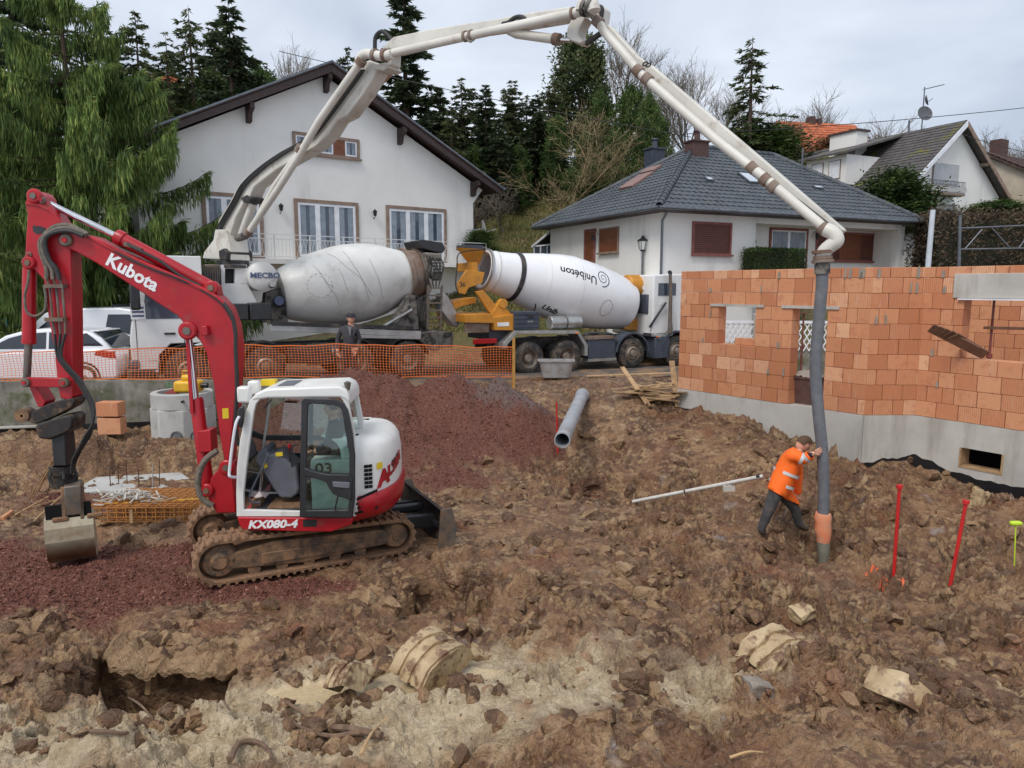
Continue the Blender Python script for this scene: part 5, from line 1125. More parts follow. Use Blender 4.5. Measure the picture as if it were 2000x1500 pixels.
mat('yellow_label', srgb(232, 200, 40), rough=.5)
mat('letter_white', srgb(238, 238, 238), rough=.4); mat('letter_red', srgb(168, 26, 38), rough=.4); mat('letter_black', (.02, .02, .02), rough=.5)
def cab_glass(name, tint, ref=.10):
    t = NT(name); t.t.nodes.remove(t.p); tr = t.n('ShaderNodeBsdfTransparent'); tr.inputs[0].default_value = (*tint, 1); gl = t.n('ShaderNodeBsdfGlossy'); gl.inputs['Roughness'].default_value = .03
    mx_ = t.n('ShaderNodeMixShader'); fr = t.n('ShaderNodeFresnel'); fr.inputs[0].default_value = 1.45; t.t.links.new(t.math('ADD', fr.outputs[0], ref-.04), mx_.inputs[0]); t.l(tr, 0, mx_, 1); t.l(gl, 0, mx_, 2); t.l(mx_, 0, t.out, 0)
cab_glass('cab_glass', (.80, .93, .90)); cab_glass('clear_glass', (.86, .92, .90))
Z1 = lambda *q: [(x/3.846, 330+y/3.846) for x, y in q]
Z2 = lambda *q: [(x/3.0, 700+y/3.0) for x, y in q]
Z3 = lambda *q: [(380+x/3.261, 700+y/3.261) for x, y in q]
BO = -.05                                   # boom centre line
def plate(name, pix, y0, y1, m, par=ex, off=None, pl=EX, **k):
    off = (y0 if off is None else off); q = MB(); q.prism(pl.poly(pix, off), y0, y1); k.setdefault('bevel', .012); return q.build(name, m, par, **k)
def pt(px, py, off): s_, z_ = EX.sz(px, py, off); return Vector((s_, off, z_))
def z1(x, y, off): return pt(x/3.846, 330+y/3.846, off)
def z2(x, y, off): return pt(x/3, 700+y/3, off)
def z3(x, y, off): return pt(380+x/3.261, 700+y/3.261, off)
# boom
boom_px = Z1((440, 510), (470, 478), (560, 478), (700, 508), (830, 585), (960, 640), (1300, 790), (1560, 905), (1645, 960), (1715, 1040), (1765, 1170), (1785, 1330)) + [(463, 730), (459, 800), (452, 860), (447, 912), (440, 912), (428, 843), (417, 750), (410, 720)] + Z1((1545, 1370), (1500, 1290), (1440, 1230), (1330, 1100), (1180, 1005), (1000, 885), (720, 705), (560, 618), (490, 590), (445, 545))
boom = plate('boom', boom_px, BO-.17, BO+.17, 'red_paint', seg=3, bevel=.02)
# weld rib, edge flange and pins
plate('boom_rib', Z1((640, 500), (700, 515), (830, 592), (960, 648), (1300, 800), (1560, 918), (1640, 968), (1640, 985), (1555, 935), (1300, 815), (950, 665), (830, 612), (700, 540)), BO-.19, BO-.171, 'red_paint', boom, bevel=.006)
def pin(x, y, off, r, w_, par, m='red_paint', zf=z1, name='pin'):
    c_ = zf(x, y, off); b = MB(); b.lathe([(0, 0), (0, r), (-w_*.6, r), (-w_, r*.8), (-w_, 0)], c_, (0, 1, 0), 18); p_ = b.build(name, m, par)
    b = MB(); b.lathe([(-w_, r*.42), (-w_-.02, r*.42), (-w_-.02, 0)], c_, (0, 1, 0), 12); b.build('pin_cap', 'steel_worn' if m != 'steel_worn' else 'red_paint', p_); return p_
pin(500, 535, BO-.17, .09, .05, boom, 'steel_worn'); pin(1415, 1215, BO-.17, .13, .06, boom); 
plate('cylinder_lug', Z1((1370, 1190), (1400, 1150), (1450, 1190), (1470, 1240), (1410, 1265), (1375, 1230)), BO-.21, BO+.21, 'red_paint', boom)
plate('arm_cylinder_lug', Z1((1530, 860), (1580, 840), (1625, 880), (1640, 950), (1560, 915)), BO-.12, BO+.12, 'red_paint', boom); pin(1590, 893, BO-.12, .1, .04, boom)
q = EX.poly(Z1((1525, 1180), (1570, 1175), (1580, 1245), (1530, 1250)), BO-.17); MB().prism(q, BO-.27, BO-.172).build('work_lamp', 'red_paint', boom, bevel=.01)
plate('warning_label', [(434, 798), (446, 797), (447, 817), (435, 818)], BO-.176, BO-.171, 'yellow_label', boom, bevel=0)
# maker's lettering along the boom
a, c_ = z1(835, 690, BO-.17), z1(1155, 870, BO-.17); ux = (c_-a).normalized(); uz = Vector((-ux.z, 0, ux.x)); mid = (a+c_)/2
lettering('Kubota', .25, lambda u, v, d: mid + ux*u + uz*v + Vector((0, -.004-d, 0)), 'letter_white', boom, bold=.008, spacing=1.02)
# swing bracket
br = plate('swing_bracket', [(411, 935), (433, 908), (450, 905), (461, 993), (461, 1002), (423, 1003), (406, 975)], BO-.24, BO+.24, 'red_paint', bevel=.02); pin(405*3, (957-700)*3, BO-.24, .1, .05, br, zf=z2); pin(444*3, (912-700)*3, BO-.24, .11, .05, br, zf=z2)
# boom cylinder
b = MB(); b.tube([pt(368, 646, BO), pt(383, 780, BO)], .042, 14); b.build('boom_cylinder_rod', 'chrome', ex)
b = MB(); b.tube([pt(383, 778, BO), pt(384, 781, BO), pt(405, 950, BO)], [.085, .095, .095], 16); bc = b.build('boom_cylinder', 'red_paint', ex)
plate('cylinder_guard', Z2((1150, 425), (1232, 420), (1243, 548), (1165, 552)), BO-.14, BO+.14, 'red_paint', bc); plate('rod_guard', [(362, 660), (369, 658), (378, 805), (371, 808)], BO-.13, BO-.11, 'red_paint', bc, bevel=.004)
# arm and its cylinder
arm_px = Z1((190, 262), (198, 220), (225, 175), (265, 160), (305, 178), (335, 215), (340, 240), (395, 305), (460, 405), (505, 470), (528, 600), (540, 900), (545, 1200)) + [(142, 700), (143, 775), (136, 782), (118, 778), (113, 757), (107, 700)] + Z1((415, 1400), (360, 1100), (325, 830), (270, 770), (245, 745), (200, 742), (182, 705), (188, 610), (205, 340), (192, 275))
arm = plate('arm', arm_px, BO-.15, BO+.15, 'red_paint', bevel=.018, seg=3)
pin(265, 205, BO-.15, .1, .05, arm); pin(222, 705, BO-.15, .09, .05, arm); pin(320, 235, BO-.15, .05, .03, arm, 'steel_worn'); pin(220, 645, BO-.15, .04, .02, arm, 'steel_worn')
plate('arm_stiffener', Z1((188, 265), (192, 248), (300, 262), (380, 300), (455, 395), (465, 415), (448, 412), (370, 318), (290, 280)), BO-.17, BO-.15, 'red_paint', arm, bevel=.004)
plate('scuff_plate', Z1((245, 425), (300, 430), (345, 445), (325, 480), (280, 490), (248, 470)), BO-.156, BO-.151, 'black_paint', arm, bevel=0)
b = MB(); b.tube([z1(315, 235, BO), z1(885, 510, BO)], .045, 14); b.build('arm_cylinder_rod', 'chrome', ex)
b = MB(); b.tube([z1(872, 503, BO), z1(885, 510, BO), z1(930, 533, BO), z1(931, 534, BO), z1(1590, 890, BO)], [.1, .11, .11, .092, .092], 16); ac = b.build('arm_cylinder', 'red_paint', ex)
b = MB(); b.tube(spline([z1(960, 560, BO-.12), z1(1020, 600, BO-.15), z1(1200, 690, BO-.14), z1(1350, 800, BO-.14), z1(1510, 880, BO-.13)]), .022, 8); b.build('hose', 'rubber_hose', ac)
b = MB(); b.beam(z1(935, 560, BO-.1), z1(1065, 610, BO-.1), .06, .05); b.build('hose_clamp', 'steel_worn', ac)
# hose runs: boom top, knee loop, arm pipes
for k, (dx, dy) in enumerate(((0, 0), (16, 22), (30, 40))):
    b = MB(); o_ = BO-.2-.03*k
    b.tube(spline([z1(660-dx, 492+dy*.3, o_), z1(520, 425+dy, o_), z1(400, 440+dy, o_), z1(310+dx, 530, o_), z1(305+dx*1.3, 610, o_), z1(330+dx*1.5, 690, o_), z1(350+dx*2.4, 750, o_), z1(350+dx*3.2, 830, o_)]), .032, 8); b.build('hose', 'dusty_hose' if k < 2 else 'rubber_hose', boom)
    b = MB(); b.tube([z1(350+dx*3.2, 830, o_), z1(372+dx*3.2, 880, o_), z1(400+dx*3, 1180, o_), z1(412+dx*2.6, 1240, o_)], .016, 6); b.build('hydraulic_pipe', 'steel_worn', arm)
    b = MB(); b.tube(spline([z1(412+dx*2.6, 1240, o_), z1(430+dx, 1400, o_), pt(128+dx*.3, 720, o_), pt(150+dx*.3, 745, o_), pt(176+dx*.2, 790, o_-.05), pt(181, 825, o_-.08), pt(176-dx*.3, 850, o_-.1), pt(160-dx*.2, 875, o_-.1), pt(148-dx*.2, 900, o_-.05), pt(140, 925, o_)]), .02, 6); b.build('hose', 'rubber_hose', arm)
for y in (880, 1130): b = MB(); b.beam(z1(350, y, BO-.23), z1(490, y, BO-.23), .12, .05); b.build('pipe_clamp', 'steel_worn', arm)
for k in range(2):
    b = MB(); b.tube(spline([z1(640+60*k, 500+20*k, BO-.16), z1(820, 590-15*k, BO-.17), z1(960, 670-20*k, BO-.18), z1(1130, 745-14*k, BO-.18), z1(1300, 808-10*k, BO-.19), z1(1480, 890-8*k, BO-.17), z1(1640, 985-10*k, BO-.2), z1(1720, 1090-20*k, BO-.2), z1(1758-8*k, 1200, BO-.2), z1(1765-8*k, 1330, BO-.2)]), .02, 6); b.build('hydraulic_pipe', 'red_paint' if k else 'rubber_hose', boom)
b = MB(); b.tube(spline([z1(1680, 1010, BO-.2), z1(1740, 1100, BO-.22), z1(1768, 1230, BO-.22), z1(1770, 1350, BO-.22), pt(463, 760, BO-.22), pt(460, 830, BO-.22), pt(466, 870, BO-.2)]), .03, 8); b.build('hose', 'rubber_hose', boom)
b = MB(); b.tube(spline([pt(425, 880, BO-.22), pt(400, 900, BO-.26), pt(388, 930, BO-.28), pt(388, 955, BO-.28), pt(396, 975, BO-.28), pt(415, 988, BO-.26)]), .045, 8); b.build('hose_sleeve', 'dusty_hose', br)
b = MB(); b.tube(spline([z1(218, 760, BO-.2), z1(210, 850, BO-.22), z1(188, 950, BO-.22), z1(200, 1070, BO-.22), z1(265, 1105, BO-.2), z1(335, 1060, BO-.18), z1(345, 960, BO-.18), z1(330, 870, BO-.18)]), .018, 6); b.build('hose', 'dusty_hose', arm)
# bucket cylinder and linkage
b = MB(); b.tube([z1(222, 705, BO), z1(222, 760, BO), z1(218, 1312, BO)], [.06, .088, .088], 16); kc = b.build('bucket_cylinder', 'red_paint', ex)
b = MB(); b.lathe([(0, .095), (.04, .095)], z1(218, 1300, BO), (0, 0, 1), 16); b.build('gland', 'red_paint', kc)
b = MB(); b.tube([z1(215, 1310, BO), pt(52, 748, BO)], .05, 14); b.build('bucket_cylinder_rod', 'steel_worn', kc)
plate('link_bar', [(44, 742), (52, 737), (128, 738), (137, 745), (130, 757), (52, 756), (44, 753)], BO-.2, BO-.14, 'red_paint', bevel=.01); plate('link_bar', [(55, 752), (66, 748), (88, 785), (84, 795), (74, 795)], BO-.14, BO+.14, 'red_paint', bevel=.01)
pin(51*3, 47*3, BO-.2, .065, .05, kc, 'steel_worn', z2); pin(127*3, 47*3, BO-.2, .07, .05, arm, 'steel_worn', z2)
# quick hitch with tilting rotator
hitch = plate('quick_hitch', Z2((165, 375), (185, 315), (290, 262), (400, 236), (436, 232), (440, 255), (420, 285), (320, 340), (215, 385)), BO-.16, BO+.16, 'hitch_steel', bevel=.015)
plate('tilt_body', Z2((205, 392), (330, 345), (400, 330), (425, 350), (420, 410), (390, 440), (290, 478), (225, 470), (205, 430)), BO-.2, BO+.2, 'hitch_steel', hitch, bevel=.03)
b = MB(); b.lathe([(-.1, .02), (-.1, .1), (.1, .1), (.1, .02)], z2(150, 330, BO), (0, 1, 0), 14); b.build('tilt_pin', 'muddy_steel', hitch)
b = MB(); b.bx(*[z2(328, 430, BO).x, z2(408, 430, BO).x], BO-.14, BO+.14, z2(0, 625, BO).z, z2(0, 420, BO).z); b.build('rotator_column', 'black_paint', hitch, bevel=.02)
b = MB(); cc = z2(365, 640, BO); b.lathe([(.03, .12), (.03, .17), (-.08, .17), (-.08, .13), (-.16, .13), (-.16, .18), (-.27, .18), (-.27, .1)], cc, (0, 0, 1), 20); b.build('rotator', 'hitch_steel', hitch)
for k in range(6): a_ = k*1.05; b = MB(); b.tube([cc+Vector((.16*math.cos(a_), .16*math.sin(a_), -.02)), cc+Vector((.2*math.cos(a_), .2*math.sin(a_), -.12)), cc+Vector((.15*math.cos(a_+.4), .15*math.sin(a_+.4), -.28))], .02, 6); b.build('hose', 'rubber_hose', hitch)
# ditching bucket, hanging with its back towards the camera
bx0, bx1 = EX.sz(76, 1060, BO-.3)[0], EX.sz(162, 1060, BO-.3)[0]; zt_ = z2(0, 850, BO-.2).z; zm = z2(0, 962, BO-.35).z; zb_ = z2(0, 1222, BO-.3).z
prof = [(-.1, zt_), (-.3, zm+.02), (-.36, zm-.1), (-.36, zm-.3), (-.28, zb_+.1), (-.1, zb_), (.2, zb_+.02)]
b = MB(); q2 = [(y+.05 if i > 0 else y, z) for i, (y, z) in enumerate(prof)]
for i in range(1, len(prof)-1):
    (y0, z0), (y1, z1_) = prof[i], prof[i+1]
    b.add([(bx0, y0+BO, z0), (bx1, y0+BO, z0), (bx1, y1+BO, z1_), (bx0, y1+BO, z1_), (bx0, y0+BO+.03, z0), (bx1, y0+BO+.03, z0), (bx1, y1+BO+.03, z1_), (bx0, y1+BO+.03, z1_)], [(0, 1, 2, 3), (7, 6, 5, 4), (0, 4, 5, 1), (2, 6, 7, 3), (1, 5, 6, 2), (0, 3, 7, 4)])
bk = b.build('bucket', 'bucket_steel', ex, smooth=50)
for x in (bx0, bx1-.025):
    b = MB(); b.slab([(x, y+BO+.01, z) for y, z in prof[1:]] + [(x, .25+BO, zb_+.2), (x, -.05+BO, zm+.06)], (.025, 0, 0)); b.build('side_plate', 'bucket_steel', bk)
b = MB(); b.bx(bx0+.02, bx1-.02, BO-.26, BO-.2, zm, zt_-.02); b.build('back_opening_shade', 'opening_shade', bk)  # black panel paints the shaded mouth of the bucket
for x in (z2(300, 0, BO).x, z2(395, 0, BO).x): b = MB(); b.slab([(x, BO-.32, zm-.02), (x, BO+.15, zm-.02), (x, BO+.12, zt_+.22), (x, BO-.2, zt_+.22)], (.05, 0, 0)); b.build('hitch_ear', 'muddy_steel', bk, bevel=.008)
for x in (z2(248, 0, BO).x, z2(430, 0, BO).x): MB().bx(x, x+.2, BO-.33, BO-.27, zm-.02, zm+.05).build('mud_cake', 'muddy_track', bk, bevel=.02)
MB().bx(z2(320, 0, BO).x, z2(410, 0, BO).x, BO-.3, BO+.1, zm+.05, zt_+.25).build('hitch_block', 'steel_worn', bk, bevel=.02)
cB = Vector(((bx0+bx1)/2, BO, 0)); bk.rotation_euler = (0, 0, R(24)); bk.location = cB-Matrix.Rotation(R(24), 3, 'Z') @ cB
# ------------------------------------------------ upper structure
NS = -1.05
zf_ = lambda x, y, o=NS: EX.sz(380+x/3.261, 700+y/3.261, o)
dk = plate('deck_skirt', Z3((270, 1012), (1010, 1018), (1000, 1060), (870, 1106), (640, 1104), (305, 1092), (283, 1060)), NS-.02, 1.05, 'red_paint', bevel=.015)
MB().bx(zf_(650, 0)[0], zf_(740, 0)[0], NS-.026, NS-.021, zf_(0, 1085)[1], zf_(0, 1040)[1]).build('grille', 'black_paint', dk)
a, c_ = z3(368, 1055, NS-.02), z3(622, 1060, NS-.02); ux2 = (c_-a).normalized(); mid2 = (a+c_)/2
lettering('KX080-4', .15, lambda u, v, d: mid2 + Vector((u*1.18, -.003-d, v)), 'letter_white', dk, shear=.25, bold=.006)
# cab frame, near side: outer outline minus openings, as pillars and rails
def frame_side(y0, y1, name='cab_side_frame'):
    outer = [(266, 1008), (264, 860), (268, 700), (288, 520), (330, 330), (355, 262), (395, 222), (440, 205), (930, 190), (975, 225), (985, 300), (1020, 480), (1028, 640), (1028, 1008)]
    inner = [(312, 965), (312, 860), (330, 690), (350, 540), (378, 340), (392, 290), (420, 258), (470, 250), (915, 240), (945, 268), (955, 330), (985, 500), (985, 640), (985, 985)]
    q = MB(); O = [zf_(*p_) for p_ in outer]; I = [zf_(*p_) for p_ in inner]; n = len(O)
    vs_ = [(p_[0], y, p_[1]) for y in (y0, y1) for p_ in O] + [(p_[0], y, p_[1]) for y in (y0, y1) for p_ in I]
    fs_ = []
    for i in range(n):
        j = (i+1) % n
        fs_ += [(i, j, 2*n+j, 2*n+i), (n+i, 3*n+i, 3*n+j, n+j), (i, n+i, n+j, j), (2*n+i, 2*n+j, 3*n+j, 3*n+i)]
    q.add(vs_, fs_); return q.build(name, 'white_paint', ex, bevel=.012)
cab = frame_side(NS, NS+.07, 'cab_frame'); FS = -.12
fsd = frame_side(FS-.07, FS, 'cab_frame')
inn_far = [(312, 965), (312, 860), (330, 690), (350, 540), (378, 340), (392, 290), (420, 258), (470, 250), (915, 240), (945, 268), (955, 330), (985, 500), (985, 640), (985, 985)]
b = MB(); b.prism([zf_(*p_) for p_ in inn_far], FS-.04, FS-.032); b.build('pane', 'clear_glass', fsd)
b = MB(); q = [zf_(x, y) for x, y in ((640, 250), (668, 250), (668, 990), (640, 990))]; b.prism(q, FS-.06, FS-.02); b.prism([zf_(x, y) for x, y in ((330, 575), (1000, 575), (1000, 610), (325, 610))], FS-.062, FS-.015); b.build('pillar', 'black_paint', fsd)
b = MB(); b.prism([zf_(x, y) for x, y in ((325, 700), (1000, 700), (1000, 990), (312, 990))], FS-.03, FS-.012); b.build('lower_panel', 'grey_plastic', fsd)
# roof
rf = MB().prism([zf_(x, y) for x, y in ((352, 268), (392, 222), (440, 200), (470, 192), (920, 176), (962, 196), (985, 235), (990, 300), (955, 262), (930, 250), (470, 254), (420, 262))], NS-.012, FS+.03).build('cab_roof', 'white_paint', ex, bevel=.03, seg=3)
zt2 = zf_(600, 188)[1]; x0_, x1_ = zf_(440, 0)[0], zf_(600, 0)[0]
b = MB(); zq = lambda x: np.interp(x, [zf_(470, 0)[0], zf_(920, 0)[0]], [zf_(470, 192)[1], zf_(920, 176)[1]]); b.add([(x0_+.1, NS+.2, zq(x0_)+.006), (x1_, NS+.2, zq(x1_)+.006), (x1_, FS-.15, zq(x1_)+.006), (x0_+.1, FS-.15, zq(x0_)+.006)], [(0, 1, 2, 3)]); b.build('roof_hatch', 'grey_plastic', rf)
for k in range(5):
    y = NS+.2+k*.13; xa, xb = zf_(640, 0)[0], zf_(900, 0)[0]; b = MB(); b.beam((xa, y, zq(xa)+.008), (xb, y, zq(xb)+.008), .03, .015); b.build('roof_rib', 'white_paint', rf)
for (px, py, w_, h_, o_) in ((478, 770, .17, .22, NS+.1), (497, 757, .15, .2, NS+.45)):
    c_ = pt(px, py, o_); b = MB(); b.bx(c_.x-w_/2, c_.x+w_/2, o_-.08, o_+.08, c_.z-h_/2, c_.z+h_/2); b.build('work_lamp', 'white_paint', rf, bevel=.03)
c_ = pt(525, 747, FS-.2); MB().bx(c_.x-.1, c_.x+.1, FS-.25, FS-.1, c_.z-.04, c_.z+.04).build('beacon_base', 'yellow_label', rf)
c_ = z3(975, 200, NS+.1); b = MB(); b.lathe([(0, .03), (.1, .05), (.12, .01)], c_, (0, 0, 1), 8); b.build('beacon_mount', 'steel_worn', rf)
b = MB(); b.prism([zf_(x, y) for x, y in ((968, 560), (1000, 560), (1010, 1005), (985, 1005))], NS+.08, FS-.08); b.build('rear_bulkhead', 'dark_fabric', cab)
# front windscreen, handrail, mirror
b = MB(); P = [zf_(*p_) for p_ in ((312, 960), (330, 690), (350, 540), (380, 330), (405, 262))]
for i in range(4): b.add([(P[i][0]-.02, NS+.07, P[i][1]), (P[i+1][0]-.02, NS+.07, P[i+1][1]), (P[i+1][0]-.02, FS-.07, P[i+1][1]), (P[i][0]-.02, FS-.07, P[i][1])], [(0, 1, 2, 3)])
b.build('windscreen', 'clear_glass', ex)
b = MB(); b.tube(spline([z3(285, 370, NS-.1), z3(262, 420, NS-.14), z3(240, 560, NS-.14), z3(222, 720, NS-.14), z3(228, 752, NS-.14), z3(265, 758, NS-.05)], 5), .02, 8); b.build('handrail', 'white_frame', cab)
b = MB(); b.prism([zf_(x, y) for x, y in ((283, 330), (300, 300), (330, 300), (322, 400), (312, 440), (290, 425))], NS-.1, NS-.03); b.build('mirror', 'black_paint', cab, bevel=.02)
# open door folded back along the side: black frame, tinted panes
do, di = NS-.13, NS-.07
O = [(668, 1010), (672, 700), (680, 270), (700, 252), (900, 262), (950, 285), (975, 330), (1005, 480), (1022, 620), (1020, 900), (1005, 1018), (690, 1016)]
I = [(708, 965), (712, 700), (722, 300), (735, 288), (890, 298), (925, 312), (940, 340), (962, 480), (985, 620), (985, 880), (975, 965), (720, 968)]
q = MB(); OO = [zf_(*p_, do) for p_ in O]; II = [zf_(*p_, do) for p_ in I]; n = len(O); fs_ = []
for i in range(n):
    j = (i+1) % n; fs_ += [(i, j, 2*n+j, 2*n+i), (n+i, 3*n+i, 3*n+j, n+j), (i, n+i, n+j, j), (2*n+i, 2*n+j, 3*n+j, 3*n+i)]
q.add([(p_[0], y, p_[1]) for y in (do, di) for p_ in OO] + [(p_[0], y, p_[1]) for y in (do, di) for p_ in II], fs_); door = q.build('door', 'black_paint', ex, bevel=.012)
b = MB(); b.prism([zf_(x, y, do) for x, y in ((700, 692), (740, 712), (840, 735), (985, 738), (1005, 770), (1003, 905), (965, 890), (925, 880), (880, 860), (855, 820), (835, 782), (760, 762), (705, 752))], do-.02, di+.005); dl = b.build('door_latch_panel', 'black_paint', door, bevel=.015)
b = MB(); b.prism([zf_(x, y, do) for x, y in ((880, 780), (990, 785), (990, 825), (885, 815))], do-.035, do-.021); b.build('door_handle', 'grey_plastic', dl, bevel=.008)
b = MB(); b.prism([zf_(*p_, do) for p_ in I], do+.022, do+.03); b.build('pane', 'cab_glass', door)
b = MB(); b.tube([z3(912, 880, do-.01), z3(892, 965, do-.01)], .012, 6); b.build('gas_strut', 'black_paint', door)
# engine hood and counterweight, rounded tail
sT = EX.sz(789, 950, -.1)[0]; sF0 = zf_(1000, 0)[0]
def plan(ins, n=22, front=None):
    out_ = []; Rr = 1.06-ins; f0 = sF0 if front is None else front
    for i in range(n+1):
        a_ = -math.pi/2 + math.pi*i/n
        y = Rr*math.copysign(abs(math.sin(a_))**.75, math.sin(a_)); x = (sT-ins-.7) + .7*abs(math.cos(a_))**.8
        out_.append((x, y))
    return [(f0, -Rr)] + out_ + [(f0, Rr)]
zs_ = lambda s_: np.interp(s_, [zf_(1030, 0)[0], sT], [zf_(1030, 888)[1], EX.sz(788, 926, -.1)[1]])
def loft(rings, name, m, **k):
    q = MB(); n = len(rings[0])
    for r_ in rings: q.v += [tuple(v) for v in r_]
    for i in range(len(rings)-1):
        for j in range(n-1): a_ = i*n+j; q.f.append((a_, a_+1, a_+n+1, a_+n))
        q.f.append((i*n+n-1, i*n, (i+1)*n, (i+1)*n+n-1))
    q.f.append(tuple(range(n-1, -1, -1))); q.f.append(tuple((len(rings)-1)*n+j for j in range(n))); return q.build(name, m, ex, **k)
zb0 = zf_(0, 1100)[1]
rings = [[(x, y, zb0+.02) for x, y in plan(.22)], [(x, y, zb0+.09) for x, y in plan(.1)], [(x, y, zb0+.2) for x, y in plan(.02)], [(x, y, zs_(x)-.06) for x, y in plan(.0)], [(x, y, zs_(x)) for x, y in plan(.025)]]
cw = loft(rings, 'counterweight', 'red_paint', smooth=40)
zh = lambda s_, d_: np.interp(s_, [sF0, sF0+.25, sF0+.55, sT-.25, sT], [EX.sz(699, 849, -.6)[1], EX.sz(715, 847, -.6)[1], EX.sz(745, 855, -.6)[1], EX.sz(770, 875, -.4)[1], EX.sz(778, 900, -.2)[1]]) - d_
rings = [[(x, y, zs_(x)+.004) for x, y in plan(.05)], [(x, y, .35*zs_(x)+.65*(zh(x, .12))) for x, y in plan(.05)], [(x, y, zh(x, .12)) for x, y in plan(.08)], [(x, y, zh(x, .05)) for x, y in plan(.13)], [(x, y, zh(x, .01)) for x, y in plan(.22)], [(x, y, zh(x, 0)) for x, y in plan(.4)]]
hood = loft(rings, 'engine_hood', 'white_paint', smooth=40)
def side_pt(u_s, z_, push=.0):                # point on the curved tail side at arc position s
    P = plan(.05-push, 120); best = min(P[:60], key=lambda q_: abs(q_[0]-u_s)); return Vector((best[0], best[1], z_))
PL = [Vector((x, y, 0)) for x, y in plan(.045, 160)][:90]; AL = [0]
for i in range(1, len(PL)): AL.append(AL[-1]+(PL[i]-PL[i-1]).length)
def arcpt(a_, z_, d_=0): 
    x = np.interp(a_, AL, [p_.x for p_ in PL]); y = np.interp(a_, AL, [p_.y for p_ in PL]); x2 = np.interp(a_+.01, AL, [p_.x for p_ in PL]); y2 = np.interp(a_+.01, AL, [p_.y for p_ in PL])
    t_ = Vector((x2-x, y2-y, 0)); t_ = t_.normalized() if t_.length > 1e-6 else Vector((1, 0, 0)); return Vector((x, y, z_)) + Vector((t_.y, -t_.x, 0))*(.004+d_)
def arc_of(px, py):                            # arc position seen at a pixel
    best = None
    for a_ in np.arange(.0, AL[-1]-.02, .01):
        q_ = arcpt(a_, 0); s_, z_ = EX.sz(px, py, q_.y)
        if best is None or abs(s_-q_.x) < best[0]: best = (abs(s_-q_.x), a_, z_)
    return best[1], best[2]
for i in range(2):
    for j in range(6):
        a_, z_ = arc_of(380+(1092+26*i+j*1.0)/3.261, 700+(688+j*26-i*3)/3.261); b = MB(); b.slab([arcpt(a_-.028, z_-.022), arcpt(a_+.028, z_-.022), arcpt(a_+.028, z_+.022), arcpt(a_-.028, z_+.022)], (0, -.003, 0)); b.build('vent_slot', 'opening_shade', hood)
a_, z_ = arc_of(380+1178/3.261, 700+683/3.261); b = MB(); b.slab([arcpt(a_-.05, z_-.045), arcpt(a_+.05, z_-.045), arcpt(a_+.05, z_+.045), arcpt(a_-.05, z_+.045)], (0, -.003, 0)); b.build('warning_label', 'yellow_label', hood)
a_, z_ = arc_of(380+1190/3.261, 700+765/3.261)
lettering('A', .3, lambda u, v, d: arcpt(a_+.06+u*1.1, z_+v+.0+u*.25, d), 'letter_red', hood, bold=.016); lettering('LTRA', .21, lambda u, v, d: arcpt(a_+.42+u*1.1, z_+.13+v+u*.3, d), 'letter_red', hood, bold=.014)
a2, z2_ = arc_of(380+1262/3.261, 700+655/3.261); lettering('03 88', .13, lambda u, v, d: arcpt(a2+.12+u, z2_+v+u*.25, d), 'letter_black', hood, bold=.002)
lettering('03', .2, lambda u, v, d: Vector((zf_(800, 0)[0]+u*1.2, NS-.025-d, zf_(0, 715)[1]+v)), 'letter_black', hood, bold=.003)
b = MB(); b.bx(zf_(712, 0)[0], sF0+.02, NS-.01, NS+.3, zf_(0, 1005)[1], zf_(0, 660)[1]); b.build('side_panel', 'white_paint', hood, bevel=.02)
for k in range(4):
    x0_, y0_ = 1020+k*4, 975-k*30; b = MB(); q_ = [(x0_+5, y0_+14), (x0_+150-k*4, y0_-26-k*6), (x0_+148-k*4, y0_-44-k*6), (x0_+5, y0_-2)]
    P = []
    for (x, y) in q_: aa, zz_ = arc_of(380+x/3.261, 700+y/3.261); P.append(Vector(plan(.0, 10)[0][:2]+(0,)) if False else arcpt(aa, zz_)+Vector((0, -.048, 0)))
    b.slab(P, (0, -.004, 0)); b.build('vent_slot', 'opening_shade', cw)
b = MB(); b.prism([zf_(x, y, -.5) for x, y in ((1110, 570), (1150, 515), (1160, 560), (1185, 576))], -.55, -.4); b.build('exhaust_hood', 'black_paint', hood)
# cab interior
b = MB(); b.bx(zf_(320, 0)[0], zf_(1000, 0)[0], NS+.08, FS-.08, zf_(0, 1005)[1], zf_(0, 985)[1]); fl = b.build('cab_floor', 'dark_fabric', ex)
for k in range(11): x = zf_(400+k*20, 0)[0]; MB().bx(x, x+.035, NS+.12, FS-.3, zf_(0, 985)[1], zf_(0, 978)[1]).build('floor_rib', 'muddy_track', fl)
b = MB(); b.prism([zf_(x, y, NS+.3) for x, y in ((440, 730), (385, 655), (400, 610), (440, 565), (465, 575), (470, 615), (540, 600), (600, 660), (650, 700), (665, 830), (655, 865), (615, 893), (545, 890), (500, 830))], NS+.3, NS+.75); con = b.build('control_console', 'grey_plastic', ex, bevel=.03)
b = MB(); b.prism([zf_(x, y, NS+.28) for x, y in ((515, 600), (560, 598), (562, 622), (518, 625))], NS+.28, NS+.297); b.build('control_label', 'yellow_label', con); b = MB(); b.prism([zf_(x, y, NS+.28) for x, y in ((436, 680), (452, 665), (465, 690), (445, 702))], NS+.28, NS+.297); b.build('control_label', 'yellow_label', con)
b = MB(); b.tube([z3(605, 700, NS+.35), z3(612, 600, NS+.35), z3(606, 570, NS+.35)], [.012, .015, .03], 8); b.tube(spline([z3(620, 690, NS+.3), z3(618, 600, NS+.3), z3(630, 555, NS+.3), z3(660, 550, NS+.3)], 4), .012, 6); b.build('lever', 'black_paint', con)
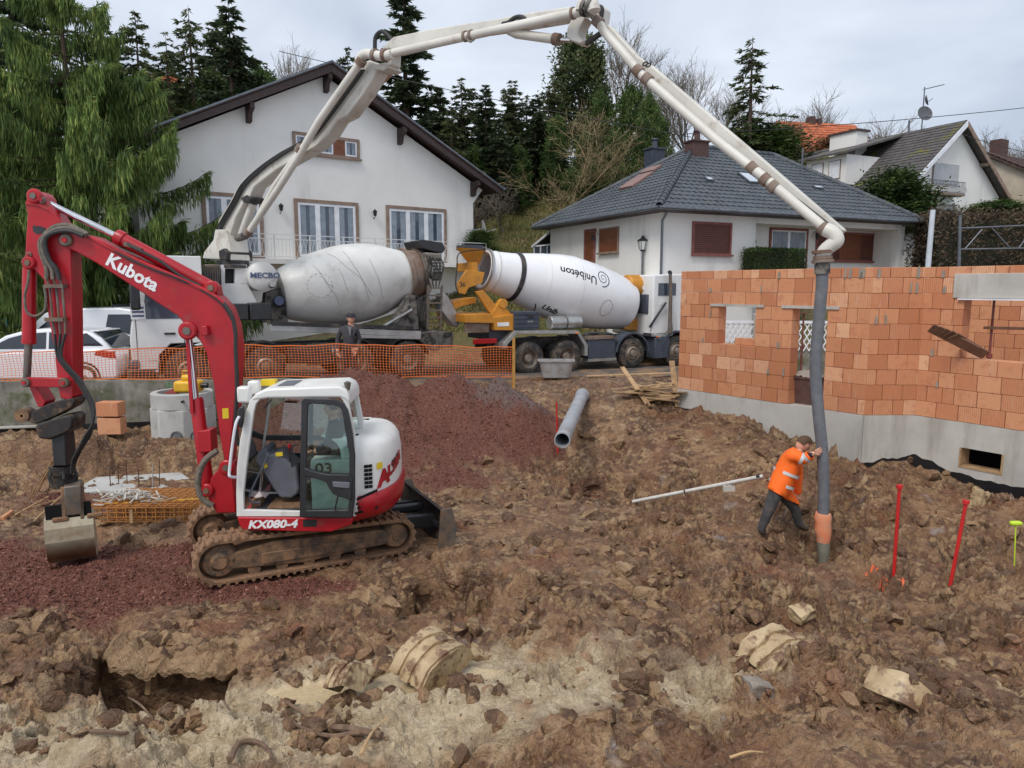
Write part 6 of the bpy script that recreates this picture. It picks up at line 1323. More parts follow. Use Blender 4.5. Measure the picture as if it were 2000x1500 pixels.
b = MB(); b.lathe([(-.04, .0), (-.04, .022), (.05, .028), (.06, 0)], z3(606, 570, NS+.35), (0, 0, 1), 8); b.build('lever_knob', 'letter_red', con)
b = MB(); b.tube(spline([z3(470, 600, NS+.22), z3(440, 680, NS+.22), z3(390, 780, NS+.2), z3(352, 870, NS+.16), z3(365, 915, NS+.16), z3(420, 915, NS+.2)], 5), .014, 6); b.build('grab_rail', 'grey_plastic', con)
b = MB(); b.prism([zf_(x, y, NS+.3) for x, y in ((360, 980), (365, 915), (420, 900), (430, 975))], NS+.25, NS+.5); b.build('pedal', 'muddy_track', con, bevel=.02)
b = MB(); b.prism([zf_(x, y, NS+.45) for x, y in ((700, 650), (940, 650), (960, 600), (900, 590), (720, 600))], NS+.25, NS+.75); seat = b.build('seat', 'dark_fabric', ex, bevel=.04)
b = MB(); b.prism([zf_(x, y, NS+.45) for x, y in ((880, 620), (955, 640), (950, 480), (935, 400), (900, 400), (890, 500))], NS+.25, NS+.75); b.build('backrest', 'dark_fabric', seat, bevel=.04)
b = MB(); b.tube([z3(575, 275, FS-.1), z3(655, 280, FS-.1)], .015, 6); b.build('wiper', 'black_paint', fsd); b = MB(); b.tube([z3(440, 320, NS+.1), z3(490, 262, NS+.1)], .01, 6); b.build('wiper', 'black_paint', fsd)
# ------------------------------------------------ undercarriage (own heading)
Mt = Matrix.Translation((EX.o[0], EX.o[1], EX.z0)) @ Matrix.Rotation(EX.th, 4, 'Z'); Mti = Mt.inverted()
def trk(mb): mb.v = [tuple(Mti @ TR.w(*v)) for v in mb.v]; return mb
def stadium(rl, rr_, L, n=14, zl=None, zr_=None, g=0.0):
    zl = rl if zl is None else zl; zr_ = rr_ if zr_ is None else zr_
    P = [(rl + (rl+g)*math.cos(a_), zl + (rl+g)*math.sin(a_)) for a_ in np.linspace(math.pi*1.5, math.pi*.5, n)]
    P += [(L-rr_ + (rr_+g)*math.cos(a_), zr_ + (rr_+g)*math.sin(a_)) for a_ in np.linspace(math.pi*.5, -math.pi*.5, n)]
    for k in range(1, 12):                 # sag of the upper run is slight
        pass
    return P
for side, (o0_, o1_) in enumerate(((0, .45), (1.42, 1.87))):
    oL = stadium(.31, .27, 3.05, zl=.33, zr_=.30); iL = [(x, z) for x, z in stadium(.31, .27, 3.05, zl=.33, zr_=.30, g=-.055)]
    n = len(oL); q = MB(); fs_ = []
    for i in range(n):
        j = (i+1) % n; fs_ += [(i, j, 2*n+j, 2*n+i), (n+i, 3*n+i, 3*n+j, n+j), (i, n+i, n+j, j), (2*n+i, 2*n+j, 3*n+j, 3*n+i)]
    q.add([(x, y, z) for y in (o0_, o1_) for x, z in oL] + [(x, y, z) for y in (o0_, o1_) for x, z in iL], fs_); belt = trk(q).build('track_belt', 'muddy_track', ex, bevel=.012)
    # lugs around the belt
    per = [0.0]
    for i in range(n): j = (i+1) % n; per.append(per[-1]+math.hypot(oL[j][0]-oL[i][0], oL[j][1]-oL[i][1]))
    m_ = 62; q = MB()
    for k in range(m_):
        d_ = per[-1]*k/m_; i = max(0, int(np.searchsorted(per, d_, 'right'))-1); f = (d_-per[i])/(per[i+1]-per[i]); A_ = Vector((oL[i % n][0], 0, oL[i % n][1])); B__ = Vector((oL[(i+1) % n][0], 0, oL[(i+1) % n][1])); c_ = A_.lerp(B__, f); t_ = (B__-A_).normalized(); nn = Vector((-t_.z, 0, t_.x))
        for ya, yb in ((o0_-.005, o0_+.2), (o0_+.26, o1_+.005)):
            sh = .02*(1 if ya < o0_+.1 else -1)
            q.add([tuple(Vector((0, y, 0)) + c_ + t_*(a_*.026+sh) + nn*h_) for y in (ya, yb) for a_, h_ in ((-1, -.01), (1, -.01), (.7, .022), (-.7, .022))], [(0, 1, 2, 3), (7, 6, 5, 4), (0, 4, 5, 1), (1, 5, 6, 2), (2, 6, 7, 3), (3, 7, 4, 0)])
    tag(trk(q).build('track_lugs', 'muddy_track', belt, smooth=0), kind='stuff')
    q = MB(); q.prism([(.42, .2), (.5, .42), (1.0, .5), (2.6, .42), (2.7, .2), (1.4, .12)], o0_+.06, o1_-.06); trk(q).build('track_frame', 'muddy_steel', ex, bevel=.02)
    q = MB(); q.bx(.85, 2.45, o0_+.035, o0_+.06, .2, .36); trk(q).build('track_frame_rail', 'muddy_steel', belt, bevel=.01)
    q = MB(); q.lathe([(-.05, .0), (-.05, .09), (-.0, .13), (.0, .2), (.06, .245), (.3, .245), (.3, 0)], (.31, o0_+.06, .33), (0, 1, 0), 26); sp = trk(q).build('sprocket', 'muddy_steel', ex)
    q = MB()
    for k in range(9): a_ = k*math.pi*2/9; q.lathe([(-.012, 0), (-.012, .017), (.02, .017)], (.31+.165*math.cos(a_), o0_+.06, .33+.165*math.sin(a_)), (0, 1, 0), 6)
    tag(trk(q).build('bolts', 'steel_worn', sp), kind='stuff')
    q = MB(); q.lathe([(-.02, 0), (-.02, .06), (.0, .07), (.0, .17), (.05, .205), (.3, .205), (.3, 0)], (2.78, o0_+.07, .30), (0, 1, 0), 22); trk(q).build('idler', 'muddy_steel', ex)
    for k in range(5): q = MB(); q.lathe([(0, 0), (0, .085), (.28, .085), (.28, 0)], (.75+k*.37, o0_+.08, .145), (0, 1, 0), 14); trk(q).build('roller', 'muddy_steel', ex)
# clumps of mud stuck on the near track top
q = MB(); q.bx(.85, 2.3, .4, 1.5, .28, .5); trk(q).build('centre_frame', 'muddy_steel', ex, bevel=.03)
q = MB(); q.lathe([(0, .62), (.14, .62), (.14, .55), (.2, .55)], (1.5, .93, .36), (0, 0, 1), 30); trk(q).build('slew_ring', 'muddy_steel', ex)
# dozer blade
q = MB(); q.prism([(3.5, .0), (3.58, .02), (3.66, .3), (3.6, .55), (3.52, .62), (3.48, .6), (3.57, .5), (3.6, .3), (3.54, .08)], -.02, 1.9); bl = trk(q).build('dozer_blade', 'hitch_steel', ex, bevel=.006)
for o_ in (-.035, 1.88): q = MB(); q.prism([(3.4, .05), (3.64, -.02), (3.72, .3), (3.64, .64), (3.46, .62)], o_, o_+.03); trk(q).build('end_plate', 'steel_worn', bl)
for o_ in (.5, 1.35): q = MB(); q.beam((2.1, o_, .42), (3.54, o_, .3), .13, .2); trk(q).build('blade_arm', 'black_paint', bl, bevel=.015)
q = MB(); q.beam((2.4, .93, .45), (3.5, .93, .42), .12, .12); trk(q).build('blade_cylinder', 'black_paint', bl, bevel=.03)
q = MB(); q.bx(3.46, 3.54, .2, 1.7, .28, .34); trk(q).build('stiffener', 'black_paint', bl)
# ================================================================ LORRIES
mat('truck_white', srgb(226, 227, 226), srgb(212, 212, 210), 1.5, .35, dirt=srgb(170, 162, 150), dlo=.58, dhi=.85, dscale=2, streak=True)
mat('drum_white', srgb(222, 222, 218), srgb(204, 203, 198), 1.2, .4, dirt=srgb(168, 164, 156), dlo=.52, dhi=.8, dscale=1.5)
mat('drum_clean', srgb(238, 238, 240), srgb(228, 228, 230), 1, .3, dirt=srgb(205, 203, 200), dlo=.6, dhi=.9, dscale=1.2)
mat('boom_white', srgb(214, 210, 200), srgb(190, 186, 176), 1.4, .45, dirt=srgb(150, 132, 112), dlo=.56, dhi=.76, dscale=2.4)
mat('pipe_white', srgb(220, 216, 206), srgb(200, 195, 184), 1.0, .45, dirt=srgb(164, 146, 122), dlo=.6, dhi=.8, dscale=3)
mat('orange_paint', srgb(206, 142, 44), srgb(186, 122, 38), 2, .45, dirt=srgb(150, 112, 64), dlo=.52, dhi=.8, dscale=3)
mat('chassis', srgb(52, 52, 54), srgb(38, 38, 40), 3, .6, .1, dirt=srgb(116, 104, 92), dlo=.5, dhi=.75, dscale=4)
mat('slate_plastic', srgb(70, 76, 88), srgb(58, 64, 74), 3, .6, dirt=srgb(120, 112, 104), dlo=.6, dhi=.8)
mat('tyre', (.022, .022, .023), (.035, .034, .032), 8, .8, bump=.3, dirt=srgb(120, 104, 88), dlo=.46, dhi=.7, dscale=5)
mat('rim', srgb(150, 142, 132), srgb(120, 112, 104), 5, .5, .4, dirt=srgb(146, 118, 92), dlo=.45, dhi=.7, dscale=6)
mat('aluminium', srgb(186, 186, 184), srgb(160, 160, 158), 3, .35, .7, dirt=srgb(140, 126, 110), dlo=.58, dhi=.8)
mat('rusty', srgb(112, 84, 68), srgb(140, 128, 116), 3, .8, bump=.4, bscale=40)
mat('crusty', srgb(128, 122, 114), srgb(84, 80, 76), 5, .9, bump=.9, bscale=25, dirt=srgb(50, 48, 48), dlo=.5, dhi=.62, dscale=5)
mat('amber', srgb(240, 130, 30), rough=.2); mat('red_lens', srgb(170, 20, 24), rough=.2); mat('letter_blue', srgb(86, 98, 130), rough=.4)
def make_wheel(par, s_, off, z_, r=.53, w_=.32, deep=False, flip=False):
    sg = -1 if flip else 1
    b = MB(); b.lathe([(.04*sg, r*.56), (.0, r*.62), (-.0, r*.8), (.03*sg, r*.95), (.07*sg, r), (w_*sg-.07*sg, r), (w_*sg-.03*sg, r*.95), (w_*sg, r*.8), (w_*sg, r*.58)], (s_, off, z_), (0, 1, 0), 40); wh = b.build('wheel', 'tyre', par, smooth=30)
    b = MB()
    for k in range(44):
        a_ = k*2*math.pi/44; 
        for y0_, y1_, t_ in ((.05, w_*.5-.01, 0), (w_*.5+.01, w_-.05, .07)):
            c_ = Vector((s_+r*math.cos(a_+t_), off+sg*(y0_+y1_)/2, z_+r*math.sin(a_+t_))); t__ = Vector((-math.sin(a_+t_), 0, math.cos(a_+t_)))
            b.beam(c_-t__*.022, c_+t__*.022, (y1_-y0_), .022, up=(math.cos(a_+t_), 0, math.sin(a_+t_)))
    tag(b.build('tread', 'tyre', wh, smooth=0), kind='stuff')
    if deep: pr_ = [(.03*sg, r*.6), (.02*sg, r*.555), (.1*sg, r*.52), (.17*sg, r*.44), (.18*sg, r*.3), (.08*sg, r*.26), (.05*sg, r*.2), (.05*sg, 0)]
    else: pr_ = [(.03*sg, r*.6), (.0, r*.555), (.05*sg, r*.5), (.0, r*.4), (-.03*sg, r*.34), (.0, r*.24), (-.08*sg, r*.2), (-.09*sg, r*.12), (-.09*sg, 0)]
    b = MB(); b.lathe(pr_, (s_, off, z_), (0, 1, 0), 32); rm = b.build('rim', 'rim', wh)
    b = MB()
    for k in range(10):
        a_ = k*math.pi/5; b.lathe([(-.045*sg, 0), (-.045*sg, .018), (.02*sg, .018)], (s_+r*.34*math.cos(a_), off+(.17*sg if deep else 0), z_+r*.34*math.sin(a_)), (0, 1, 0), 6)
    tag(b.build('wheel_nuts', 'steel_worn', rm), kind='stuff'); return wh
def arch(par, s_, z_, r, off, w_, m='chassis', a0=10, a1=170, th=.03):
    b = MB(); n = 14; P = []
    for rr_ in (r, r+th): P.append([(s_+rr_*math.cos(R(a0+(a1-a0)*i/n)), z_+rr_*math.sin(R(a0+(a1-a0)*i/n))) for i in range(n+1)])
    b.prism(P[0]+P[1][::-1], off, off+w_); return b.build('mudguard', m, par)
def drum(par, A, B_, prof, m, name='drum', n=48):
    ax = (B_-A); L = ax.length; b = MB(); b.lathe([(t_*L, r) for t_, r in prof], A, ax, n); return b.build(name, m, par, smooth=28), L
# ------------------------------------------------ pump truck (front to the left)
PUMP.z0 = 1.36
pt_ = pthing('concrete_pump_truck', 'white mixer truck carrying a folding concrete pump boom', 'truck', PUMP)
u4 = lambda x, y: (220+x/2.941, 460+y/2.941)
def P4(x, y, off=0.0): s_, z_ = PUMP.sz(*u4(x, y), off); return Vector((s_, off, z_))
def p4(pix, off=0.0): return [PUMP.sz(*u4(*q_), off) for q_ in pix]
ax_s = [PUMP.sz(px, 712, .0)[0] for px in (366, 519, 696, 798)]
for i, s_ in enumerate(ax_s):
    make_wheel(pt_, s_, .0, .53, deep=i > 1, w_=.32 if i < 2 else .6); make_wheel(pt_, s_, 2.5, .53, flip=True, w_=.32)
    arch(pt_, s_, .53, .64, .0, .55)
for o_ in (.75, 1.68): b = MB(); b.bx(ax_s[0]-1.3, ax_s[3]+1.2, o_, o_+.09, .78, 1.06); b.build('chassis_rail', 'chassis', pt_)
b = MB(); b.bx(ax_s[1]+.6, ax_s[2]-.65, .12, .5, .55, 1.0); b.build('battery_box', 'chassis', pt_, bevel=.03)
b = MB(); b.lathe([(0, 0), (0, .3), (.9, .3), (.9, 0)], (ax_s[1]+1.2, .45, .75), (1, 0, 0), 20); b.build('air_tank', 'aluminium', pt_)
# cab
s0, s1 = PUMP.sz(251, 600)[0], PUMP.sz(398, 600)[0]; zr_ = PUMP.sz(380, 500)[1]
prof = [(s0, .55), (s0-.02, 1.3), (s0+.05, 1.75), (s0+.3, zr_-.35), (s0+.55, zr_-.08), (s0+.8, zr_), (s1, zr_), (s1, 1.15), (s1-.45, 1.12), (ax_s[0]+.35, 1.22), (ax_s[0]-.35, 1.22), (ax_s[0]-.62, .95), (ax_s[0]-.66, .5)]
cabp = MB().prism(prof, .03, 2.47).build('cab', 'truck_white', pt_, bevel=.05, seg=3)
b = MB(); b.prism([(s0+.28, 1.85), (s0+.45, zr_-.5), (s0+.62, zr_-.42), (s1-.55, zr_-.42), (s1-.55, 1.85)], .018, .05); b.build('side_window', 'house_glass', cabp)
b = MB(); b.add([(s0+.028, .2, 1.75), (s0+.028, 2.3, 1.75), (s0+.29, 2.25, zr_-.36), (s0+.29, .25, zr_-.36)], [(0, 1, 2, 3)]); b.build('windscreen', 'house_glass', cabp)
b = MB(); b.bx(s0+.12, s1-.5, .022, .03, 1.12, 1.14); b.bx(s1-.5, s1-.485, .022, .03, .95, zr_-.3); b.bx(s0+.12, s0+.135, .022, .03, .7, 1.85); b.build('door_seam', 'chassis', cabp)
b = MB(); b.bx(s0+.75, s0+1.0, .005, .03, 1.45, 1.5); b.build('door_handle', 'chassis', cabp)
b = MB(); b.bx(s0-.12, s0+.5, .0, 2.5, .32, .62); b.build('bumper', 'chassis', cabp, bevel=.06)
b = MB(); b.bx(s0-.05, s0+.16, .0, .25, .62, .85); b.build('headlight', 'house_glass', cabp, bevel=.04)
x_, z_ = PUMP.sz(*u4(130, 345), -.15); b = MB(); b.bx(x_-.12, x_+.1, -.3, -.1, z_-.35, z_+.3); b.build('mirror', 'black_paint', cabp, bevel=.05)
b = MB(); b.tube([(x_, -.15, z_+.3), (s0+.35, .05, z_+.5)], .025, 6); b.build('mirror_arm', 'black_paint', cabp)
x_, z_ = PUMP.sz(*u4(145, 435), .0); b = MB(); b.bx(x_-.16, x_+.16, .012, .024, z_-.2, z_+.2); b.build('sticker', 'letter_white', cabp); 
for k in range(3): MB().bx(x_-.13, x_+.13, .006, .012, z_-.14+k*.1, z_-.09+k*.1).build('sticker_line', 'letter_blue', cabp)
for k in range(3): MB().bx(ax_s[0]-.95+k*.03, ax_s[0]-.68, .03, .4, .35+.22*k, .39+.22*k).build('step', 'chassis', cabp)
b = MB(); b.bx(s1+.03, s1+.4, .1, 2.2, 1.1, 2.0); b.build('air_filter_rack', 'chassis', pt_)
# column behind the cab, grille box, water tank, tool boxes
b = MB(); b.prism(p4([(528, 165), (618, 165), (618, 300), (528, 300)], .5), .5, 1.2); gb = b.build('grille_box', 'steel_worn', pt_, bevel=.02)
for k in range(6): s_ = p4([(535+k*14, 200)], .5)[0][0]; MB().bx(s_, s_+.03, .48, .499, p4([(0, 295)], .5)[0][1], p4([(0, 172)], .5)[0][1]).build('grille_bar', 'chassis', gb)
O = p4([(620, 168), (770, 168), (770, 240), (835, 395), (620, 395)], .8); I = p4([(645, 190), (702, 190), (702, 275), (645, 275)], .8)
b = MB(); b.prism([O[0], O[1], (O[1][0], I[0][1]), (O[0][0], I[0][1])], .8, 1.7); b.prism([(O[0][0], I[0][1]), I[0], I[3], (O[0][0], I[3][1])], .8, 1.7); b.prism([I[1], (O[1][0], I[0][1]), (O[2][0], I[3][1]+.01), I[2]], .8, 1.7); b.prism([(O[0][0], I[3][1]), (O[2][0], I[3][1]), O[3], O[4]], .8, 1.7); col_ = b.build('boom_pedestal', 'truck_white', pt_)
b = MB(); b.bx(I[0][0]-.02, I[1][0]+.02, 1.1, 1.5, I[2][1], I[0][1]); b.build('valve_block', 'chassis', col_)
b = MB(); a_ = P4(530, 395, .1); c_ = P4(790, 485, .1); b.bx(a_.x, c_.x-.02, .1, .7, c_.z, a_.z); tb = b.build('tool_box', 'black_paint', pt_, bevel=.03); c2 = P4(915, 485, .05); b = MB(); b.bx(c_.x, c2.x, .05, .7, c2.z, a_.z+.02); b.build('tool_box', 'black_paint', pt_, bevel=.03)
c_ = P4(862, 235, .35); rT = (P4(862, 150, .35).z-P4(862, 318, .35).z)/2
b = MB(); b.lathe([(-.1, 0), (-.09, rT*.5), (-.04, rT*.85), (0, rT), (1.7, rT), (1.74, rT*.85), (1.78, 0)], c_, (0, 1, 0), 36); wt = b.build('water_tank', 'drum_white', pt_, smooth=40)
b = MB(); b.lathe([(-.15, 0), (-.15, .08), (-.09, .09), (-.05, .12)], c_+Vector((.22, 0, -.2)), (0, 1, 0), 14); b.build('filler_cap', 'aluminium', wt)
lettering('MECBO', .2, lambda u, v, d: c_+Vector((u*1.15+.05, -.105-d, v+.02)), 'letter_blue', wt, bold=.006)
# drum
A = P4(985, 335, 1.25); B_ = P4(1785, 215, 1.25)
dr, LD = drum(pt_, A, B_, [(-.02, .02), (-.02, .66), (.0, .74), (.05, .82), (.2, 1.02), (.35, 1.13), (.44, 1.16), (.55, 1.14), (.66, 1.05), (.76, .9), (.86, .75), (.93, .71), (1.0, .7), (1.0, .6), (.95, .58)], 'drum_white')
ax = (B_-A).normalized()
def ring(par, A, ax, t0, t1, r0, r1, m, name='drum_band'):
    b = MB(); b.lathe([(t0, r0-.05), (t0, r0), (t1, r1), (t1, r1-.05)], A, ax, 48); return b.build(name, m, par)
ring(dr, A, ax, LD*.845, LD*.875, .84, .83, 'rusty'); ring(dr, A, ax, LD*.88, LD*.945, .755, .725, 'rusty', 'drum_collar'); ring(dr, A, ax, LD*.945, LD*.965, .78, .78, 'steel_worn')
def on_drum(A, ax, prof, L, fl=1):
    u0 = (Vector((0, 0, 1)) - ax*ax.z).normalized(); q0 = ax.cross(u0)
    if q0.y > 0: q0 = -q0                       # towards the camera
    ts = [t_*L for t_, _ in prof]; rs_ = [r for _, r in prof]
    def f(t_, ang, d): 
        r = np.interp(t_, ts, rs_)+d; return A + ax*t_ + (q0*math.cos(ang) + u0*math.sin(ang))*r
    return f
fd = on_drum(A, ax, [(0, .74), (.05, .82), (.2, 1.02), (.35, 1.13), (.44, 1.16), (.55, 1.14), (.66, 1.05), (.76, .9), (.86, .75), (1, .7)], LD)
def drum_line(f, par, pts, m, r=.006, name='drum_mark'):
    b = MB(); b.tube([f(t_, a_, .003) for t_, a_ in pts], r, 4); return b.build(name, m, par)
mat('drip', srgb(150, 144, 134), rough=.8)
for k, (t0, a0, t1, a1) in enumerate(((.18, .75, .3, -.5), (.3, 1.0, .52, -.3), (.4, .95, .5, -.45), (.55, .6, .6, -.55), (.33, .5, .36, -.2), (.2, .4, .27, .0))):
    drum_line(fd, dr, [((t0+(t1-t0)*i/14)*LD, a0+(a1-a0)*i/14 + .05*math.sin(i*.7+k)) for i in range(15)], 'drip', .005, 'cement_drip')
for k in range(16):
    a_ = k*2*math.pi/16; drum_line(fd, dr, [(.19*LD+.33*math.cos(a_), .12+.33*math.sin(a_)), (.19*LD+.33*math.cos(a_+.22), .12+.33*math.sin(a_+.22))], 'drip', .006, 'hatch_mark')
b = MB(); b.prism(p4([(880, 330), (960, 300), (1010, 500), (860, 500)], 1.0), 1.0, 1.5); b.build('drum_gearbox', 'crusty', pt_)
b = MB(); c_ = P4(958, 375, .7); b.lathe([(0, 0), (0, .13), (.25, .13), (.25, 0)], c_, (0, 1, 0), 14); b.build('hydraulic_motor', 'letter_blue', pt_)
# side rails, deck, rear frame, ladder, hopper
a_, c_ = P4(900, 530, .02), P4(1770, 565, .02); b = MB(); b.beam(a_, c_, .05, .17); sr = b.build('side_rail', 'aluminium', pt_, bevel=.01); a2, c2 = P4(1420, 580, .02), P4(1770, 588, .02); b = MB(); b.beam(a2, c2, .05, .09); b.build('side_rail', 'aluminium', pt_, bevel=.01)
b = MB(); b.beam(P4(910, 505, .1), P4(1720, 530, .1), .3, .1); b.build('side_deck', 'chassis', pt_)
b = MB(); b.tube(spline([P4(905, 510, .06), P4(1100, 512, .04), P4(1300, 518, .04), P4(1500, 525, .06)], 5), .06, 8); b.build('suction_hose', 'rubber_hose', pt_)
def stick(name, pts, r, m='crusty', par=pt_, n=8, sp=False): b = MB(); b.tube(spline(pts, 5) if sp else pts, r, n); return b.build(name, m, par)
for o_ in (.35, 2.15):
    b = MB(); b.slab([P4(1690, 345, o_), P4(1740, 345, o_), P4(1760, 540, o_), P4(1560, 545, o_)], (0, .12, 0)); b.build('rear_frame', 'crusty', pt_, bevel=.01)
    c_ = P4(1715, 370, o_); b = MB(); b.lathe([(-.02, 0), (-.02, .17), (.2, .17), (.2, 0)], c_+Vector((0, .1, 0)), (0, 1, 0), 18); b.build('drum_roller', 'steel_worn', pt_)
stick('strut', [P4(1525, 540, .25), P4(1720, 425, .25)], .05, 'aluminium'); stick('strut', [P4(1600, 520, .3), P4(1700, 400, .3)], .09, 'crusty')
b = MB()
la0, la1, lb0, lb1 = P4(1812, 285, .0), P4(1808, 540, .0), P4(1892, 285, .0), P4(1880, 540, .0)
lad = MB().beam(la0, la1, .05, .06, up=(1, 0, 0)).build('ladder', 'steel_worn', pt_); MB().beam(lb0, lb1, .05, .06, up=(1, 0, 0)).build('stile', 'steel_worn', lad)
for k in range(6): f = (k+.4)/6; MB().beam(la0.lerp(la1, f), lb0.lerp(lb1, f), .08, .045).build('rung', 'steel_worn', lad)
b = MB(); b.prism(p4([(1752, 28), (1780, 22), (1898, 40), (1912, 75), (1900, 100), (1850, 95), (1770, 72)], .6), .6, 1.9); b.build('charging_hopper', 'black_paint', pt_, bevel=.03)
b = MB(); b.prism(p4([(1795, 95), (1890, 105), (1905, 200), (1890, 260), (1830, 250), (1800, 200)], .5), .5, 1.9); hp_ = b.build('hopper_frame', 'crusty', pt_, bevel=.05)
for k in range(5): stick('hose', [P4(1800+k*18, 110+k*6, .42), P4(1815+k*22, 170, .38), P4(1790+k*24, 240, .36), P4(1815+k*14, 300, .4)], .018, 'rubber_hose', hp_, 6, True)
for k in range(4): stick('guard_bar', [P4(1838, 150+k*18, .4), P4(1890, 150+k*18, .4)], .012, 'aluminium', hp_, 5)
for k in range(4): stick('guard_bar', [P4(1838+k*17, 145, .4), P4(1838+k*17, 208, .4)], .012, 'aluminium', hp_, 5)
b = MB(); b.prism(p4([(1700, 400), (1800, 330), (1830, 420), (1800, 560), (1730, 560)], .8), .8, 1.7); b.build('pump_block', 'crusty', pt_, bevel=.04)
b = MB(); c_ = P4(1768, 465, .7); b.lathe([(-.05, 0), (-.05, .16), (0, .2), (.1, .2)], c_, (0, 1, 0), 16); b.build('valve_wheel', 'steel_worn', pt_)
for k in range(4): stick('hose', [P4(1740+k*12, 330+k*20, .5), P4(1770+k*10, 400, .42), P4(1750+k*16, 480, .42), P4(1790+k*8, 545, .5)], .022, 'rubber_hose', pt_, 6, True)
b = MB(); b.slab([P4(1888, 330, .7), P4(1925, 340, .7), P4(2000, 480, .7), P4(1985, 530, .7), P4(1955, 520, .7), P4(1885, 430, .7)], (0, .5, 0)); b.build('discharge_chute', 'aluminium', pt_, bevel=.04)
b = MB(); b.prism(p4([(1870, 555), (1960, 555), (1955, 640), (1875, 645)], .3), .3, 2.1); b.build('receiving_hopper', 'crusty', pt_, bevel=.03)
b = MB(); b.prism(p4([(1770, 560), (1870, 545), (1875, 660), (1780, 660)], .3), .3, 2.0); b.build('pump_box', 'crusty', pt_, bevel=.03)
# ------------------------------------------------ pump boom, in its own vertical plane over to the hose
T0 = PUMP.at(455, 500, 1.25); HOSE = Vector((5.02, 11.15, 0))
BMP = Plane(T0.x, T0.y, math.degrees(math.atan2(HOSE.y-T0.y, HOSE.x-T0.x)), 0.0)
Mp = (Matrix.Translation((PUMP.o[0], PUMP.o[1], PUMP.z0)) @ Matrix.Rotation(PUMP.th, 4, 'Z')).inverted()
def bm(mb): mb.v = [tuple(Mp @ BMP.w(*v)) for v in mb.v]; return mb
def bplate(name, pix, h, m='boom_white', c0=0.0, par=pt_, **k):
    q = MB(); q.prism(BMP.poly(pix, c0), c0-h/2, c0+h/2); k.setdefault('bevel', .025); return bm(q).build(name, m, par, **k)
def btube(name, pix, r, m='pipe_white', c0=0.0, par=pt_, sm=False, n=14):
    P = [Vector((lambda a_: (a_[0], c0, a_[1]))(BMP.sz(x, y, c0))) for x, y in pix]; q = MB(); q.tube(spline(P, 6) if sm else P, r, n); return bm(q).build(name, m, par, smooth=50)
u6 = lambda *q: [(340+x/3.03, 80+y/3.03) for x, y in q]
u7 = lambda *q: [(680+x/3.448, y/3.448) for x, y in q]
u8 = lambda *q: [(1040+x/2.564, 220+y/2.564) for x, y in q]
b = MB(); s_, z_ = BMP.sz(455, 517); b.lathe([(0, .55), (.08, .55), (.08, .42), (.2, .42)], (s_, 0, z_-.1), (0, 0, 1), 24); bm(b).build('slewing_ring', 'chassis', pt_)
bplate('turret', u6((225, 1290), (235, 1250), (290, 1180), (300, 1120), (360, 1120), (380, 1190), (390, 1260), (395, 1300)), .6)
bplate('turret_lug', u6((340, 1245), (370, 1230), (390, 1250), (392, 1300), (345, 1300)), .8, 'chassis')
s1_ = bplate('boom_section', u6((290, 1110), (300, 1060), (365, 960), (405, 880), (450, 820), (600, 715), (700, 650), (800, 590), (860, 530), (930, 460), (1010, 330), (1130, 150), (1190, 125), (1245, 150), (1235, 190), (1160, 320), (1060, 450), (1000, 480), (950, 560), (880, 630), (780, 690), (640, 770), (560, 830), (510, 870), (485, 930), (450, 960), (400, 1050), (385, 1100), (370, 1150), (310, 1140)), .38, bevel=.03)
btube('ram', u6((395, 1165), (425, 1080), (470, 960)), .11, 'boom_white', 0.0, s1_); bplate('boom_joint', u6((435, 935), (470, 915), (495, 930), (490, 965), (450, 960)), .44, 'chassis', 0, s1_)
btube('delivery_pipe', u6((445, 1130), (470, 1090), (620, 870), (745, 670), (790, 590), (860, 470), (1100, 130)), .085, 'pipe_white', -.42, s1_); btube('pipe_elbow', u6((375, 1165), (400, 1160), (430, 1145), (452, 1115)), .1, 'crusty', -.36, s1_, True)
btube('delivery_pipe', u6((745, 650), (600, 850), (470, 1090)), .07, 'pipe_white', -.3, s1_)
for q in ((745, 640), (440, 1130), (1105, 125)): btube('pipe_clamp', u6((q[0]-9, q[1]+14), (q[0]+9, q[1]-14)), .115, 'rusty', -.42, s1_)
for k, sh in enumerate((0, 14, 26)): btube('hose', u6((230+sh, 1230), (250+sh, 1120), (345+sh, 950), (400+sh, 850), (500+sh, 755), (620+sh, 670), (790+sh, 570), (900+sh, 440), (1010+sh, 290), (1100+sh, 170)), .025, 'rubber_hose', -.24, s1_, True, 6)
btube('ram_rod', u6((1175, 298), (1285, 190)), .055, 'chrome', 0.26, s1_); btube('ram', u6((1040, 455), (1178, 292)), .1, 'boom_white', 0.26, s1_); btube('ram_clamp', u6((1125, 345), (1160, 305)), .125, 'crusty', .26, s1_)
bplate('knuckle', u6((1220, 160), (1290, 140), (1310, 170), (1280, 190), (1225, 185)), .46, 'boom_white', 0, s1_); bplate('knuckle_link', u6((1255, 60), (1300, 5), (1320, 20), (1315, 150), (1290, 165), (1290, 60)), .3, 'boom_white', 0, s1_)
btube('knuckle_pipe', u6((1095, 135), (1105, 95), (1140, 75), (1195, 85), (1240, 90), (1290, 78)), .1, 'pipe_white', -.4, s1_, True); 
for q in ((1190, 85), (1250, 85)): btube('pipe_clamp', u6((q[0]-9, q[1]), (q[0]+9, q[1]-1)), .13, 'rusty', -.4, s1_)
btube('hose', u7((180, 330), (185, 250), (225, 212), (270, 240), (310, 300)), .045, 'rubber_hose', -.1, s1_, True, 8)
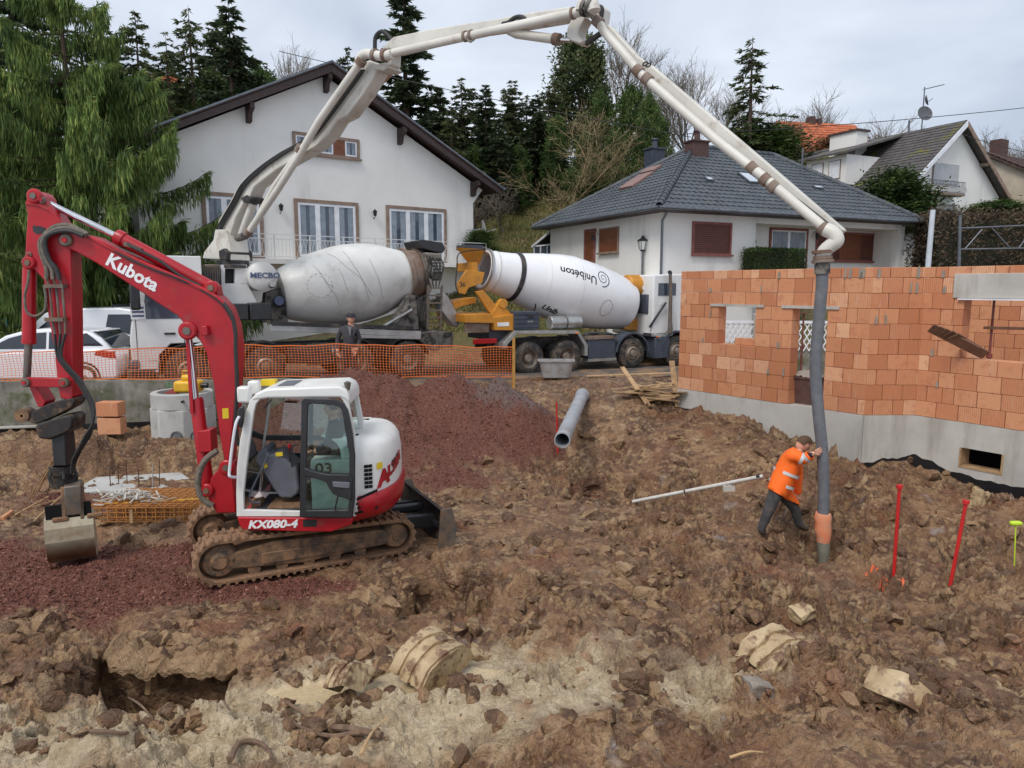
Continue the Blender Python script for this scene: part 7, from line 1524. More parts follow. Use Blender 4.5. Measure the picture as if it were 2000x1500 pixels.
# second section: beam, pipe, ram
s2_ = bplate('boom_section', u7((300, 330), (315, 285), (340, 262), (570, 215), (1050, 140), (1190, 112), (1500, 65), (1590, 70), (1600, 110), (1500, 140), (1200, 190), (820, 245), (600, 300), (340, 365)), .34)
btube('delivery_pipe', u7((265, 365), (800, 245), (1600, 72)), .082, 'pipe_white', -.36, s2_)
for x, y in ((230, 372), (270, 364), (790, 245), (830, 238), (1515, 90)): btube('pipe_clamp', u7((x-8, y+2), (x+8, y-2)), .105, 'rusty', -.36, s2_)
btube('hose', u7((1040, 160), (1080, 150), (1120, 120), (1160, 112), (1190, 130), (1150, 140)), .04, 'rubber_hose', -.18, s2_, True, 8); btube('hook', u7((800, 230), (805, 265), (825, 280), (845, 265)), .022, 'crusty', -.42, s2_, True, 6)
btube('ram', u7((1085, 205), (1130, 228), (1400, 265)), .085, 'boom_white', .0, s2_); btube('ram_rod', u7((1400, 265), (1500, 270)), .045, 'chrome', 0.0, s2_); btube('ram_clamp', u7((1385, 262), (1425, 268)), .11, 'rusty', 0, s2_)
bplate('boom_tip_link', u7((1500, 210), (1530, 140), (1600, 120), (1625, 130), (1585, 200), (1575, 240), (1610, 290), (1590, 310), (1530, 290), (1500, 270)), .3, 'boom_white', .0, s2_); btube('tip_rod', u7((1600, 295), (1715, 215)), .05, 'chassis', 0, s2_)
btube('pipe_elbow', u7((1580, 75), (1590, 30), (1620, 15), (1640, 40), (1650, 80)), .13, 'pipe_white', -.42, s2_, True)
for x, y in ((1600, 45), (1635, 45)): btube('pipe_clamp', u7((x-10, y), (x+10, y+6)), .16, 'crusty', -.42, s2_)
bplate('end_bracket', u7((1660, 60), (1690, 40), (1735, 55), (1750, 70), (1740, 140), (1720, 200), (1690, 150)), .26, 'boom_white', .1, s2_); btube('hose', u7((1660, 70), (1680, 45), (1710, 60), (1700, 130), (1680, 190)), .04, 'rubber_hose', -.1, s2_, True, 8)
# third section down to the hose
s3_ = bplate('boom_section', [(1180, 50), (1196, 52), (1250, 112), (1275, 128), (1500, 318), (1653, 450), (1640, 459), (1480, 340), (1270, 170), (1240, 140), (1200, 90)], .22, 'boom_white', .16)
btube('delivery_pipe', [(1152, 12), (1180, 62), (1255, 148), (1400, 275), (1490, 345), (1618, 452)], .075, 'pipe_white', -.12, s3_)
for x, y in ((1158, 24), (1168, 42), (1246, 138), (1264, 154), (1494, 350), (1510, 364), (1608, 446)): btube('pipe_clamp', [(x-5, y-4), (x+5, y+5)], .098, 'rusty', -.12, s3_)
btube('rust_patch', [(1463, 322), (1474, 333)], .0875, 'rusty', -.12, s3_); btube('chain', [(1270, 160), (1330, 220), (1400, 270), (1480, 335), (1570, 400), (1640, 455)], .025, 'chassis', .02, s3_, False, 6)
s_, z_ = BMP.sz(1262, 125, .04); 
lettering('8', .5, lambda u, v, d: Mp @ BMP.w(s_+v*.4+u*.35, .046-d, z_-v*.2+u*.3), 'letter_black', s3_)
btube('end_elbow', [(1612, 448), (1628, 456), (1634, 470), (1622, 480), (1610, 492), (1607, 510)], .11, 'pipe_white', -.12, s3_, True)
for y, r in ((492, .16), (503, .14), (510, .16)): btube('coupling', [(1607, y-3), (1607, y+3)], r, 'rusty', -.12, s3_)
for k in range(5): btube('cement_lump', [(1622+k*4, 448+7*(k % 3)), (1630+k*3, 454+6*(k % 3))], .05, 'crusty', -.15+.04*k, s3_, False, 6)
hs = btube('end_hose', [(1606, 513), (1605, 560), (1598, 640), (1593, 720), (1598, 800), (1606, 880), (1609, 960), (1607, 1010)], .09, 'hose_rubber' if 'hose_rubber' in MATS else mat('hose_rubber', srgb(112, 114, 118), srgb(88, 90, 96), 6, .6, dirt=srgb(120, 110, 100), dlo=.56, dhi=.75, dscale=6, bump=.2) and 'hose_rubber', -.12, pt_, True, 16)
btube('hose_collar', [(1606, 515), (1606, 535)], .115, 'crusty', -.12, hs)
mat('orange_rag', srgb(232, 128, 84), srgb(214, 150, 116), 5, .85, bump=.5, bscale=20)
btube('hose_wrap', [(1608, 1002), (1607, 1010), (1608, 1020), (1607, 1032), (1609, 1046), (1608, 1058)], [.115, .135, .118, .13, .112, .1], 'orange_rag', -.12, hs, False, 14)
mat('wet_concrete', srgb(140, 138, 124), srgb(120, 118, 106), 6, .35, bump=.4)
btube('concrete_flow', [(1608, 1055), (1609, 1078), (1608, 1096), (1610, 1116), (1609, 1126)], [.1, .095, .07, .075, .1], 'wet_concrete', -.12, hs, False, 12)
# ------------------------------------------------ drum truck (front to the right)
mt = pthing('concrete_mixer_truck', 'mixer truck with clean white drum and orange rear frame', 'truck', MIX)
u5 = lambda x, y: (820+x/3.704, 440+y/3.704)
def P5(x, y, off=0.0): s_, z_ = MIX.sz(*u5(x, y), off); return Vector((s_, off, z_))
def p5(pix, off=0.0): return [MIX.sz(*u5(*q_), off) for q_ in pix]
am = [MIX.sz(*u5(x, 955), .0)[0] for x in (795, 1070, 1540)]; am.append(am[2]+1.95)
zg = MIX.sz(*u5(795, 1078), .15)[1]
for i, s_ in enumerate(am):
    zc = .53 + (zg if i < 2 else zg*.6)*.5
    make_wheel(mt, s_, .0, zc, deep=i < 2, w_=.6 if i < 2 else .32); make_wheel(mt, s_, 2.5, zc, flip=True)
for o_ in (.75, 1.68): b = MB(); b.bx(am[0]-1.1, am[3]+1.4, o_, o_+.09, .78, 1.08); b.build('chassis_rail', 'chassis', mt)
P = p5([(600, 890), (605, 850), (690, 762), (1150, 762), (1215, 865), (1215, 945)], -.03); I = p5([(632, 890), (635, 862), (705, 785), (1140, 785), (1192, 872), (1192, 945)], -.03)
b = MB(); b.prism(P+I[::-1], -.03, .6); b.build('mudguard', 'aluminium', mt, bevel=.006)
A = P5(455, 318, 1.25); B_ = P5(1482, 577, 1.25); prof5 = [(.02, .5), (0, .56), (.0, .62), (.06, .66), (.16, .74), (.3, .93), (.44, 1.1), (.53, 1.17), (.62, 1.16), (.72, 1.13), (.86, 1.03), (.98, .9), (1.0, .84), (1.01, .02)]
dm, L5_ = drum(mt, A, B_, prof5, 'drum_clean'); ax5 = (B_-A).normalized()
ring(dm, A, ax5, L5_*.175, L5_*.2, .80, .82, 'chassis'); ring(dm, A, ax5, L5_*.0, L5_*.012, .68, .68, 'aluminium'); ring(dm, A, ax5, L5_*.05, L5_*.058, .672, .675, 'drum_white')
fm = on_drum(A, ax5, prof5[2:-1], L5_)
def inv_drum(px, py, f, L):
    best = None
    for t_ in np.linspace(0, L, 90):
        for a_ in np.linspace(-.9, 1.3, 90):
            q = f(t_, a_, 0); s_, z_ = MIX.sz(px, py, q.y); e = (s_-q.x)**2+(z_-q.z)**2
            if best is None or e < best[0]: best = (e, t_, a_)
    return best[1], best[2]
t1_, a1_ = inv_drum(*u5(1265, 390), fm, L5_); t0_, a0_ = inv_drum(*u5(1045, 325), fm, L5_)
tm, am_ = (t0_+t1_)/2, (a0_+a1_)/2; ln_ = abs(t1_-t0_); tilt = (a1_-a0_)*1.1/max(.1, (t1_-t0_))
lettering('Unib\u00e9ton', .36, lambda u, v, d: fm(tm-u*1.02, am_ - v*.95 + tilt*(-u)/1.1, .004+d), 'letter_black', dm, bold=.004)
tc_, ac_ = inv_drum(*u5(1330, 380), fm, L5_)
sp_ = []
for i in range(90):
    a_ = i/90*4.6*math.pi; r = .03+.26*(i/89)**1.15; sp_.append((tc_+r*math.cos(-a_), ac_+r*math.sin(-a_)/1.0))
sp_ += [(tc_+.26*math.cos(x_)-.02, ac_-.30-.0*x_) for x_ in ()]
b = MB(); b.tube([fm(t_, a_, .004) for t_, a_ in sp_], [.005+.011*(i/len(sp_)) for i in range(len(sp_))], 5); b.build('spiral_mark', 'letter_black', dm)
tc2, ac2 = inv_drum(*u5(1345, 600), fm, L5_)
for k in range(22): a_ = k*2*math.pi/22; drum_line(fm, dm, [(tc2+.24*math.cos(a_), ac2+.26*math.sin(a_)), (tc2+.24*math.cos(a_+.18), ac2+.26*math.sin(a_+.18))], 'letter_black', .008, 'hatch_mark')
t3, a3 = inv_drum(*u5(925, 665), fm, L5_); lettering('Unib', .3, lambda u, v, d: fm(t3+u, a3+v, .004+d), 'letter_black', dm, shear=.2, bold=.008)
ta, aa = inv_drum(*u5(830, 600), fm, L5_); drum_line(fm, dm, [(ta+.2*math.sin(i*.12), aa-.05*i) for i in range(14)], 'letter_black', .02, 'swoosh')
for k in range(3): t_ = L5_*(.35+.2*k); drum_line(fm, dm, [(t_, -1.0+i*.12) for i in range(22)], 'drum_white', .006, 'weld_seam')
# orange frame: funnel, rear plate, chute, legs
fu = MB(); top = [P5(262, 160, .75), P5(470, 172, .75), P5(470, 172, 1.75), P5(262, 160, 1.75)]; bot = [P5(345, 272, 1.0), P5(430, 280, 1.0), P5(430, 280, 1.5), P5(345, 272, 1.5)]
fu.add(top+bot, [(0, 1, 5, 4), (1, 2, 6, 5), (2, 3, 7, 6), (3, 0, 4, 7)]); fu.build('charging_hopper', 'orange_paint', mt)
b = MB(); b.bx(P5(330, 130, .9).x, P5(455, 130, .9).x, .9, 1.6, P5(0, 165, .9).z, P5(0, 130, .9).z); b.build('hopper_flap', 'slate_plastic', mt)
for o_ in (.5, 1.85): b = MB(); b.slab([P5(275, 420, o_), P5(340, 320, o_), P5(470, 340, o_), P5(450, 420, o_), P5(355, 450, o_), P5(330, 500, o_), P5(280, 490, o_)], (0, .1, 0)); b.build('rear_plate', 'orange_paint', mt, bevel=.012)
b = MB(); b.bx(P5(340, 300, 1.0).x, P5(380, 300, 1.0).x, .6, 1.85, P5(0, 330, 1.0).z, P5(0, 265, 1.0).z); b.build('hopper_support', 'orange_paint', mt, bevel=.01)
for o_ in (.35, 1.95): b = MB(); b.slab([P5(405, 480, o_), P5(460, 470, o_), P5(570, 600, o_), P5(560, 668, o_), P5(530, 668, o_)], (0, .12, 0)); b.build('rear_leg', 'orange_paint', mt, bevel=.012)
b = MB(); b.prism(p5([(325, 645), (525, 640), (530, 668), (690, 640), (685, 760), (540, 760), (535, 708), (330, 705)], .1), .1, 2.4); b.build('rear_base', 'orange_paint', mt, bevel=.015)
b = MB(); b.prism(p5([(520, 640), (570, 560), (620, 600), (690, 660), (685, 700), (540, 700)], .3), .3, .5); b.build('gusset', 'orange_paint', mt, bevel=.01)
c_ = P5(607, 567, .25); b = MB(); b.lathe([(0, 0), (0, .14), (.02, .15), (.22, .15), (.22, 0)], c_, (0, 1, 0), 20); b.build('drum_roller', 'orange_paint', mt)
b = MB(); b.slab([P5(235, 560, .9), P5(260, 540, .9), P5(405, 520, .9), P5(412, 560, .9), P5(290, 590, .9), P5(250, 615, .9)], (0, .6, 0)); b.build('chute', 'orange_paint', mt, bevel=.02)
x_, z_ = MIX.sz(*u5(308, 430), .5); lettering('36', .2, lambda u, v, d: Vector((x_+u, .496-d, z_+v)), 'letter_black', mt)
b = MB(); b.bx(P5(570, 0).x, P5(655, 0).x, .09, .099, P5(0, 748, .1).z, P5(0, 718, .1).z); pl_ = b.build('number_plate', 'letter_white', mt)
b = MB(); b.bx(P5(330, 700, .2).x, P5(500, 700, .2).x, .2, .3, P5(0, 790, .2).z, P5(0, 715, .2).z); b.build('reflector_board', 'rusty', mt); 
b = MB(); b.bx(P5(390, 830, .2).x, P5(560, 830, .2).x, .2, .28, P5(0, 878, .2).z, P5(0, 838, .2).z); b.build('tail_light', 'red_lens', mt, bevel=.02)
b = MB(); b.bx(P5(500, 800, .4).x, P5(680, 800, .4).x, .4, 2.0, P5(0, 850, .4).z, P5(0, 765, .4).z); b.build('rear_crossmember', 'slate_plastic', mt)
stick('hose', [P5(470, 175, .5), P5(290, 200, .45), P5(270, 300, .4), P5(260, 430, .42), P5(280, 500, .5)], .02, 'rubber_hose', mt, 6, True)
# crate, tank, side boxes
b = MB(); a_, c_ = P5(682, 625, .05), P5(862, 752, .05); b.bx(a_.x, c_.x, .05, .6, c_.z, a_.z); cr_ = b.build('storage_crate', 'slate_plastic', mt, bevel=.015)
for k in range(4): z_ = a_.z - (a_.z-c_.z)*(.12+.24*k); MB().bx(a_.x-.015, c_.x+.015, .03, .049, z_-.02, z_+.02).build('crate_rib', 'slate_plastic', cr_)
xm = a_.x+(c_.x-a_.x)*.66; MB().bx(xm-.12, xm+.1, .03, .047, a_.z-.22, a_.z-.1).build('crate_handle', 'chassis', cr_); MB().bx(xm-.12, xm+.08, .04, .048, c_.z+.2, c_.z+.27).build('crate_label', 'aluminium', cr_)
a_ = P5(935, 705, .3); c_ = P5(1155, 700, .3); b = MB(); b.lathe([(0, 0), (0, .2), (.02, .22), ((c_-a_).length-.02, .22), ((c_-a_).length, .2), ((c_-a_).length, 0)], a_, (c_-a_), 24); tk = b.build('aluminium_tank', 'aluminium', mt)
b = MB(); b.lathe([(.0, .228), (.04, .228)], a_+(c_-a_)*.48, (c_-a_), 24); b.build('tank_strap', 'chassis', tk)
a_, c_ = P5(1218, 830, .03), P5(1415, 955, .03); b = MB(); b.bx(a_.x, c_.x, .03, .6, c_.z, a_.z); bxx = b.build('battery_box', 'slate_plastic', mt, bevel=.02); MB().bx(a_.x-.02, c_.x+.02, .0, .64, a_.z+.005, a_.z+.1).build('box_lid', 'rusty', bxx, bevel=.01); MB().bx(a_.x-.02, c_.x+.02, .0, .3, c_.z-.1, c_.z-.005).build('side_guard', 'aluminium', bxx)
stick('stay', [P5(1200, 800, .0), P5(1222, 778, .0), P5(1390, 785, .0), P5(1412, 830, .0)], .03, 'slate_plastic', mt, 6, True)
for k in (2, 3): arch(mt, am[k], .53+zg*.3, .66, -.02, .5, 'slate_plastic', 5, 175, .05)
a_, c_ = P5(1705, 815, .0), P5(1805, 960, .0); b = MB(); b.bx(a_.x, c_.x, .0, .5, c_.z, a_.z); b.build('fuel_tank', 'slate_plastic', mt, bevel=.03)
for x, y in ((1135, 780), (1720, 806)): q = P5(x, y, -.04); MB().bx(q.x-.05, q.x+.05, -.07, -.035, q.z-.025, q.z+.025).build('side_marker', 'amber', mt, bevel=.01)
b = MB(); b.prism(p5([(1670, 780), (1780, 775), (1830, 700), (1835, 790), (1800, 808), (1680, 806)], .05), .05, .5); b.build('step_panel', 'aluminium', mt, bevel=.01)
# front pedestal, tank, cab
b = MB(); b.prism(p5([(1480, 755), (1480, 738), (1500, 730), (1545, 650), (1610, 738), (1612, 760)], .9), .9, 1.7); b.build('front_pedestal', 'orange_paint', mt, bevel=.015); b = MB(); b.prism(p5([(1540, 640), (1550, 560), (1600, 590), (1628, 620), (1610, 650)], 1.0), 1.0, 1.6); b.build('gearbox', 'orange_paint', mt, bevel=.04)
a_, c_ = P5(1490, 440, 1.0), P5(1712, 452, 1.0); b = MB(); L_ = (c_-a_).length; b.lathe([(0, 0), (.0, .36), (.04, .4), (L_-.06, .4), (L_-.01, .34), (L_, 0)], a_, (1, 0, 0), 30); tk2 = b.build('water_tank', 'orange_paint', mt)
q = P5(1668, 452, .6); b = MB(); b.bx(q.x-.36, q.x+.3, .588, .596, q.z-.07, q.z+.07); lb = b.build('maker_plate', 'letter_white', tk2); lettering('LIEBHERR', .13, lambda u, v, d: Vector((q.x-.03+u*.9, .584-d, q.z+v)), 'letter_black', lb, bold=.004)
s0 = P5(1690, 500, .05).x; s1 = s0+2.3; zr_ = P5(1750, 358, .05).z
prof = [(s0, 1.1), (s0, zr_), (s1-.7, zr_+.05), (s1-.3, zr_-.3), (s1, 1.8), (s1+.05, .6), (am[3]+.7, .6), (am[3]+.6, 1.0), (am[3]+.3, 1.22), (am[3]-.4, 1.22), (am[3]-.7, 1.0)]
cb = MB().prism(prof, .05, 2.45).build('cab', 'truck_white', mt, bevel=.05, seg=3)
a_, c_ = P5(1727, 418, .04), P5(1852, 508, .04); b = MB(); b.bx(a_.x, c_.x, .03, .055, c_.z, a_.z); b.build('side_window', 'house_glass', cb, bevel=.02)
a_, c_ = P5(1742, 545, .04), P5(1770, 575, .04); MB().bx(a_.x, c_.x, .035, .055, c_.z, a_.z).build('door_handle', 'truck_white', cb)
stick('exhaust_stack', [P5(1808, 350, -.1), P5(1812, 360, -.1), P5(1815, 480, -.1), P5(1808, 780, -.1)], [.05, .055, .06, .075], 'steel_worn', mt, 12); stick('stack_tip', [P5(1800, 340, -.1), P5(1812, 338, -.1), P5(1814, 360, -.1)], .055, 'black_paint', mt, 10, True)
b = MB(); b.prism(p5([(1645, 500), (1708, 500), (1700, 640), (1645, 640)], .3), .3, 2.2); b.build('air_filter', 'slate_plastic', mt, bevel=.03)
stick('intake_hose', [P5(1780, 560, -.05), P5(1700, 680, .0), P5(1660, 740, .1)], .04, 'black_paint', mt, 8)
MB().bx(P5(1865, 345, .4).x, P5(1893, 345, .4).x, .4, .6, P5(0, 350, .4).z, P5(0, 330, .4).z).build('beacon', 'amber', cb, bevel=.03)
q = P5(1130, 780, .5)
b = MB(); b.bx(am[1]+.8, am[2]-.8, .5, 2.0, .7, 1.1); b.build('chassis_box', 'chassis', mt)
# ================================================================ PEOPLE
mat('skin', srgb(214, 160, 134), srgb(200, 144, 120), 6, .55)
mat('hi_vis', srgb(255, 118, 34), srgb(250, 104, 24), 6, .75, bump=.3, bscale=25)
mat('reflective', srgb(214, 216, 214), rough=.35, metal=.2)
mat('work_trousers', srgb(74, 72, 72), srgb(52, 52, 54), 7, .9, dirt=srgb(110, 96, 82), dlo=.55, dhi=.75, dscale=9)
mat('navy_cloth', srgb(38, 40, 54), rough=.9); mat('grey_jacket', srgb(70, 68, 72), srgb(56, 54, 58), 6, .9, bump=.3, bscale=25); mat('shirt_grey', srgb(120, 122, 126), rough=.9)
mat('boot', srgb(96, 82, 70), srgb(66, 56, 50), 9, .85); mat('hair_brown', srgb(96, 70, 50), srgb(70, 50, 36), 30, .8, bump=.6, bscale=90); mat('hair_grey', srgb(150, 146, 142), rough=.8); mat('cap_dark', srgb(54, 54, 60), rough=.85)
def skin_mesh(J, bones, sub=2):
    """J: name -> (point, rx, ry); bones: (a, b). Returns evaluated verts/faces grown by the Skin modifier"""
    nm = list(J); me_ = bpy.data.meshes.new('body'); me_.from_pydata([J[k][0] for k in nm], [(nm.index(a_), nm.index(b_)) for a_, b_ in bones], [])
    ob = bpy.data.objects.new('body', me_); COL.objects.link(ob); sk = ob.modifiers.new('skin', 'SKIN'); sk.use_smooth_shade = True
    for i, k in enumerate(nm): me_.skin_vertices[0].data[i].radius = (J[k][1], J[k][2]); me_.skin_vertices[0].data[i].use_root = (i == 0)
    ss = ob.modifiers.new('sub', 'SUBSURF'); ss.levels = sub; ss.render_levels = sub
    bpy.context.view_layer.update(); dg = bpy.context.evaluated_depsgraph_get(); m2 = bpy.data.meshes.new_from_object(ob.evaluated_get(dg)); bpy.data.objects.remove(ob); bpy.data.meshes.remove(me_)
    return m2
def head_geo(c_, fwd, up, r=.105):
    """a head with brow, nose, jaw and ears as points around c_"""
    b_ = bmesh.new(); bmesh.ops.create_icosphere(b_, subdivisions=3, radius=1); fwd = Vector(fwd).normalized(); up = Vector(up); up = (up-fwd*up.dot(fwd)).normalized(); sd_ = fwd.cross(up)
    vs_ = []; fs_ = [[v.index for v in f.verts] for f in b_.faces]
    for v in b_.verts:
        x, y, z = v.co.x, v.co.y, v.co.z            # x forward, y side, z up
        w_ = 1.0-.22*max(0, -z)**1.3; X, Y, Z = x*.95, y*.78*w_, z*1.22
        if x > .2: X += .06*max(0, 1-abs(z+.55)*2.4)*max(0, 1-abs(y)*1.6)              # chin
        if x > .6: X += .3*max(0, 1-abs(y)*6)*max(0, 1-abs(z+.08)*3.2)                  # nose
        if x > .5: X -= .1*max(0, 1-abs(abs(y)-.3)*6)*max(0, 1-abs(z-.12)*6)            # eye sockets
        if x > .5: X += .05*max(0, 1-abs(z-.3)*6); X -= .04*max(0, 1-abs(z+.36)*12)*max(0, 1-abs(y)*3)
        if abs(y) > .75: Y += .14*math.copysign(1, y)*max(0, 1-abs(z)*3)*max(0, 1-abs(x+.05)*4)   # ears
        vs_.append(c_ + (fwd*X + sd_*Y + up*Z)*r)
    b_.free(); return vs_, fs_
def hand_geo(wr, d, n_, curl=.5, L=.19, flip=1):
    """palm and five bent fingers as (points, radii) chains"""
    d = Vector(d).normalized(); n_ = Vector(n_); n_ = (n_-d*n_.dot(d)).normalized(); s_ = d.cross(n_)*flip; ch = []
    for k, (o_, l_) in enumerate(((-.035, .078), (-.012, .088), (.012, .082), (.034, .062))):
        p0 = wr+d*.085+s_*o_; a_ = curl; P = [wr+d*.03+s_*o_*.7, p0]; dd = d
        for q in range(3): a2 = a_*(q+.6); dd = (d*math.cos(a2)+n_*math.sin(a2)); P.append(P[-1]+dd*l_/2.6)
        ch.append((P, [.014, .0105, .0095, .009, .007]))
    ch.append(([wr+d*.02-s_*.02, wr+d*.05-s_*.05, wr+d*.085-s_*.066+n_*.012, wr+d*.11-s_*.06+n_*.03], [.015, .013, .011, .008])); return ch
def person(name, label, J, bones, region, headc, hf, hu, hands, loc, hr=.105, hair=None):
    """J points in world space"""
    o_ = thing(name, label, 'person', loc); loc = Vector(loc); m2 = skin_mesh(J, bones)
    mats_ = []; vs_ = [v.co-loc for v in m2.vertices]; fs_ = [tuple(p_.vertices) for p_ in m2.polygons]; fm_ = []
    segs = [(J[a_][0], J[b_][0], region.get((a_, b_), 'navy_cloth')) for a_, b_ in bones]
    for p_ in m2.polygons:
        c_ = p_.center; best = min(segs, key=lambda q: (lambda t_: ((q[0]+(q[1]-q[0])*t_)-c_).length)(max(0, min(1, (c_-q[0]).dot(q[1]-q[0])/max(1e-6, (q[1]-q[0]).length_squared))))); fm_.append(best[2])
    hv, hfc = head_geo(Vector(headc), hf, hu, hr); k = len(vs_); vs_ += [v-loc for v in hv]; fs_ += [tuple(i+k for i in f) for f in hfc]; fm_ += ['skin']*len(hfc)
    for ch in hands:
        for P, rs_ in ch:
            q = MB(); q.tube(P, rs_, 7); k = len(vs_); vs_ += [Vector(v)-loc for v in q.v]; fs_ += [tuple(i+k for i in f) for f in q.f]; fm_ += ['skin']*len(q.f)
    names_ = sorted(set(fm_)); me_ = bpy.data.meshes.new('body'); me_.from_pydata([tuple(v) for v in vs_], [], fs_)
    for n_ in names_: me_.materials.append(M(n_))
    me_.polygons.foreach_set('material_index', [names_.index(x) for x in fm_]); me_.polygons.foreach_set('use_smooth', [True]*len(fs_)); me_.update()
    bo = bpy.data.objects.new('body', me_); COL.objects.link(bo); bo.parent = o_
    if hair:
        f = Vector(hf).normalized(); u = Vector(hu); u = (u-f*u.dot(f)).normalized(); sdv = f.cross(u); b_ = bmesh.new(); bmesh.ops.create_icosphere(b_, subdivisions=4, radius=1); keep = []
        for v in b_.verts:
            x, y, z = v.co; n_ = 1+.05*mnoise.noise(v.co*9)+.05*mnoise.noise(v.co*22); v.co = Vector(headc)-loc + (f*(x*.99-.05) + sdv*y*.87 + u*(z*1.27+.03))*hr*1.07*n_; v.tag = (z < .28 and x > .15) or (z < -.25) or (x > .62 and z < .55)
        bmesh.ops.delete(b_, geom=[v for v in b_.verts if v.tag], context='VERTS'); mh = bpy.data.meshes.new('hair'); b_.to_mesh(mh); b_.free(); mh.polygons.foreach_set('use_smooth', [True]*len(mh.polygons)); mh.materials.append(M(hair)); ho = bpy.data.objects.new('hair', mh); COL.objects.link(ho); ho.parent = o_
    return o_, m2, segs
WK = Plane(4.4, 11.3, 6, 0.0)
wk = lambda x, y, o=0.0: WK.at(x, y, o)
HP = BMP.at(1604, 876, -.12); WKH = HP+Vector((-.2, -.12, -.06))
fb_ = hit(1487, 1046); ff_ = hit(1563, 1034)
J = {'pelvis': (wk(1521, 957), .17, .15), 'spine': (wk(1531, 928), .15, .135), 'chest': (wk(1545, 900), .165, .15), 'neck': (wk(1559, 882), .06, .06), 'skull': (wk(1566, 874), .06, .06),
     'shR': (wk(1549, 888, -.19), .075, .075), 'elR': (wk(1570, 898, -.27), .058, .058), 'wrR': (WKH, .04, .04), 'hdR': (WKH+Vector((.06, .0, .03)), .036, .024),
     'shL': (wk(1553, 889, .19), .075, .075), 'elL': (wk(1558, 925, .26), .058, .058), 'wrL': (wk(1557, 953, .2), .04, .04), 'hdL': (wk(1558, 963, .18), .036, .022),
     'hipR': (wk(1515, 962, -.1), .125, .12), 'knR': (wk(1500, 1000, -.14), .09, .088), 'anR': (wk(1486, 1034, -.12), .07, .068), 'toR': (wk(1493, 1044, -.1), .06, .045),
     'hipL': (wk(1527, 962, .1), .125, .12), 'knL': (wk(1552, 992, .14), .09, .088), 'anL': (wk(1561, 1026, .16), .07, .068), 'toL': (wk(1578, 1034, .2), .06, .045)}
bones = [('pelvis', 'spine'), ('spine', 'chest'), ('chest', 'neck'), ('neck', 'skull'), ('chest', 'shR'), ('shR', 'elR'), ('elR', 'wrR'), ('wrR', 'hdR'), ('chest', 'shL'), ('shL', 'elL'), ('elL', 'wrL'), ('wrL', 'hdL'), ('pelvis', 'hipR'), ('hipR', 'knR'), ('knR', 'anR'), ('anR', 'toR'), ('pelvis', 'hipL'), ('hipL', 'knL'), ('knL', 'anL'), ('anL', 'toL')]
H_, T_ = 'navy_cloth', 'work_trousers'
reg = {('neck', 'skull'): 'skin', ('chest', 'neck'): H_, ('wrR', 'hdR'): 'skin', ('wrL', 'hdL'): 'skin', ('anR', 'toR'): 'boot', ('anL', 'toL'): 'boot', ('hipR', 'knR'): T_, ('knR', 'anR'): T_, ('hipL', 'knL'): T_, ('knL', 'anL'): T_, ('pelvis', 'hipR'): T_, ('pelvis', 'hipL'): T_}
up_ = (wk(1559, 882)-wk(1531, 928)).normalized(); hd_ = wk(1569, 868)
hands = [hand_geo(WKH+Vector((.03, 0, .015)), (1, .02, .4), (.1, .9, .0), .4, flip=1), hand_geo(wk(1557, 958, .19), (.1, 0, -1), (.6, -.5, 0), .5)]
wo, wm, wsegs = person('person', 'worker in orange hi-vis jacket leaning forward and steadying the concrete hose', J, bones, reg, hd_, (.75, -.15, -.62), (.62, 0, .75), hands, (fb_.x+.3, fb_.y, min(fb_.z, ff_.z)), .112, 'hair_brown')
# jacket: shell over torso and sleeves, with reflective bands
def shell(src, cond, infl, name, m, par, cuts=()):
    me_ = bpy.data.meshes.new(name); loc = Vector(par.location); b_ = bmesh.new(); b_.from_mesh(src); b_.normal_update()
    for co_, no_ in cuts: bmesh.ops.bisect_plane(b_, geom=b_.verts[:]+b_.edges[:]+b_.faces[:], plane_co=co_, plane_no=no_)
    b_.normal_update(); bmesh.ops.delete(b_, geom=[f for f in b_.faces if not cond(f.calc_center_median())], context='FACES')
    for v in b_.verts: v.co = v.co + v.normal*infl*(1+.35*mnoise.noise(v.co*14)) - loc
    b_.to_mesh(me_); b_.free(); me_.polygons.foreach_set('use_smooth', [True]*len(me_.polygons)); me_.materials.append(M(m)); o_ = bpy.data.objects.new(name, me_); COL.objects.link(o_); o_.parent = par; s_ = o_.modifiers.new('thick', 'SOLIDIFY'); s_.thickness = .008; s_.offset = 1; return o_
def segd(c_, a_, b_): a_, b_ = J[a_][0], J[b_][0]; t_ = max(0, min(1, (c_-a_).dot(b_-a_)/(b_-a_).length_squared)); return (c_-(a_+(b_-a_)*t_)).length, t_
tors = lambda c_: (c_-J['pelvis'][0]).dot(up_)
def near(c_, *al): 
    best = min(wsegs, key=lambda q: (lambda t_: ((q[0]+(q[1]-q[0])*t_)-c_).length)(max(0, min(1, (c_-q[0]).dot(q[1]-q[0])/max(1e-6, (q[1]-q[0]).length_squared))))); return best
legs = ('hipR', 'hipL', 'knR', 'knL')
def in_jacket(c_):
    dl = min(segd(c_, 'elR', 'wrR')[0] if True else 9, 9); t_ = segd(c_, 'elR', 'wrR'); 
    if t_[0] < .09 and t_[1] < .8: return True
    if segd(c_, 'shR', 'elR')[0] < .11: return True
    if segd(c_, 'shL', 'elL')[0] < .11: return True
    t2 = segd(c_, 'elL', 'wrL')
    if t2[0] < .085 and t2[1] < .85: return True
    return tors(c_) > -.06 and (c_-J['neck'][0]).dot(up_) < -.0 and not (t_[0] < .09) and (c_-J['skull'][0]).length > .09
jk = shell(wm, in_jacket, .026, 'jacket', 'hi_vis', wo, [(J['pelvis'][0]-up_*.06, up_), (J['neck'][0], up_)])
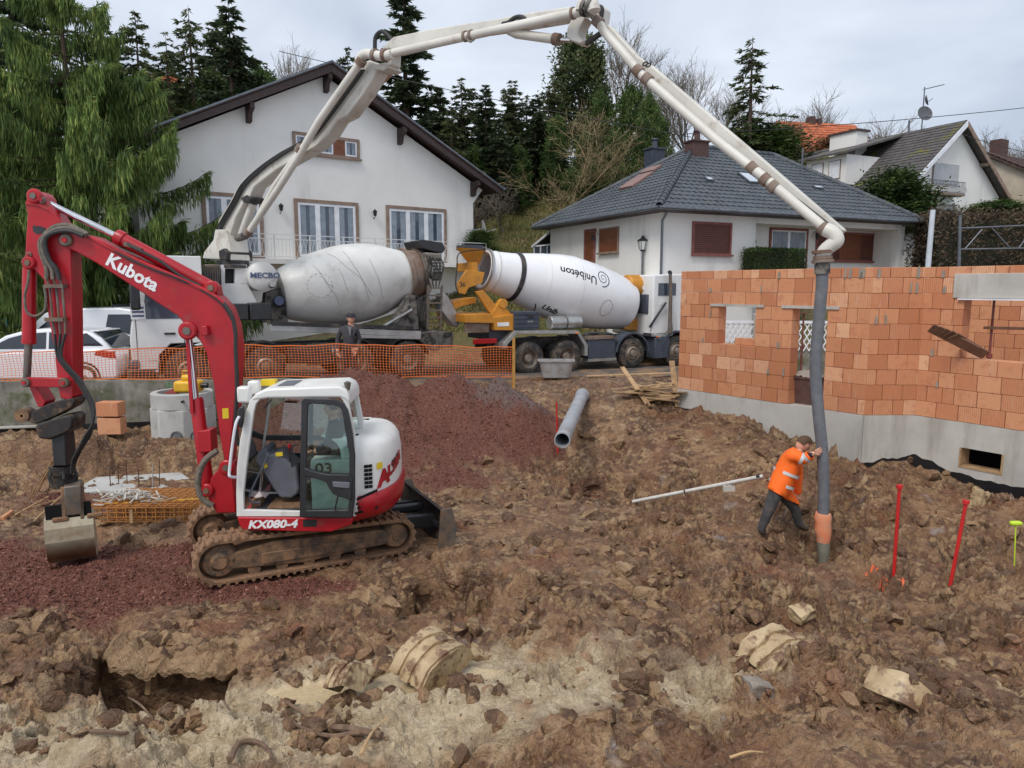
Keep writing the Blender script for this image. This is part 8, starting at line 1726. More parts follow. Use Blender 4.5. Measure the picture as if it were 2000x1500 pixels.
def band(c_, ax, ra, rb, w_, par, sidev):
    ax = Vector(ax).normalized(); u = Vector(sidev); u = (u-ax*u.dot(ax)).normalized(); v = ax.cross(u); b = MB(); n = 28; L0 = Vector(par.parent.location)
    for t_ in (-w_/2, w_/2):
        for i in range(n): a_ = 2*math.pi*i/n; b.v.append(tuple(c_-L0+ax*t_+u*math.cos(a_)*ra+v*math.sin(a_)*rb))
    for i in range(n): b.f.append((i, (i+1) % n, n+(i+1) % n, n+i))
    b.build('reflective_band', 'reflective', par, recalc=False)
pe_, ch_ = J['pelvis'][0], J['chest'][0]
for t_, ra, rb in ((.22, .232, .2), (.6, .235, .205)): band(pe_.lerp(ch_, t_), ch_-pe_, ra, rb, .05, jk, (0, 1, 0))
for a_, c_, t_ in (('shR', 'elR', .8), ('elR', 'wrR', .45)): band(J[a_][0].lerp(J[c_][0], t_), J[c_][0]-J[a_][0], .1 if a_ == 'shR' else .088, .1 if a_ == 'shR' else .088, .05, jk, (0, 1, 0))
# the man standing by the pump truck
Ym = 18.7; q0 = atY(682, 640, Ym); zg_ = float(zroad(q0.x))+.04; SM = Plane(q0.x, Ym, 0, 0); zt_ = SM.sz(684, 611)[1]; hgt = zt_-zg_
def sm(dx, dy, fz): return Vector((q0.x+dx, Ym+dy, zg_+hgt*fz))
J = {'pelvis': (sm(0, 0, .53), .17, .13), 'spine': (sm(-.01, 0, .63), .185, .14), 'chest': (sm(-.01, .0, .74), .19, .14), 'neck': (sm(.03, -.01, .84), .065, .065), 'skull': (sm(.05, -.02, .88), .06, .06),
     'shR': (sm(-.2, -.03, .785), .08, .08), 'elR': (sm(-.31, -.02, .645), .065, .065), 'wrR': (sm(-.3, -.13, .52), .045, .045), 'hdR': (sm(-.27, -.18, .49), .04, .025), 'shL': (sm(.19, .02, .785), .08, .08), 'elL': (sm(.24, .06, .64), .065, .065), 'wrL': (sm(.2, -.06, .53), .045, .045), 'hdL': (sm(.18, -.1, .5), .04, .025),
     'hipR': (sm(-.1, 0, .5), .11, .11), 'knR': (sm(-.12, -.02, .28), .075, .075), 'anR': (sm(-.12, .02, .05), .055, .055), 'toR': (sm(-.09, -.15, .022), .045, .04), 'hipL': (sm(.1, 0, .5), .11, .11), 'knL': (sm(.12, -.02, .28), .075, .075), 'anL': (sm(.12, .03, .05), .055, .055), 'toL': (sm(.17, -.13, .022), .045, .04)}
G_ = 'grey_jacket'; reg2 = {k_: G_ for k_ in bones}; reg2.update({('neck', 'skull'): 'skin', ('wrR', 'hdR'): 'skin', ('wrL', 'hdL'): 'skin', ('anR', 'toR'): 'boot', ('anL', 'toL'): 'boot', ('hipR', 'knR'): 'navy_cloth', ('knR', 'anR'): 'navy_cloth', ('hipL', 'knL'): 'navy_cloth', ('knL', 'anL'): 'navy_cloth'})
hc = sm(.06, -.03, .925); hands = [hand_geo(J['hdR'][0], (.1, -.4, -.9), (.6, -.3, 0), .5), hand_geo(J['hdL'][0], (-.1, -.4, -.9), (-.6, -.3, 0), .5, flip=-1)]
mo, mm, msegs = person('person', 'man in dark jacket and cap standing by the pump truck drum', J, bones, reg2, hc, (.6, -.78, -.02), (0, 0, 1), hands, (q0.x, Ym, zg_), .115, 'hair_grey')
b = MB(); f = Vector((.6, -.78, 0)).normalized(); cc = hc-Vector(mo.location); b.lathe([(.03, .118), (.09, .116), (.135, .08), (.15, .01)], cc+Vector((0, 0, .01)), (0, 0, 1), 20); sdv = Vector((-f.y, f.x, 0)); b.slab([cc+f*.1+sdv*.085+Vector((0, 0, .045)), cc+f*.19+sdv*.05+Vector((0, 0, .03)), cc+f*.19-sdv*.05+Vector((0, 0, .03)), cc+f*.1-sdv*.085+Vector((0, 0, .045))], (0, 0, .012)); b.build('cap', 'cap_dark', mo)
b = MB(); ch_ = J['chest'][0]-Vector(mo.location); b.slab([ch_+Vector((.0, -.165, .17)), ch_+Vector((.11, -.15, .17)), ch_+Vector((.075, -.185, -.08))], (0, -.012, 0)); b.build('shirt', 'shirt_grey', mo)
# operator in the cab
def op(x, y, o): return EX.w(*[*[EX.sz(380+x/3.261, 700+y/3.261, NS+o)][0][:1], NS+o, EX.sz(380+x/3.261, 700+y/3.261, NS+o)[1]])
J = {'pelvis': (op(885, 610, .5), .15, .13), 'spine': (op(890, 540, .5), .15, .13), 'chest': (op(893, 450, .5), .17, .14), 'neck': (op(888, 385, .5), .06, .06), 'skull': (op(882, 355, .5), .06, .06),
     'shR': (op(890, 430, .3), .07, .07), 'elR': (op(850, 530, .24), .055, .055), 'wrR': (op(780, 590, .26), .04, .04), 'hdR': (op(755, 590, .27), .036, .024), 'shL': (op(890, 430, .7), .07, .07), 'elL': (op(850, 530, .75), .055, .055), 'wrL': (op(780, 585, .72), .04, .04), 'hdL': (op(755, 585, .71), .036, .024),
     'hipR': (op(875, 620, .4), .1, .1), 'knR': (op(770, 620, .36), .075, .075), 'anR': (op(735, 780, .36), .05, .05), 'toR': (op(690, 800, .36), .045, .04), 'hipL': (op(875, 620, .6), .1, .1), 'knL': (op(770, 620, .64), .075, .075), 'anL': (op(735, 780, .64), .05, .05), 'toL': (op(690, 800, .64), .045, .04)}
reg3 = {k_: 'navy_cloth' for k_ in bones}; reg3.update({('neck', 'skull'): 'skin', ('wrR', 'hdR'): 'skin', ('wrL', 'hdL'): 'skin', ('anR', 'toR'): 'boot', ('anL', 'toL'): 'boot'})
person('person', 'operator in dark clothes sitting in the excavator cab behind the glass', J, bones, reg3, op(872, 318, .5), (-1, -.05, -.1), (0, 0, 1), [hand_geo(J['hdR'][0], (-1, 0, -.2), (0, 0, -1), .7), hand_geo(J['hdL'][0], (-1, 0, -.2), (0, 0, -1), .7, flip=-1)], op(885, 650, .5), .1, 'hair_brown')
# ================================================================ PARKED CARS
mat('car_white', srgb(232, 234, 238), srgb(226, 228, 232), 1, .2); glass_mat('car_glass', srgb(40, 48, 58)); mat('car_black', (.02, .02, .022), rough=.5)
def car(name, label, px_rear, py_g, D, L, W, lower, cabin, glassx, tail, bars):
    p_ = atY(px_rear, py_g, D); pl = Plane(p_.x, D, 4, float(zroad(p_.x))+.04); c_ = pthing(name, label, 'car', pl)
    b = MB(); b.prism(lower, 0, W); bd = b.build('body', 'car_white', c_, bevel=.07, seg=3)
    b = MB(); n = len(cabin); ins = .13; zlo = min(z for _, z in cabin); zhi = max(z for _, z in cabin)
    ff = lambda z: ins*(z-zlo)/(zhi-zlo)
    b.add([(x, .03+ff(z), z) for x, z in cabin]+[(x, W-.03-ff(z), z) for x, z in cabin], [tuple(range(n)), tuple(range(2*n-1, n-1, -1))]+[(i, i+n, (i+1) % n+n, (i+1) % n) for i in range(n)]); cb_ = b.build('greenhouse', 'car_white', c_, bevel=.05, seg=3)
    for g_ in glassx:
        b = MB(); b.add([(x, .018+ff(z), z) for x, z in g_]+[(x, .05+ff(z), z) for x, z in g_], [tuple(range(len(g_)))]+[(i, i+len(g_), (i+1) % len(g_)+len(g_), (i+1) % len(g_)) for i in range(len(g_))]); b.build('side_window', 'car_glass', cb_)
    for sx in (-.82, -L+.85):
        for y, fl in ((-.0, False), (W, True)):
            sg = -1 if fl else 1; b = MB(); b.lathe([(.0, .2), (-.012*sg, .26), (0, .3), (.03*sg, .325), (.19*sg, .325), (.2*sg, .2)], (sx, y, .325), (0, 1, 0), 28); wh = b.build('wheel', 'tyre', c_); b = MB(); b.lathe([(.03*sg, .205), (.0, .19), (.04*sg, .12), (-.005*sg, .05), (-.005*sg, 0)], (sx, y, .325), (0, 1, 0), 20); b.build('rim', 'rim', wh)
            if not fl: b = MB(); b.lathe([(-.006, .335), (-.006, .385), (.05, .385)], (sx, 0, .325), (0, 1, 0), 24, 0, 2*math.pi); b.build('wheel_arch', 'car_black', c_)
    b = MB(); b.prism(tail, -.012, .12); b.build('tail_light', 'red_lens', c_, bevel=.01)
    for x0, x1, z in bars: b = MB(); b.tube([(x0, .22, z), (x0, .22, z+.09), (x0, W-.22, z+.09), (x0, W-.22, z)], .025, 6); b.build('roof_bar', 'car_black', c_)
    return c_, bd, cb_
cr1, bd1, cb1 = car('estate_car', 'white car with dark rear window parked at the left edge', 233, 742, 17.75, 4.4, 1.75,
    [(0, .35), (-.02, .6), (.0, .82), (-.12, .98), (-.5, 1.04), (-2.6, .98), (-3.6, .9), (-4.25, .72), (-4.4, .5), (-4.38, .28), (-.1, .26)],
    [(-.15, .97), (-.45, 1.3), (-.75, 1.46), (-1.3, 1.54), (-2.2, 1.5), (-2.7, 1.36), (-3.35, .96)],
    [[(-.95, 1.04), (-1.0, 1.36), (-1.3, 1.44), (-1.65, 1.44), (-1.65, 1.04)], [(-1.72, 1.04), (-1.72, 1.44), (-2.2, 1.41), (-2.6, 1.3), (-3.1, 1.04)]], [(-.03, .8), (-.1, .97), (-.5, 1.0), (-.55, .88), (-.2, .8)], ())
b = MB(); b.add([(-.2, .16, 1.02), (-.2, 1.59, 1.02), (-.68, 1.5, 1.43), (-.68, .25, 1.43)], [(0, 1, 2, 3)]); b.v = [(x+.05, y, z+.03) for x, y, z in b.v]; b.build('rear_window', 'car_glass', cb1); b = MB(); b.prism([(-.3, 1.06), (-.75, 1.42), (-.92, 1.36), (-.9, 1.06)], .06, .12); b.build('quarter_window', 'car_glass', cb1); b = MB(); b.bx(-.78, -.55, .3, 1.45, 1.44, 1.47); b.build('spoiler', 'car_white', cb1, bevel=.01)
cr2, bd2, cb2 = car('delivery_van', 'white van with roof bars behind the parked white car', 286, 735, 20.6, 4.4, 1.8,
    [(0, .35), (-.02, .9), (-.1, 1.12), (-3.0, 1.12), (-3.3, 1.0), (-4.2, .85), (-4.4, .5), (-4.38, .28), (-.1, .26)],
    [(-.03, 1.1), (-.1, 1.7), (-.25, 1.88), (-.7, 1.95), (-2.4, 1.93), (-2.75, 1.8), (-3.5, 1.1)],
    [[(-.3, 1.2), (-.3, 1.68), (-.42, 1.76), (-1.0, 1.76), (-1.1, 1.2)], [(-1.75, 1.2), (-1.75, 1.74), (-2.5, 1.74), (-3.1, 1.2)]], [(.0, .9), (-.02, 1.3), (-.14, 1.3), (-.14, .9)], ((-.9, 0, 1.93), (-2.2, 0, 1.93)))
MB().bx(-1.5, -1.1, -.015, .005, .98, 1.03).build('door_handle', 'car_black', bd2)
# ================================================================ TREES, HEDGES, GRASS
def leaf_mat(name, a_, b_, c_=None):
    t = NT(name); g = t.n('ShaderNodeNewGeometry'); rp_ = t.n('ShaderNodeValToRGB'); e = rp_.color_ramp.elements; e[0].color = (*a_, 1); e[1].color = (*b_, 1)
    if c_: x = e.new(.85); x.color = (*b_, 1); e[2].color = (*c_, 1)
    t.t.links.new(g.outputs['Random Per Island'], rp_.inputs[0]); col = t.mix(t.ramp(t.noise(.9, 4, .6, t.geo()).outputs[0], .36, .66), rp_.outputs[0], tuple(x*.45 for x in a_)); t.set(col, .7, 0, .25)
    tl = t.n('ShaderNodeBsdfTranslucent'); t.t.links.new(col, tl.inputs[0]); mx_ = t.n('ShaderNodeMixShader'); mx_.inputs[0].default_value = .18; t.l(t.p, 0, mx_, 1); t.l(tl, 0, mx_, 2); t.l(mx_, 0, t.out, 0); return t.m
leaf_mat('weeping_green', srgb(84, 114, 58), srgb(142, 162, 84), srgb(184, 186, 106)); leaf_mat('dark_conifer', srgb(66, 82, 58), srgb(104, 116, 78)); leaf_mat('mid_conifer', srgb(76, 94, 58), srgb(118, 126, 80), srgb(132, 114, 84)); leaf_mat('thuja_green', srgb(66, 94, 50), srgb(106, 128, 64), srgb(122, 108, 72)); leaf_mat('hedge_green', srgb(48, 72, 34), srgb(92, 112, 50)); leaf_mat('brown_hedge', srgb(92, 78, 62), srgb(124, 108, 88)); leaf_mat('dry_grass', srgb(104, 110, 56), srgb(158, 142, 94)); leaf_mat('russet', srgb(118, 86, 58), srgb(146, 116, 82))
mat('bark', srgb(96, 80, 66), srgb(66, 54, 46), 6, .95, bump=.8, bscale=20); mat('bark_grey', srgb(122, 112, 98), srgb(92, 84, 74), 6, .95, bump=.5); mat('bark_ochre', srgb(152, 134, 98), srgb(120, 106, 80), 5, .95)
class Leaves:
    def __init__(s, seed): s.rs = np.random.RandomState(seed); s.V = []; s.n = 0
    def blades(s, P, D, L, W):
        """triangles-with-body: base points P, direction D (unit), length L, width W"""
        n = len(P); side = np.cross(D, s.rs.normal(size=(n, 3))); side /= np.linalg.norm(side, axis=1)[:, None]+1e-9; L = np.broadcast_to(L, n)[:, None]; W = np.broadcast_to(W, n)[:, None]
        q = np.stack([P-side*W*.25, P+D*L*.45-side*W*.5, P+D*L, P+D*L*.45+side*W*.5], 1); s.V.append(q); s.n += n
    def build(s, name, m, parent):
        V = np.concatenate(s.V).reshape(-1, 3); n = len(V)//4; me_ = bpy.data.meshes.new(name); me_.vertices.add(len(V)); me_.vertices.foreach_set('co', V.astype(np.float32).ravel()); me_.loops.add(4*n); me_.polygons.add(n); me_.loops.foreach_set('vertex_index', np.arange(4*n, dtype=np.int32)); me_.polygons.foreach_set('loop_start', np.arange(n, dtype=np.int32)*4); me_.update(calc_edges=True); me_.materials.append(M(m)); o_ = bpy.data.objects.new(name, me_); COL.objects.link(o_); o_.parent = parent; return o_
def unit(a_): return a_/(np.linalg.norm(a_, axis=-1)[..., None]+1e-9)
def limbs(b, pts, r0): b.tube(pts, [r0*(1-.8*i/(len(pts)-1)) for i in range(len(pts))], 5, False)
def tree_root(name, label, px, py, D, z=None): q = atY(px, py, D); z = gzs(q.x, D)-.2 if z is None else z; return thing(name, label, 'tree', (q.x, D, z))
def topz(px, py, D): return atY(px, py, D).z
def weeping(px, D, ytop, label, rbase, seed):
    o_ = tree_root('weeping_conifer', label, px, 560, D, 1.1); H = topz(px, ytop, D)-1.1; rs = np.random.RandomState(seed); lv = Leaves(seed); b = MB(); b.tube([(0, 0, 0), (.05, 0, H*.5), (0, 0, H)], [.24, .15, .02], 10); wood = MB()
    for k in range(150):
        f = .07+.9*(rs.randint(0, 15)+.35*rs.rand())/15; z0 = f*H; a_ = rs.rand()*6.28; Lr = rbase*(1-f)**.72*(.72+.45*rs.rand())+.35
        d = np.array([math.cos(a_), math.sin(a_), 0]); n = 9; P = []
        for i in range(n+1): t_ = i/n; P.append(d*Lr*t_ + np.array([0, 0, z0 - .35*Lr*t_*1.1 + .52*Lr*t_**2.4]))
        P = np.array(P); limbs(wood, [Vector(p_) for p_ in P], .05*(1-f)+.015)
        m = int(72*Lr); t_ = rs.rand(m)**.6*.9+.1; idx = t_*n; i0 = np.clip(idx.astype(int), 0, n-1); fr = (idx-i0)[:, None]; B0 = P[i0]*(1-fr)+P[i0+1]*fr
        sid = np.array([-d[1], d[0], 0]); B0 = B0 + sid*(rs.uniform(-1, 1, m)*.32*(1-t_*.6)*min(1, Lr/2))[:, None]
        hang = rs.uniform(.25, .95, m)*(1.15-f*.5); 
        for q in range(4):                     # each hanging spray: a chain of flattened blades
            base_ = B0 + np.stack([rs.normal(0, .03, m), rs.normal(0, .03, m), -hang*q/4.0], -1); dr_ = unit(np.stack([rs.normal(0, .16, m)+d[0]*.1, rs.normal(0, .16, m)+d[1]*.1, -np.ones(m)], -1)); lv.blades(base_, dr_, hang*.42+.08, .028+.022*rs.rand(m))
        m2 = int(60*Lr); t2 = rs.rand(m2); idx = t2*n; i0 = np.clip(idx.astype(int), 0, n-1); fr = (idx-i0)[:, None]; B1_ = P[i0]*(1-fr)+P[i0+1]*fr; dr_ = unit(d*.9+np.stack([rs.normal(0, .5, m2), rs.normal(0, .5, m2), rs.normal(.05, .35, m2)], -1)); lv.blades(B1_, dr_, .28, .035)
    b.build('trunk', 'bark', o_); tag(wood.build('limb', 'bark', o_, recalc=False), kind='stuff'); lv.build('crown', 'weeping_green', o_); return o_
def spruce_mesh(H, rb, seed, dens=1.0, m='dark_conifer', droop=.25, bare=.12, gap=.0, leaf=.3, lw=.12, nw=None, pw=.85):
    """returns trunk, limb, crown objects without a parent"""
    rs = np.random.RandomState(seed); lv = Leaves(seed); b = MB(); wood = MB(); b.tube([(0, 0, 0), (.03*H*.1, 0, H*.5), (0, 0, H)], [.013*H+.04, .008*H+.02, .008], 8); wh = nw or int(H*2.1)
    for w_ in range(wh):
        f = bare+(1-bare)*(w_+rs.rand()*.6)/wh; 
        for k in range(rs.randint(4, 7)):
            if rs.rand() < gap: continue
            a_ = rs.rand()*6.28; Lr = (rb*(1-f)**pw+.1)*rs.uniform(.3, 1.2)*(1+.3*math.sin(a_*2+seed+f*5)); d = np.array([math.cos(a_), math.sin(a_), 0]); n = 5
            P = np.array([d*Lr*i/n + np.array([0, 0, f*H - droop*Lr*(i/n) + .25*droop*Lr*(i/n)**2]) for i in range(n+1)]); limbs(wood, [Vector(p_) for p_ in P], .012+.01*Lr)
            c_ = int(26*Lr*dens)+4; t_ = rs.rand(c_)**.7; idx = t_*n; i0 = np.clip(idx.astype(int), 0, n-1); fr = (idx-i0)[:, None]; B0 = P[i0]*(1-fr)+P[i0+1]*fr; sid = np.array([-d[1], d[0], 0])
            sg = rs.choice([-1, 1], c_)[:, None]; dr_ = unit(d*.55+sid*sg*rs.uniform(.1, .9, (c_, 1))+np.stack([np.zeros(c_), np.zeros(c_), rs.normal(-.25, .3, c_)], -1)); lv.blades(B0, dr_, leaf*rs.uniform(.6, 1.3, c_), lw)
    wo_ = wood.build('limb', 'bark', None, recalc=False); wo_['kind'] = 'stuff'; return b.build('trunk', 'bark', None), wo_, lv.build('crown', m, None)
def crown_clumps(H, rx, seed, m, n_cl=60, per=110, shape=1.0, leaf=.25, lw=.1, up=.5, z0=.05):
    """dense columnar / rounded evergreen from leaf clumps"""
    rs = np.random.RandomState(seed); lv = Leaves(seed); b = MB(); b.tube([(0, 0, 0), (0, 0, H*.8)], [.1+.01*H, .02], 7)
    for k in range(n_cl):
        f = z0+(1-z0)*rs.rand(); rr_ = rx*((1-f**2.2)**.5 if shape else (1-f)**.8)*rs.uniform(.45, 1.05); a_ = rs.rand()*6.28; c_ = np.array([rr_*math.cos(a_), rr_*math.sin(a_), f*H]); s_ = rs.uniform(.25, .6)*(.35+.1*rx)
        P = c_+rs.normal(size=(per, 3))*s_*np.array([1, 1, 1.3]); d = unit(rs.normal(size=(per, 3))*.8+np.array([math.cos(a_)*.4, math.sin(a_)*.4, up])); lv.blades(P, d, leaf*rs.uniform(.6, 1.2, per), lw)
    return b.build('trunk', 'bark', None), lv.build('crown', m, None)
def bare_mesh(H, seed, m='bark_grey', spread=.55, levels=5, up=.35, r0=.02, twist=.3, split=3):
    rs = random.Random(seed); b = MB(); tw = MB()
    def grow(p_, d, L, r, lev):
        n = 4; P = [p_]; dd = d
        for i in range(n): dd = (dd+Vector((rs.gauss(0, twist*.35), rs.gauss(0, twist*.35), rs.gauss(.04, .1)))).normalized(); P.append(P[-1]+dd*L/n)
        (b if lev < 2 else tw).tube(P, [max(.006, r*(1-.45*i/n)) for i in range(n+1)], 6 if lev < 2 else 3, False)
        if lev >= levels: return
        for k in range(split if lev else split+2):
            q = P[rs.randint(1 if lev else 1, n)]; a_ = rs.uniform(0, 6.28); pe = dd.orthogonal().normalized(); pe.rotate(Matrix.Rotation(a_, 3, dd)); nd = (dd*(1-spread)+pe*spread*rs.uniform(.7, 1.3)+Vector((0, 0, up*.4))).normalized(); grow(q, nd, L*rs.uniform(.55, .8), r*.55, lev+1)
        grow(P[-1], dd, L*.7, r*.6, lev+1)
    grow(Vector((0, 0, 0)), Vector((0, 0, 1)), H*.34, r0*H, 0)
    return b.build('trunk', m, None, recalc=False), tw.build('crown', m, None, recalc=False)
def plant(parts, name, label, px, D, ytop, Hm, group=None, rz=0.0, first=False, cat='tree', zb=None, wide=1.0):
    q = atY(px, 500, D); z = (gzs(q.x, D)-.2) if zb is None else zb; sc = (topz(px, ytop, D)-z)/Hm; o_ = thing(name, label, cat, (q.x, D, z), rz, group); o_.scale = (sc*wide, sc*wide, sc)
    for p_ in parts:
        c_ = p_ if first else p_.copy()
        if not first: COL.objects.link(c_)
        c_.parent = o_
    return o_
def wipe(parts):
    for p_ in parts: bpy.data.objects.remove(p_)
# the big weeping conifer beside the gable house
weeping(160, 24.0, -60, 'big weeping green conifer in front of the gable house', 5.6, 5)
# tall dark spruces
S1 = spruce_mesh(16, 3.8, 21, 2.0, 'dark_conifer', .3, .06, leaf=.42, lw=.16, nw=44); S2 = spruce_mesh(16, 3.4, 33, 1.7, 'mid_conifer', .1, .03, .2, leaf=.42, lw=.12, nw=40, pw=.7); S3 = spruce_mesh(16, 3.4, 45, 1.2, 'mid_conifer', .5, .08, .35, leaf=.45, lw=.12, nw=36, pw=.6)
plant(S1, 'tall_spruce', 'tall dense dark spruce rising behind the gable roof ridge', 797, 44, -25, 16, wide=1.45)
plant(S3, 'drooping_conifer', 'tall open conifer with drooping boughs right of the boom', 1452, 50, 70, 16, wide=1.5)
for k, (px, D, yt, wd, lab, S_) in enumerate(((60, 40, -60, 1.3, 'dark conifer at the top left corner behind the weeping tree', S1), (18, 34, -10, 1.2, 'dark conifer cut by the left edge of the picture', S3), (350, 42, 60, .9, 'ragged conifer behind the left end of the gable roof', S3), (295, 46, 20, .9, 'thin ragged conifer next to the weeping tree top', S2), (395, 43, 10, .95, 'tall ragged conifer over the left roof slope', S3), (470, 40, -5, 1.0, 'dense dark conifer left of the roof peak', S1), (440, 47, 40, 1.0, 'conifer squeezed between taller ones over the left roof slope', S2), (690, 55, 90, .8, 'slim conifer just right of the gable peak', S2), (530, 52, 118, .9, 'short conifer behind the left roof slope near the peak', S2), (240, 48, 60, 1.1, 'dark conifer hidden behind the weeping tree', S1), (120, 46, 20, 1.1, 'dark conifer behind the top of the weeping tree', S3)))  :
    plant(S_, 'conifer', lab, px, D, yt, 16, 'conifers behind the gable house', rz=k*1.7, wide=wd*1.25)
for k, (px, D, yt, wd, lab) in enumerate(((862, 44, 170, 1.0, 'first of the row of spruces right of the tall one'), (905, 46, 150, .95, 'spruce with a bare leader, second right of the tall one'), (950, 45, 165, 1.0, 'third spruce of the row behind the garden slope'), (1000, 47, 155, 1.0, 'fourth spruce of the row behind the garden slope'), (1045, 46, 185, 1.0, 'fifth, shorter spruce of the row behind the slope'), (885, 42, 215, 1.1, 'low spruce in front of the row near the roof'), (975, 43, 225, 1.1, 'low spruce in the middle of the row'), (1070, 48, 165, .9, 'spruce just left of the tall pine'))):
    plant(S2 if k % 2 else S1, 'spruce', lab, px, D, yt, 16, 'spruces behind the garden slope', rz=k*2.1, wide=wd*1.45)
ords = ('first', 'second', 'third', 'fourth', 'fifth', 'sixth', 'seventh', 'eighth', 'ninth', 'tenth')
for k in range(9): plant((S2, S3, S1)[k % 3], 'spruce', ords[k]+' spruce from the gable roof in the rear row', 842+k*31, 57+2*(k % 3), 178+((k*37) % 43), 16, 'spruces in the rear row', rz=k*1.9, wide=1.5)
for k in range(6): plant((S3, S2)[k % 2], 'conifer', ords[k]+' conifer from the left in the far row behind the gable house', 190+k*58, 60+3*(k % 2), 60+((k*53) % 60), 16, 'conifers in the far row', rz=k*2.3, wide=1.4)
C1 = crown_clumps(12, 2.6, 5, 'mid_conifer', 150, 120, 1, .38, .13, .4, .25); plant(C1, 'tall_pine', 'tall brown green pine under the top of the pump boom', 1128, 50, 75, 12, wide=1.15)
C2 = crown_clumps(10, 2.4, 9, 'thuja_green', 150, 130, 1, .3, .12, .7)
for k, (px, D, yt, wd, lab) in enumerate(((1225, 46, 175, .8, 'dark green thuja right of the pine'), (1170, 47, 190, .8, 'thuja between the pine and the taller thuja'), (1262, 44, 195, .65, 'slim thuja next to the bungalow chimney'), (1085, 45, 235, .8, 'low thuja behind the bare ochre tree'), (1010, 44, 290, 1.1, 'low dark evergreen at the top of the garden slope'), (930, 44, 290, 1.0, 'low evergreen beside the gable roof eave'), (870, 46, 250, 1.1, 'evergreen behind the right slope of the gable roof'), (960, 46, 255, 1.2, 'evergreen filling the gap over the garden slope'), (1050, 47, 250, 1.2, 'evergreen left of the bare ochre tree'), (1140, 43, 270, 1.0, 'evergreen directly behind the bare ochre tree'), (1200, 43, 265, 1.0, 'evergreen behind the left slope of the bungalow roof'), (1280, 48, 230, .9, 'evergreen just behind the dark chimney'), (1160, 40, 335, 1.4, 'low bush like evergreen over the bungalow eave'), (330, 44, 170, 1.3, 'evergreen behind the left eave of the gable house'), (430, 44, 150, 1.3, 'evergreen behind the left roof slope of the gable house'), (520, 45, 140, 1.0, 'evergreen peeping over the left roof slope'))): plant(C2, 'thuja', lab, px, D, yt, 10, 'thujas behind the bungalow', rz=k*1.3, wide=wd)
BT1 = bare_mesh(7, 4, 'bark_ochre', .6, 5, .25, .013, .35); plant(BT1, 'bare_tree', 'bare ochre branched tree above the left end of the bungalow roof', 1112, 39.5, 205, 6.6, wide=1.25)
BT2 = bare_mesh(10, 8, 'bark_grey', .45, 5, .5, .014, .3)
for k, (px, D, yt, lab) in enumerate(((1200, 56, 10, 'tall bare tree behind the pine'), (1300, 52, 95, 'bare tree between the pine and the drooping conifer'), (1345, 54, 85, 'brown bare tree left of the drooping conifer'), (1590, 85, 170, 'pale bare tree above the orange roof'), (1690, 80, 212, 'bare tree right of the orange roof'), (1500, 60, 190, 'bare tree just right of the drooping conifer'), (580, 60, 60, 'bare tree behind the gable peak'), (1745, 78, 225, 'low bare tree behind the mossy roof'), (1935, 75, 238, 'bare tree behind the slate gable at the right'), (1985, 78, 250, 'bare tree at the right edge of the picture'), (1405, 58, 150, 'bare tree close behind the drooping conifer'))): plant(BT2, 'bare_tree', lab, px, D, yt, 9.5, 'bare trees on the hill', rz=k*1.1)
BT3 = bare_mesh(5, 17, 'bark_grey', .6, 4, .2, .022, .5); 
for px, D, yt, lab in ((985, 40, 335, 'small crooked fruit tree on the garden slope'), (940, 39, 345, 'small bare fruit tree by the gable house eave'), (1880, 50, 300, 'small bare tree beside the slate gable')): plant(BT3, 'fruit_tree', lab, px, D, yt, 4.6, 'small bare fruit trees')
# shrubs and hedges
def shrub(px, py0, py1, D, rx, seed, m, label, name='shrub', ncl=60, zb=None):
    ps = crown_clumps(3, 1.0, seed, m, ncl, 130, 1, .16, .07, .3, .0); q = atY(px, py1, D); H = topz(px, py0, D)-q.z; o_ = thing(name, label, 'shrub', q); o_.scale = (rx, rx, H/3)
    for p_ in ps: p_.parent = o_
shrub(1742, 345, 450, 36, 1.75, 3, 'hedge_green', 'big round green shrub beside the slate roof house', ncl=110); shrub(940, 452, 490, 34, .9, 6, 'hedge_green', 'small clipped shrub beside the gable house', ncl=50); shrub(1950, 395, 440, 40, 2.0, 13, 'thuja_green', 'dark shrub under the slate gable', ncl=60); shrub(1630, 270, 330, 60, 2.5, 23, 'russet', 'russet shrub under the orange roof')
shrub(1480, 255, 330, 52, 3.0, 24, 'thuja_green', 'dark shrub at the foot of the drooping conifer', ncl=80); shrub(1955, 330, 430, 50, 2.2, 29, 'russet', 'russet bush in front of the brown roofed house', ncl=60)
def box_hedge(name, label, pl, s0, s1, y0, y1, z0, z1, n, m, leaf=.09, seed=1, lw=.05, rag=.06):
    rs = np.random.RandomState(seed); o_ = thing(name, label, 'hedge', pl.w(s0, y0, z0), pl.th); lv = Leaves(seed); L, W, H = s1-s0, y1-y0, z1-z0; P = rs.rand(n, 3)*np.array([L, W, H]); f = rs.randint(0, 4, n); P[f == 0, 1] = 0; P[f == 1, 2] = H; P[f == 2, 0] = rs.choice([0, L], (f == 2).sum()); P += rs.normal(size=(n, 3))*rag; lv.blades(P, unit(rs.normal(size=(n, 3))+np.array([0, -.4, .5])), leaf, lw); lv.build('foliage', m, o_); b = MB(); b.bx(.05, L-.05, .05, W-.05, 0, H-.08); b.build('core', 'dark_twigs' if 'dark_twigs' in MATS else mat('dark_twigs', srgb(38, 40, 26), rough=.95) and 'dark_twigs', o_); return o_
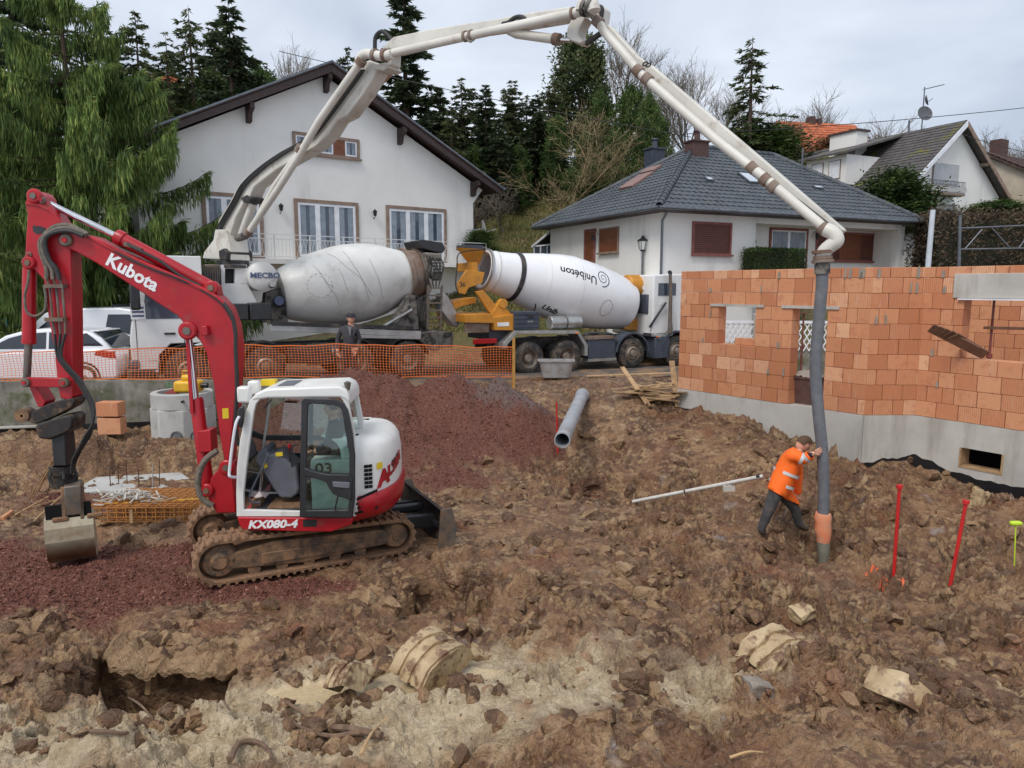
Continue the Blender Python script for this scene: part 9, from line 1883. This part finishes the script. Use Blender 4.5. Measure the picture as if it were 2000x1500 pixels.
a_, c_ = H2.sz(1456, 487, -.3), H2.sz(1551, 530, -.3); box_hedge('clipped_hedge', 'clipped box hedge in front of the bungalow entrance', H2, a_[0], c_[0], -.9, -.1, c_[1]-.6, a_[1], 7000, 'hedge_green', .07, 3, .045, .03)
HG = Plane(atY(1835, 450, 31).x, 31, 6, 0); a_, c_ = HG.sz(1835, 425), HG.sz(2100, 520); box_hedge('tall_hedge', 'brownish tall hedge below the slate roof house at the right', HG, a_[0], c_[0]+1, 0, 1.6, c_[1]-1, a_[1], 16000, 'brown_hedge', .2, 4, .06, .2)
# grass on the slopes
def grass(name, label, x0, x1, y0, y1, n, seed, h=.25, m='dry_grass'):
    rs = np.random.RandomState(seed); X = rs.uniform(x0, x1, n); Y = rs.uniform(y0, y1, n); Z = ground(X, Y, False); lv = Leaves(seed); lv.blades(np.stack([X, Y, Z-.02], -1), unit(np.stack([rs.normal(0, .35, n), rs.normal(0, .35, n), np.ones(n)], -1)), h*rs.uniform(.5, 1.4, n), .05); o_ = lv.build(name, m, None); tag(o_, label, 'grass', kind='stuff')
grass('slope_grass', 'rough green and straw grass on the garden slope between the houses', -4, 5, 30, 46, 16000, 1, .22); grass('verge_grass', 'grass beyond the street at the left under the weeping conifer', -24, -10, 23, 32, 9000, 2, .2, 'hedge_green'); grass('bank_grass', 'tufted dry grass by the hedge at the right', 14, 24, 24.5, 33, 9000, 3, .3)
# wire garden fence posts at the left
mat('green_post', srgb(40, 84, 66), rough=.5)
GP = Plane(atY(10, 600, 21.5).x, 21.5, 10, 1.3); gfn = pthing('garden_fence', 'green wire garden fence behind the parked cars', 'fence', GP)
for k in range(5): b = MB(); b.bx(k*1.6-.03, k*1.6+.03, -.03, .03, 0, 1.75); b.build('post', 'green_post', gfn)
b = MB()
for z in np.arange(.15, 1.7, .2): b.tube([(-3, 0, z), (7, 0, z)], .006, 4)
for x in np.arange(-3, 7, .25): b.tube([(x, .01, .1), (x, .01, 1.65)], .005, 3)
tag(b.build('wire_mesh', 'green_post', gfn, recalc=False), kind='stuff')
for S_ in (S1, S2, S3, C1, C2, BT1, BT2, BT3): wipe(S_)
